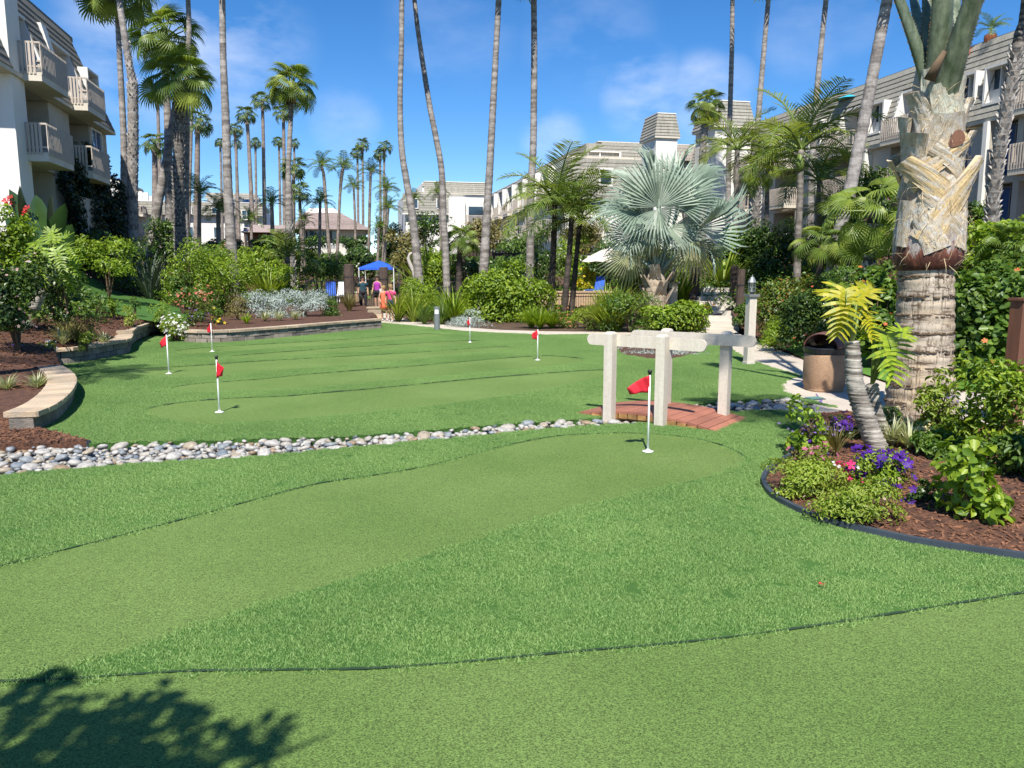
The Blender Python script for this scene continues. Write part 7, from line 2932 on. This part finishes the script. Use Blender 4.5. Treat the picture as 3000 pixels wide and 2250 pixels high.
shrub('green bank of foliage under the right building at right', (2640, 2900, 590, 760), 28, 'leaf_mid', 2800, .17, .45, 14)
shrub('low hedge on the slope behind the broad fan palm', (2360, 2560, 770, 900), 21.5, 'leaf_mid', 2200, .12, .4, 13)
# --- flower bed, right foreground
zb = .09
shrub('light green groundcover mound at front of the petunia bed', (2265, 2480, 1345, 1450), 6.55, 'leaf_lime', 2400, .034, .42, 12, ('petal_white', 14, .03), 'groundcover', 'plant', six=True, z0=.06)
shrub('light green groundcover mound nearest the dark edging', (2380, 2612, 1400, 1510), 5.85, 'leaf_lime', 2600, .034, .42, 12, ('petal_blush', 14, .03), 'groundcover', 'plant', six=True, z0=.06)
shrub('purple petunia clump in front of the scarred trunk', (2500, 2665, 1315, 1440), 6.55, 'leaf_bright', 900, .035, .5, 8, ('petal_purple', 120, .095), 'petunias', 'flowers', six=True, z0=.07)
shrub('small purple petunia right of the main clump', (2655, 2740, 1410, 1470), 6.1, 'leaf_dark', 300, .035, .5, 6, ('petal_purple', 5, .07), 'petunias', 'flowers', z0=.08)
shrub('pair of magenta blooms left of the petunias', (2462, 2515, 1360, 1400), 6.5, 'leaf_lime', 120, .03, .5, 5, ('petal_magenta', 12, .085), 'flower_clump', 'flowers', z0=.08)
shrub('purple blooms left of the scarred trunk', (2420, 2510, 1215, 1265), 8.6, 'leaf_dark', 300, .04, .45, 6, ('petal_purple', 60, .07), 'flower_clump', 'flowers', z0=.08)
shrub('pink globe flowers at the left tip of the bed', (2310, 2440, 1300, 1360), 7.3, 'leaf_olive', 320, .035, .25, 7, ('petal_pink', 16, .065), 'flower_clump', 'flowers', z0=.04)
strap_plant('mauve flower spikes left of the scarred trunk', 2440, 7.9, 1225, 'leaf_olive', 80, .01, .45, 'flower_clump', 'flowers', h=.30, z0=.06, spots=2, spread=.16, flower=('petal_lavender', 40, .035))
shrub('spindly young plant with purple spike at left of bed', (2325, 2420, 1165, 1310), 7.9, 'leaf_bright', 260, .065, .6, 7, ('petal_purple', 8, .045), 'young_plant', 'plant', six=True, z0=.05)
shrub('cream flower heads at foot of the great palm', (2560, 2640, 1190, 1260), 8.6, 'leaf_mid', 260, .06, .4, 6, ('petal_cream', 60, .055), 'flower_clump', 'flowers', z0=.1)
shrub('second cream flower cluster right of the first', (2635, 2735, 1225, 1290), 8.2, 'leaf_mid', 320, .06, .35, 6, ('petal_cream', 50, .055), 'flower_clump', 'flowers', z0=.1)
strap_plant('striped leaves under the cream flowers', 2680, 8.0, 1260, 'leaf_varieg', 90, .02, .7, 'strap_plant', 'plant', h=.32, z0=.1, spots=2, spread=.2)
shrub('glossy upright shrub at left end of foreground hedge', (2690, 2800, 1080, 1290), 8.6, 'leaf_lime', 700, .075, .36, 9, None, six=True, z0=.1)
shrub('tall glossy shrub with yellow new growth at right edge', (2800, 3060, 1040, 1330), 7.9, 'leaf_bright', 1300, .08, .36, 12, None, six=True, z0=.1)
shrub('glossy shrub low behind the petunias', (2690, 2860, 1270, 1400), 7.6, 'leaf_mid', 1100, .07, .4, 10, None, six=True, z0=.09)
shrub('dense dark shrub filling the bed at right edge', (2890, 3120, 1240, 1470), 6.9, 'leaf_mid', 1300, .075, .42, 12, None, six=True, z0=.09)
shrub('broad-leaved plant with round bright leaves at front right', (2755, 2930, 1290, 1580), 5.75, 'leaf_bright', 330, .085, .72, 10, None, 'broadleaf_plant', 'plant', six=True, z0=.06, depth=.25)
strap_plant('blue-purple flower spikes right of the cream flowers', 2870, 8.3, 1240, 'leaf_mid', 50, .012, .4, 'flower_clump', 'flowers', h=.5, z0=.1, flower=('petal_lavender', 30, .05))

# --- background bank planting
FG2 = 'shrubs filling the far garden bank'
q = random.Random(21)
fill = [(560, 700, 700, 840, 40, 'leaf_mid'), (690, 800, 720, 840, 42, 'leaf_bright'), (760, 870, 760, 860, 41, 'leaf_bright'), (860, 1010, 740, 830, 46, 'leaf_mid'), (1000, 1100, 700, 800, 52, 'leaf_dark'),
        (1130, 1250, 670, 800, 50, 'leaf_olive'), (1230, 1330, 720, 830, 43, 'leaf_bright'), (1320, 1430, 740, 830, 44, 'leaf_dark'), (1420, 1560, 745, 830, 43, 'leaf_mid'), (1520, 1640, 720, 850, 42, 'leaf_dark'),
        (1620, 1720, 690, 830, 45, 'leaf_bright'), (1700, 1830, 740, 830, 46, 'leaf_dark'), (1740, 1880, 690, 780, 49, 'leaf_mid'), (1640, 1760, 650, 740, 55, 'leaf_olive'), (1350, 1480, 640, 740, 58, 'leaf_olive'),
        (1460, 1620, 650, 760, 56, 'leaf_mid'), (740, 830, 690, 760, 50, 'leaf_mid'), (560, 660, 700, 770, 46, 'leaf_dark'), (400, 560, 640, 760, 44, 'leaf_mid'), (820, 960, 690, 760, 60, 'leaf_mid'),
        (1880, 2000, 700, 800, 44, 'leaf_mid'), (1100, 1180, 640, 760, 60, 'leaf_dark'), (480, 560, 660, 740, 52, 'leaf_dark'), (650, 720, 700, 760, 48, 'leaf_dark'), (1180, 1320, 620, 720, 62, 'leaf_mid'), (980, 1080, 690, 740, 66, 'leaf_dark')]
where = ['beneath the leaning trunk', 'right of the lone grey trunk', 'before the clubhouse porch', 'left of the left timber pile', 'behind the blue canopy', 'behind the bending trunk', 'between the centre pair of trunks',
         'under the left end of the pergola', 'under the right end of the pergola', 'behind the dark king palm stems', 'left of the market umbrella', 'behind the market umbrella', 'below the small shingled-wing window', 'in front of the receding balconies',
         'under the distant white wall', 'between the two straight trunks', 'before the distant ribbon windows', 'behind the stout booted palm', 'at the foot of the left cluster', 'before the clubhouse deck', 'behind the silver palm trunk',
         'among the central palm clump', 'right behind the left cluster', 'close behind the lone grey trunk', 'left of the distant white wall', 'below the lattice ramp']
for (l_, r_, t_, b_, Y, mt), wh in zip(fill, where):
    adj = {'leaf_mid': 'mid-green', 'leaf_bright': 'bright green', 'leaf_dark': 'dark green', 'leaf_olive': 'olive'}[mt]
    shrub('%s garden bush %s' % (adj, wh), (l_, r_, t_, b_), Y, mt, 1500, .20 if Y < 50 else .26, .4, 12, None, 'garden_bush', 'shrub', group=FG2)
strap_plant('yellow-green dracaena clump left of the iron fence', 800, 40, 780, 'leaf_lime', 80, .09, .55, 'dracaena_clump', 'plant', h=1.8, spots=2, spread=.7)
strap_plant('yellow bamboo-like clump between centre trunk pair', 1255, 44, 700, 'leaf_lime', 90, .08, .5, 'bamboo_clump', 'plant', h=3.6)
strap_plant('pale bird-of-paradise clump behind upright ringed trunk', 1480, 46, 690, 'leaf_silver', 36, .22, .4, 'paddle_clump', 'plant', h=2.6)
m = MB()
bw = thing('bare_tree', 'curved white bare branch left of the bending trunk foot', 'tree', (pd(1215, 800, 39).x, 39, 0))
m.tube([pd(1216, 830, 39), pd(1212, 795, 39), pd(1203, 778, 39), pd(1196, 757, 39), pd(1201, 744, 39), pd(1212, 738, 39)], [.12, .11, .10, .09, .07, .04], 8)
m.build('branch', 'branch_pale', bw, True)

# tree standing behind the camera: only its shadow reaches the picture
rngt = np.random.default_rng(5)
tr = thing('shade_tree', 'leafy tree behind the viewer casting the shadow at lower left', 'tree', (-2.9, -1.6, 0))
MB().tube([(-2.9, -1.6, -.1), (-2.75, -1.2, 1.6), (-2.5, -.8, 3.0), (-2.2, -.2, 4.2)], [.16, .12, .09, .04], 10).build('trunk', 'stem_brown', tr, True)
lumps = [(gp(60, 2120), .42, 4.2), (gp(30, 2240), .42, 4.0), (gp(330, 2110), .34, 4.3), (gp(270, 2200), .40, 4.1), (gp(480, 2190), .30, 4.4), (gp(700, 2180), .24, 4.5), (gp(640, 2250), .26, 4.2), (gp(790, 2140), .15, 4.6), (gp(120, 2020), .20, 4.6), (gp(20, 2040), .3, 4.5),
         (gp(380, 2270), .32, 4.0), (gp(560, 2110), .12, 4.6), (gp(130, 2290), .4, 3.9), (gp(420, 2060), .14, 4.5), (Vector((-2.6, 2.4, 0)), .6, 4.2), (Vector((-3.3, 2.8, 0)), .7, 4.3), (Vector((-1.6, 2.3, 0)), .55, 4.2), (Vector((-3.6, 1.9, 0)), .8, 4.4)]
Vs, Fs, off = [], [], 0
for g_, r_, hh in lumps:
    c = np.array([g_.x - hh / math.tan(SUN_EL) * math.tan(SUN_AZ), g_.y - hh / math.tan(SUN_EL), hh])
    r_ = r_ * (.8 if g_.y > 2.95 else 1)
    n = int(62 * (r_ / .3) ** 2)
    d = unit(rngt.normal(size=(n, 3))) * (rngt.random((n, 1)) ** .4) * r_
    V, F = leaf_arrays(rngt, c + d, unit(rngt.normal(size=(n, 3)) + np.array([0, 0, 1.0])), .13 * rngt.uniform(.7, 1.3, n), .5)
    Vs.append(V)
    Fs.append(F + off)
    off += len(V)
o = bpy.data.objects.new('crown', np_mesh('crown', np.concatenate(Vs) - np.array([-2.9, -1.6, 0]), np.concatenate(Fs), 'leaf_mid'))
COL.objects.link(o)
o.parent = tr
m = MB()
for g_, r_, hh in lumps:
    m.tube([(-2.5, -.8, 3.0), (lerp(-2.5, g_.x, .6), lerp(-.8, g_.y - hh / math.tan(SUN_EL), .6), lerp(3.0, hh, .7)), (g_.x, g_.y - hh / math.tan(SUN_EL), hh)], [.05, .03, .008], 5)
m.build('branch', 'stem_brown', tr)


# leafy ground cover on the banks: nobody could count it
def ground_cover(name, label, poly, n, mt, h, leaf, seed, avoid=()):
    rng = np.random.default_rng(seed)
    xs_ = [p[0] for p in poly]
    ys_ = [p[1] for p in poly]
    pts_ = []
    while len(pts_) < n:
        x, y = rng.uniform(min(xs_), max(xs_)), rng.uniform(min(ys_), max(ys_))
        if inside((x, y), poly) and not any(inside((x, y), a_) for a_ in avoid):
            lump = .45 + .55 * (math.sin(x * 1.7 + 2.1 * math.sin(y * .9)) * math.sin(y * 1.3 + 1.2 * math.sin(x * .7)) * .5 + .5)
            pts_.append((x, y, hz(x, y) + rng.random() ** .6 * h * lump))
    P = np.array(pts_)
    N = unit(rng.normal(size=(n, 3)) * .6 + np.array([0, -.35, 1.0]))
    V, F = leaf_arrays(rng, P, N, leaf * rng.uniform(.7, 1.3, n), .5)
    o = bpy.data.objects.new(name, np_mesh(name, V, F, mt))
    COL.objects.link(o)
    o['kind'] = 'stuff'
    o['label'] = label
    o['category'] = 'ground cover'
    return o


V2 = lambda *a: [Vector(p[:2]) for p in a]
ground_cover('ground_cover', 'leafy ground cover on the bank below the right building', V2(gD(1592, 706), gD(1700, 740), gD(1800, 748), gD(1924, 762), gD(2060, 775), gD(2212, 790), (16, 12), UR(24, 26), UR(56, 26.5), UR(46, 11)), 26000, 'leaf_mid', .9, .16, 1)
ground_cover('ground_cover', 'leafy ground cover on the far bank before the clubhouse', V2(UR(43, -11), UR(44.5, .5), UR(52, 3), UR(52, 26), UR(68, 26), UR(90, 15), UR(90, -22), UR(60, -22)), 22000, 'leaf_mid', .6, .3, 2)
ground_cover('ground_cover', 'leafy ground cover round the pool garden', V2(UR(36.5, 3.2), UR(42, 3.0), UR(50, 4), UR(50, 17), UR(37, 10.5), UR(29.5, 12.5), UR(27.3, 9.0), UR(28.5, 5.8), UR(31, 4.0)), 12000, 'leaf_bright', .45, .15, 3)
ground_cover('ground_cover', 'leafy ground cover on the slope below the left building', V2(UR(11, -6.4), UR(17, -7.2), UR(24.5, -6.2), UR(28, -8.8), UR(31, -4.6), UR(36, -4.5), UR(43, 0.0), UR(43, -10.3), UR(11, -10.3)), 22000, 'leaf_mid', .7, .14, 4, [ug])
# feather palm just outside the frame on the right: its shadow falls by the bridge
sp = thing('feather_palm', 'feather palm outside the frame whose shadow falls by the bridge', 'palm tree', (4.9, 2.6, 0))
make_trunk(sp, [Vector((4.9, 2.6, -.1)), Vector((4.7, 2.8, 3)), Vector((4.0, 3.8, 6)), Vector((3.1, 4.9, 8.0))], [.15, .12, .11, .09], 'bark_queen', .2, 10, .04)
for k in range(16):
    place_leaf(sp, FANS[('pin', 'frond_green', True)][(k % 3) + 1], 'frond', Vector((3.1, 4.9, 8.0)), k * 2.4, 0, 0, 1.3)
sp = thing('feather_palm', 'feather palm outside the frame whose shadow falls beside the seat wall', 'palm tree', (-9.6, 8.6, 0))
make_trunk(sp, [Vector((-9.6, 8.6, -.1)), Vector((-9.5, 8.7, 3)), Vector((-9.0, 9.0, 5.5)), Vector((-8.5, 9.3, 7.0))], [.15, .12, .11, .09], 'bark_queen', .2, 10, .04)
for k in range(9):
    place_leaf(sp, FANS[('pin', 'frond_green', True)][(k % 3) + 1], 'frond', Vector((-8.5, 9.3, 7.0)), k * 2.4 + .4, 0, 0, 1.5)

rp = FR.p(30.6, -1.0, 11.9)
pt_ = thing('potted_palm', 'potted palm peeping over the right roof edge', 'palm tree', rp)
MB().tube([rp, rp + Vector((0, 0, .3)), rp + Vector((0, 0, .45))], [.2, .26, .24], 12).build('pot', 'clay', pt_)
MB().tube([rp + Vector((0, 0, .4)), rp + Vector((0, 0, .7))], [.05, .04], 8).build('stem', 'bark_queen', pt_)
for k in range(11):
    place_leaf(pt_, FANS[('pin', 'frond_green', True)][k % 4], 'frond', rp + Vector((0, 0, .65)), k * 2.4, 0, 0, .95)
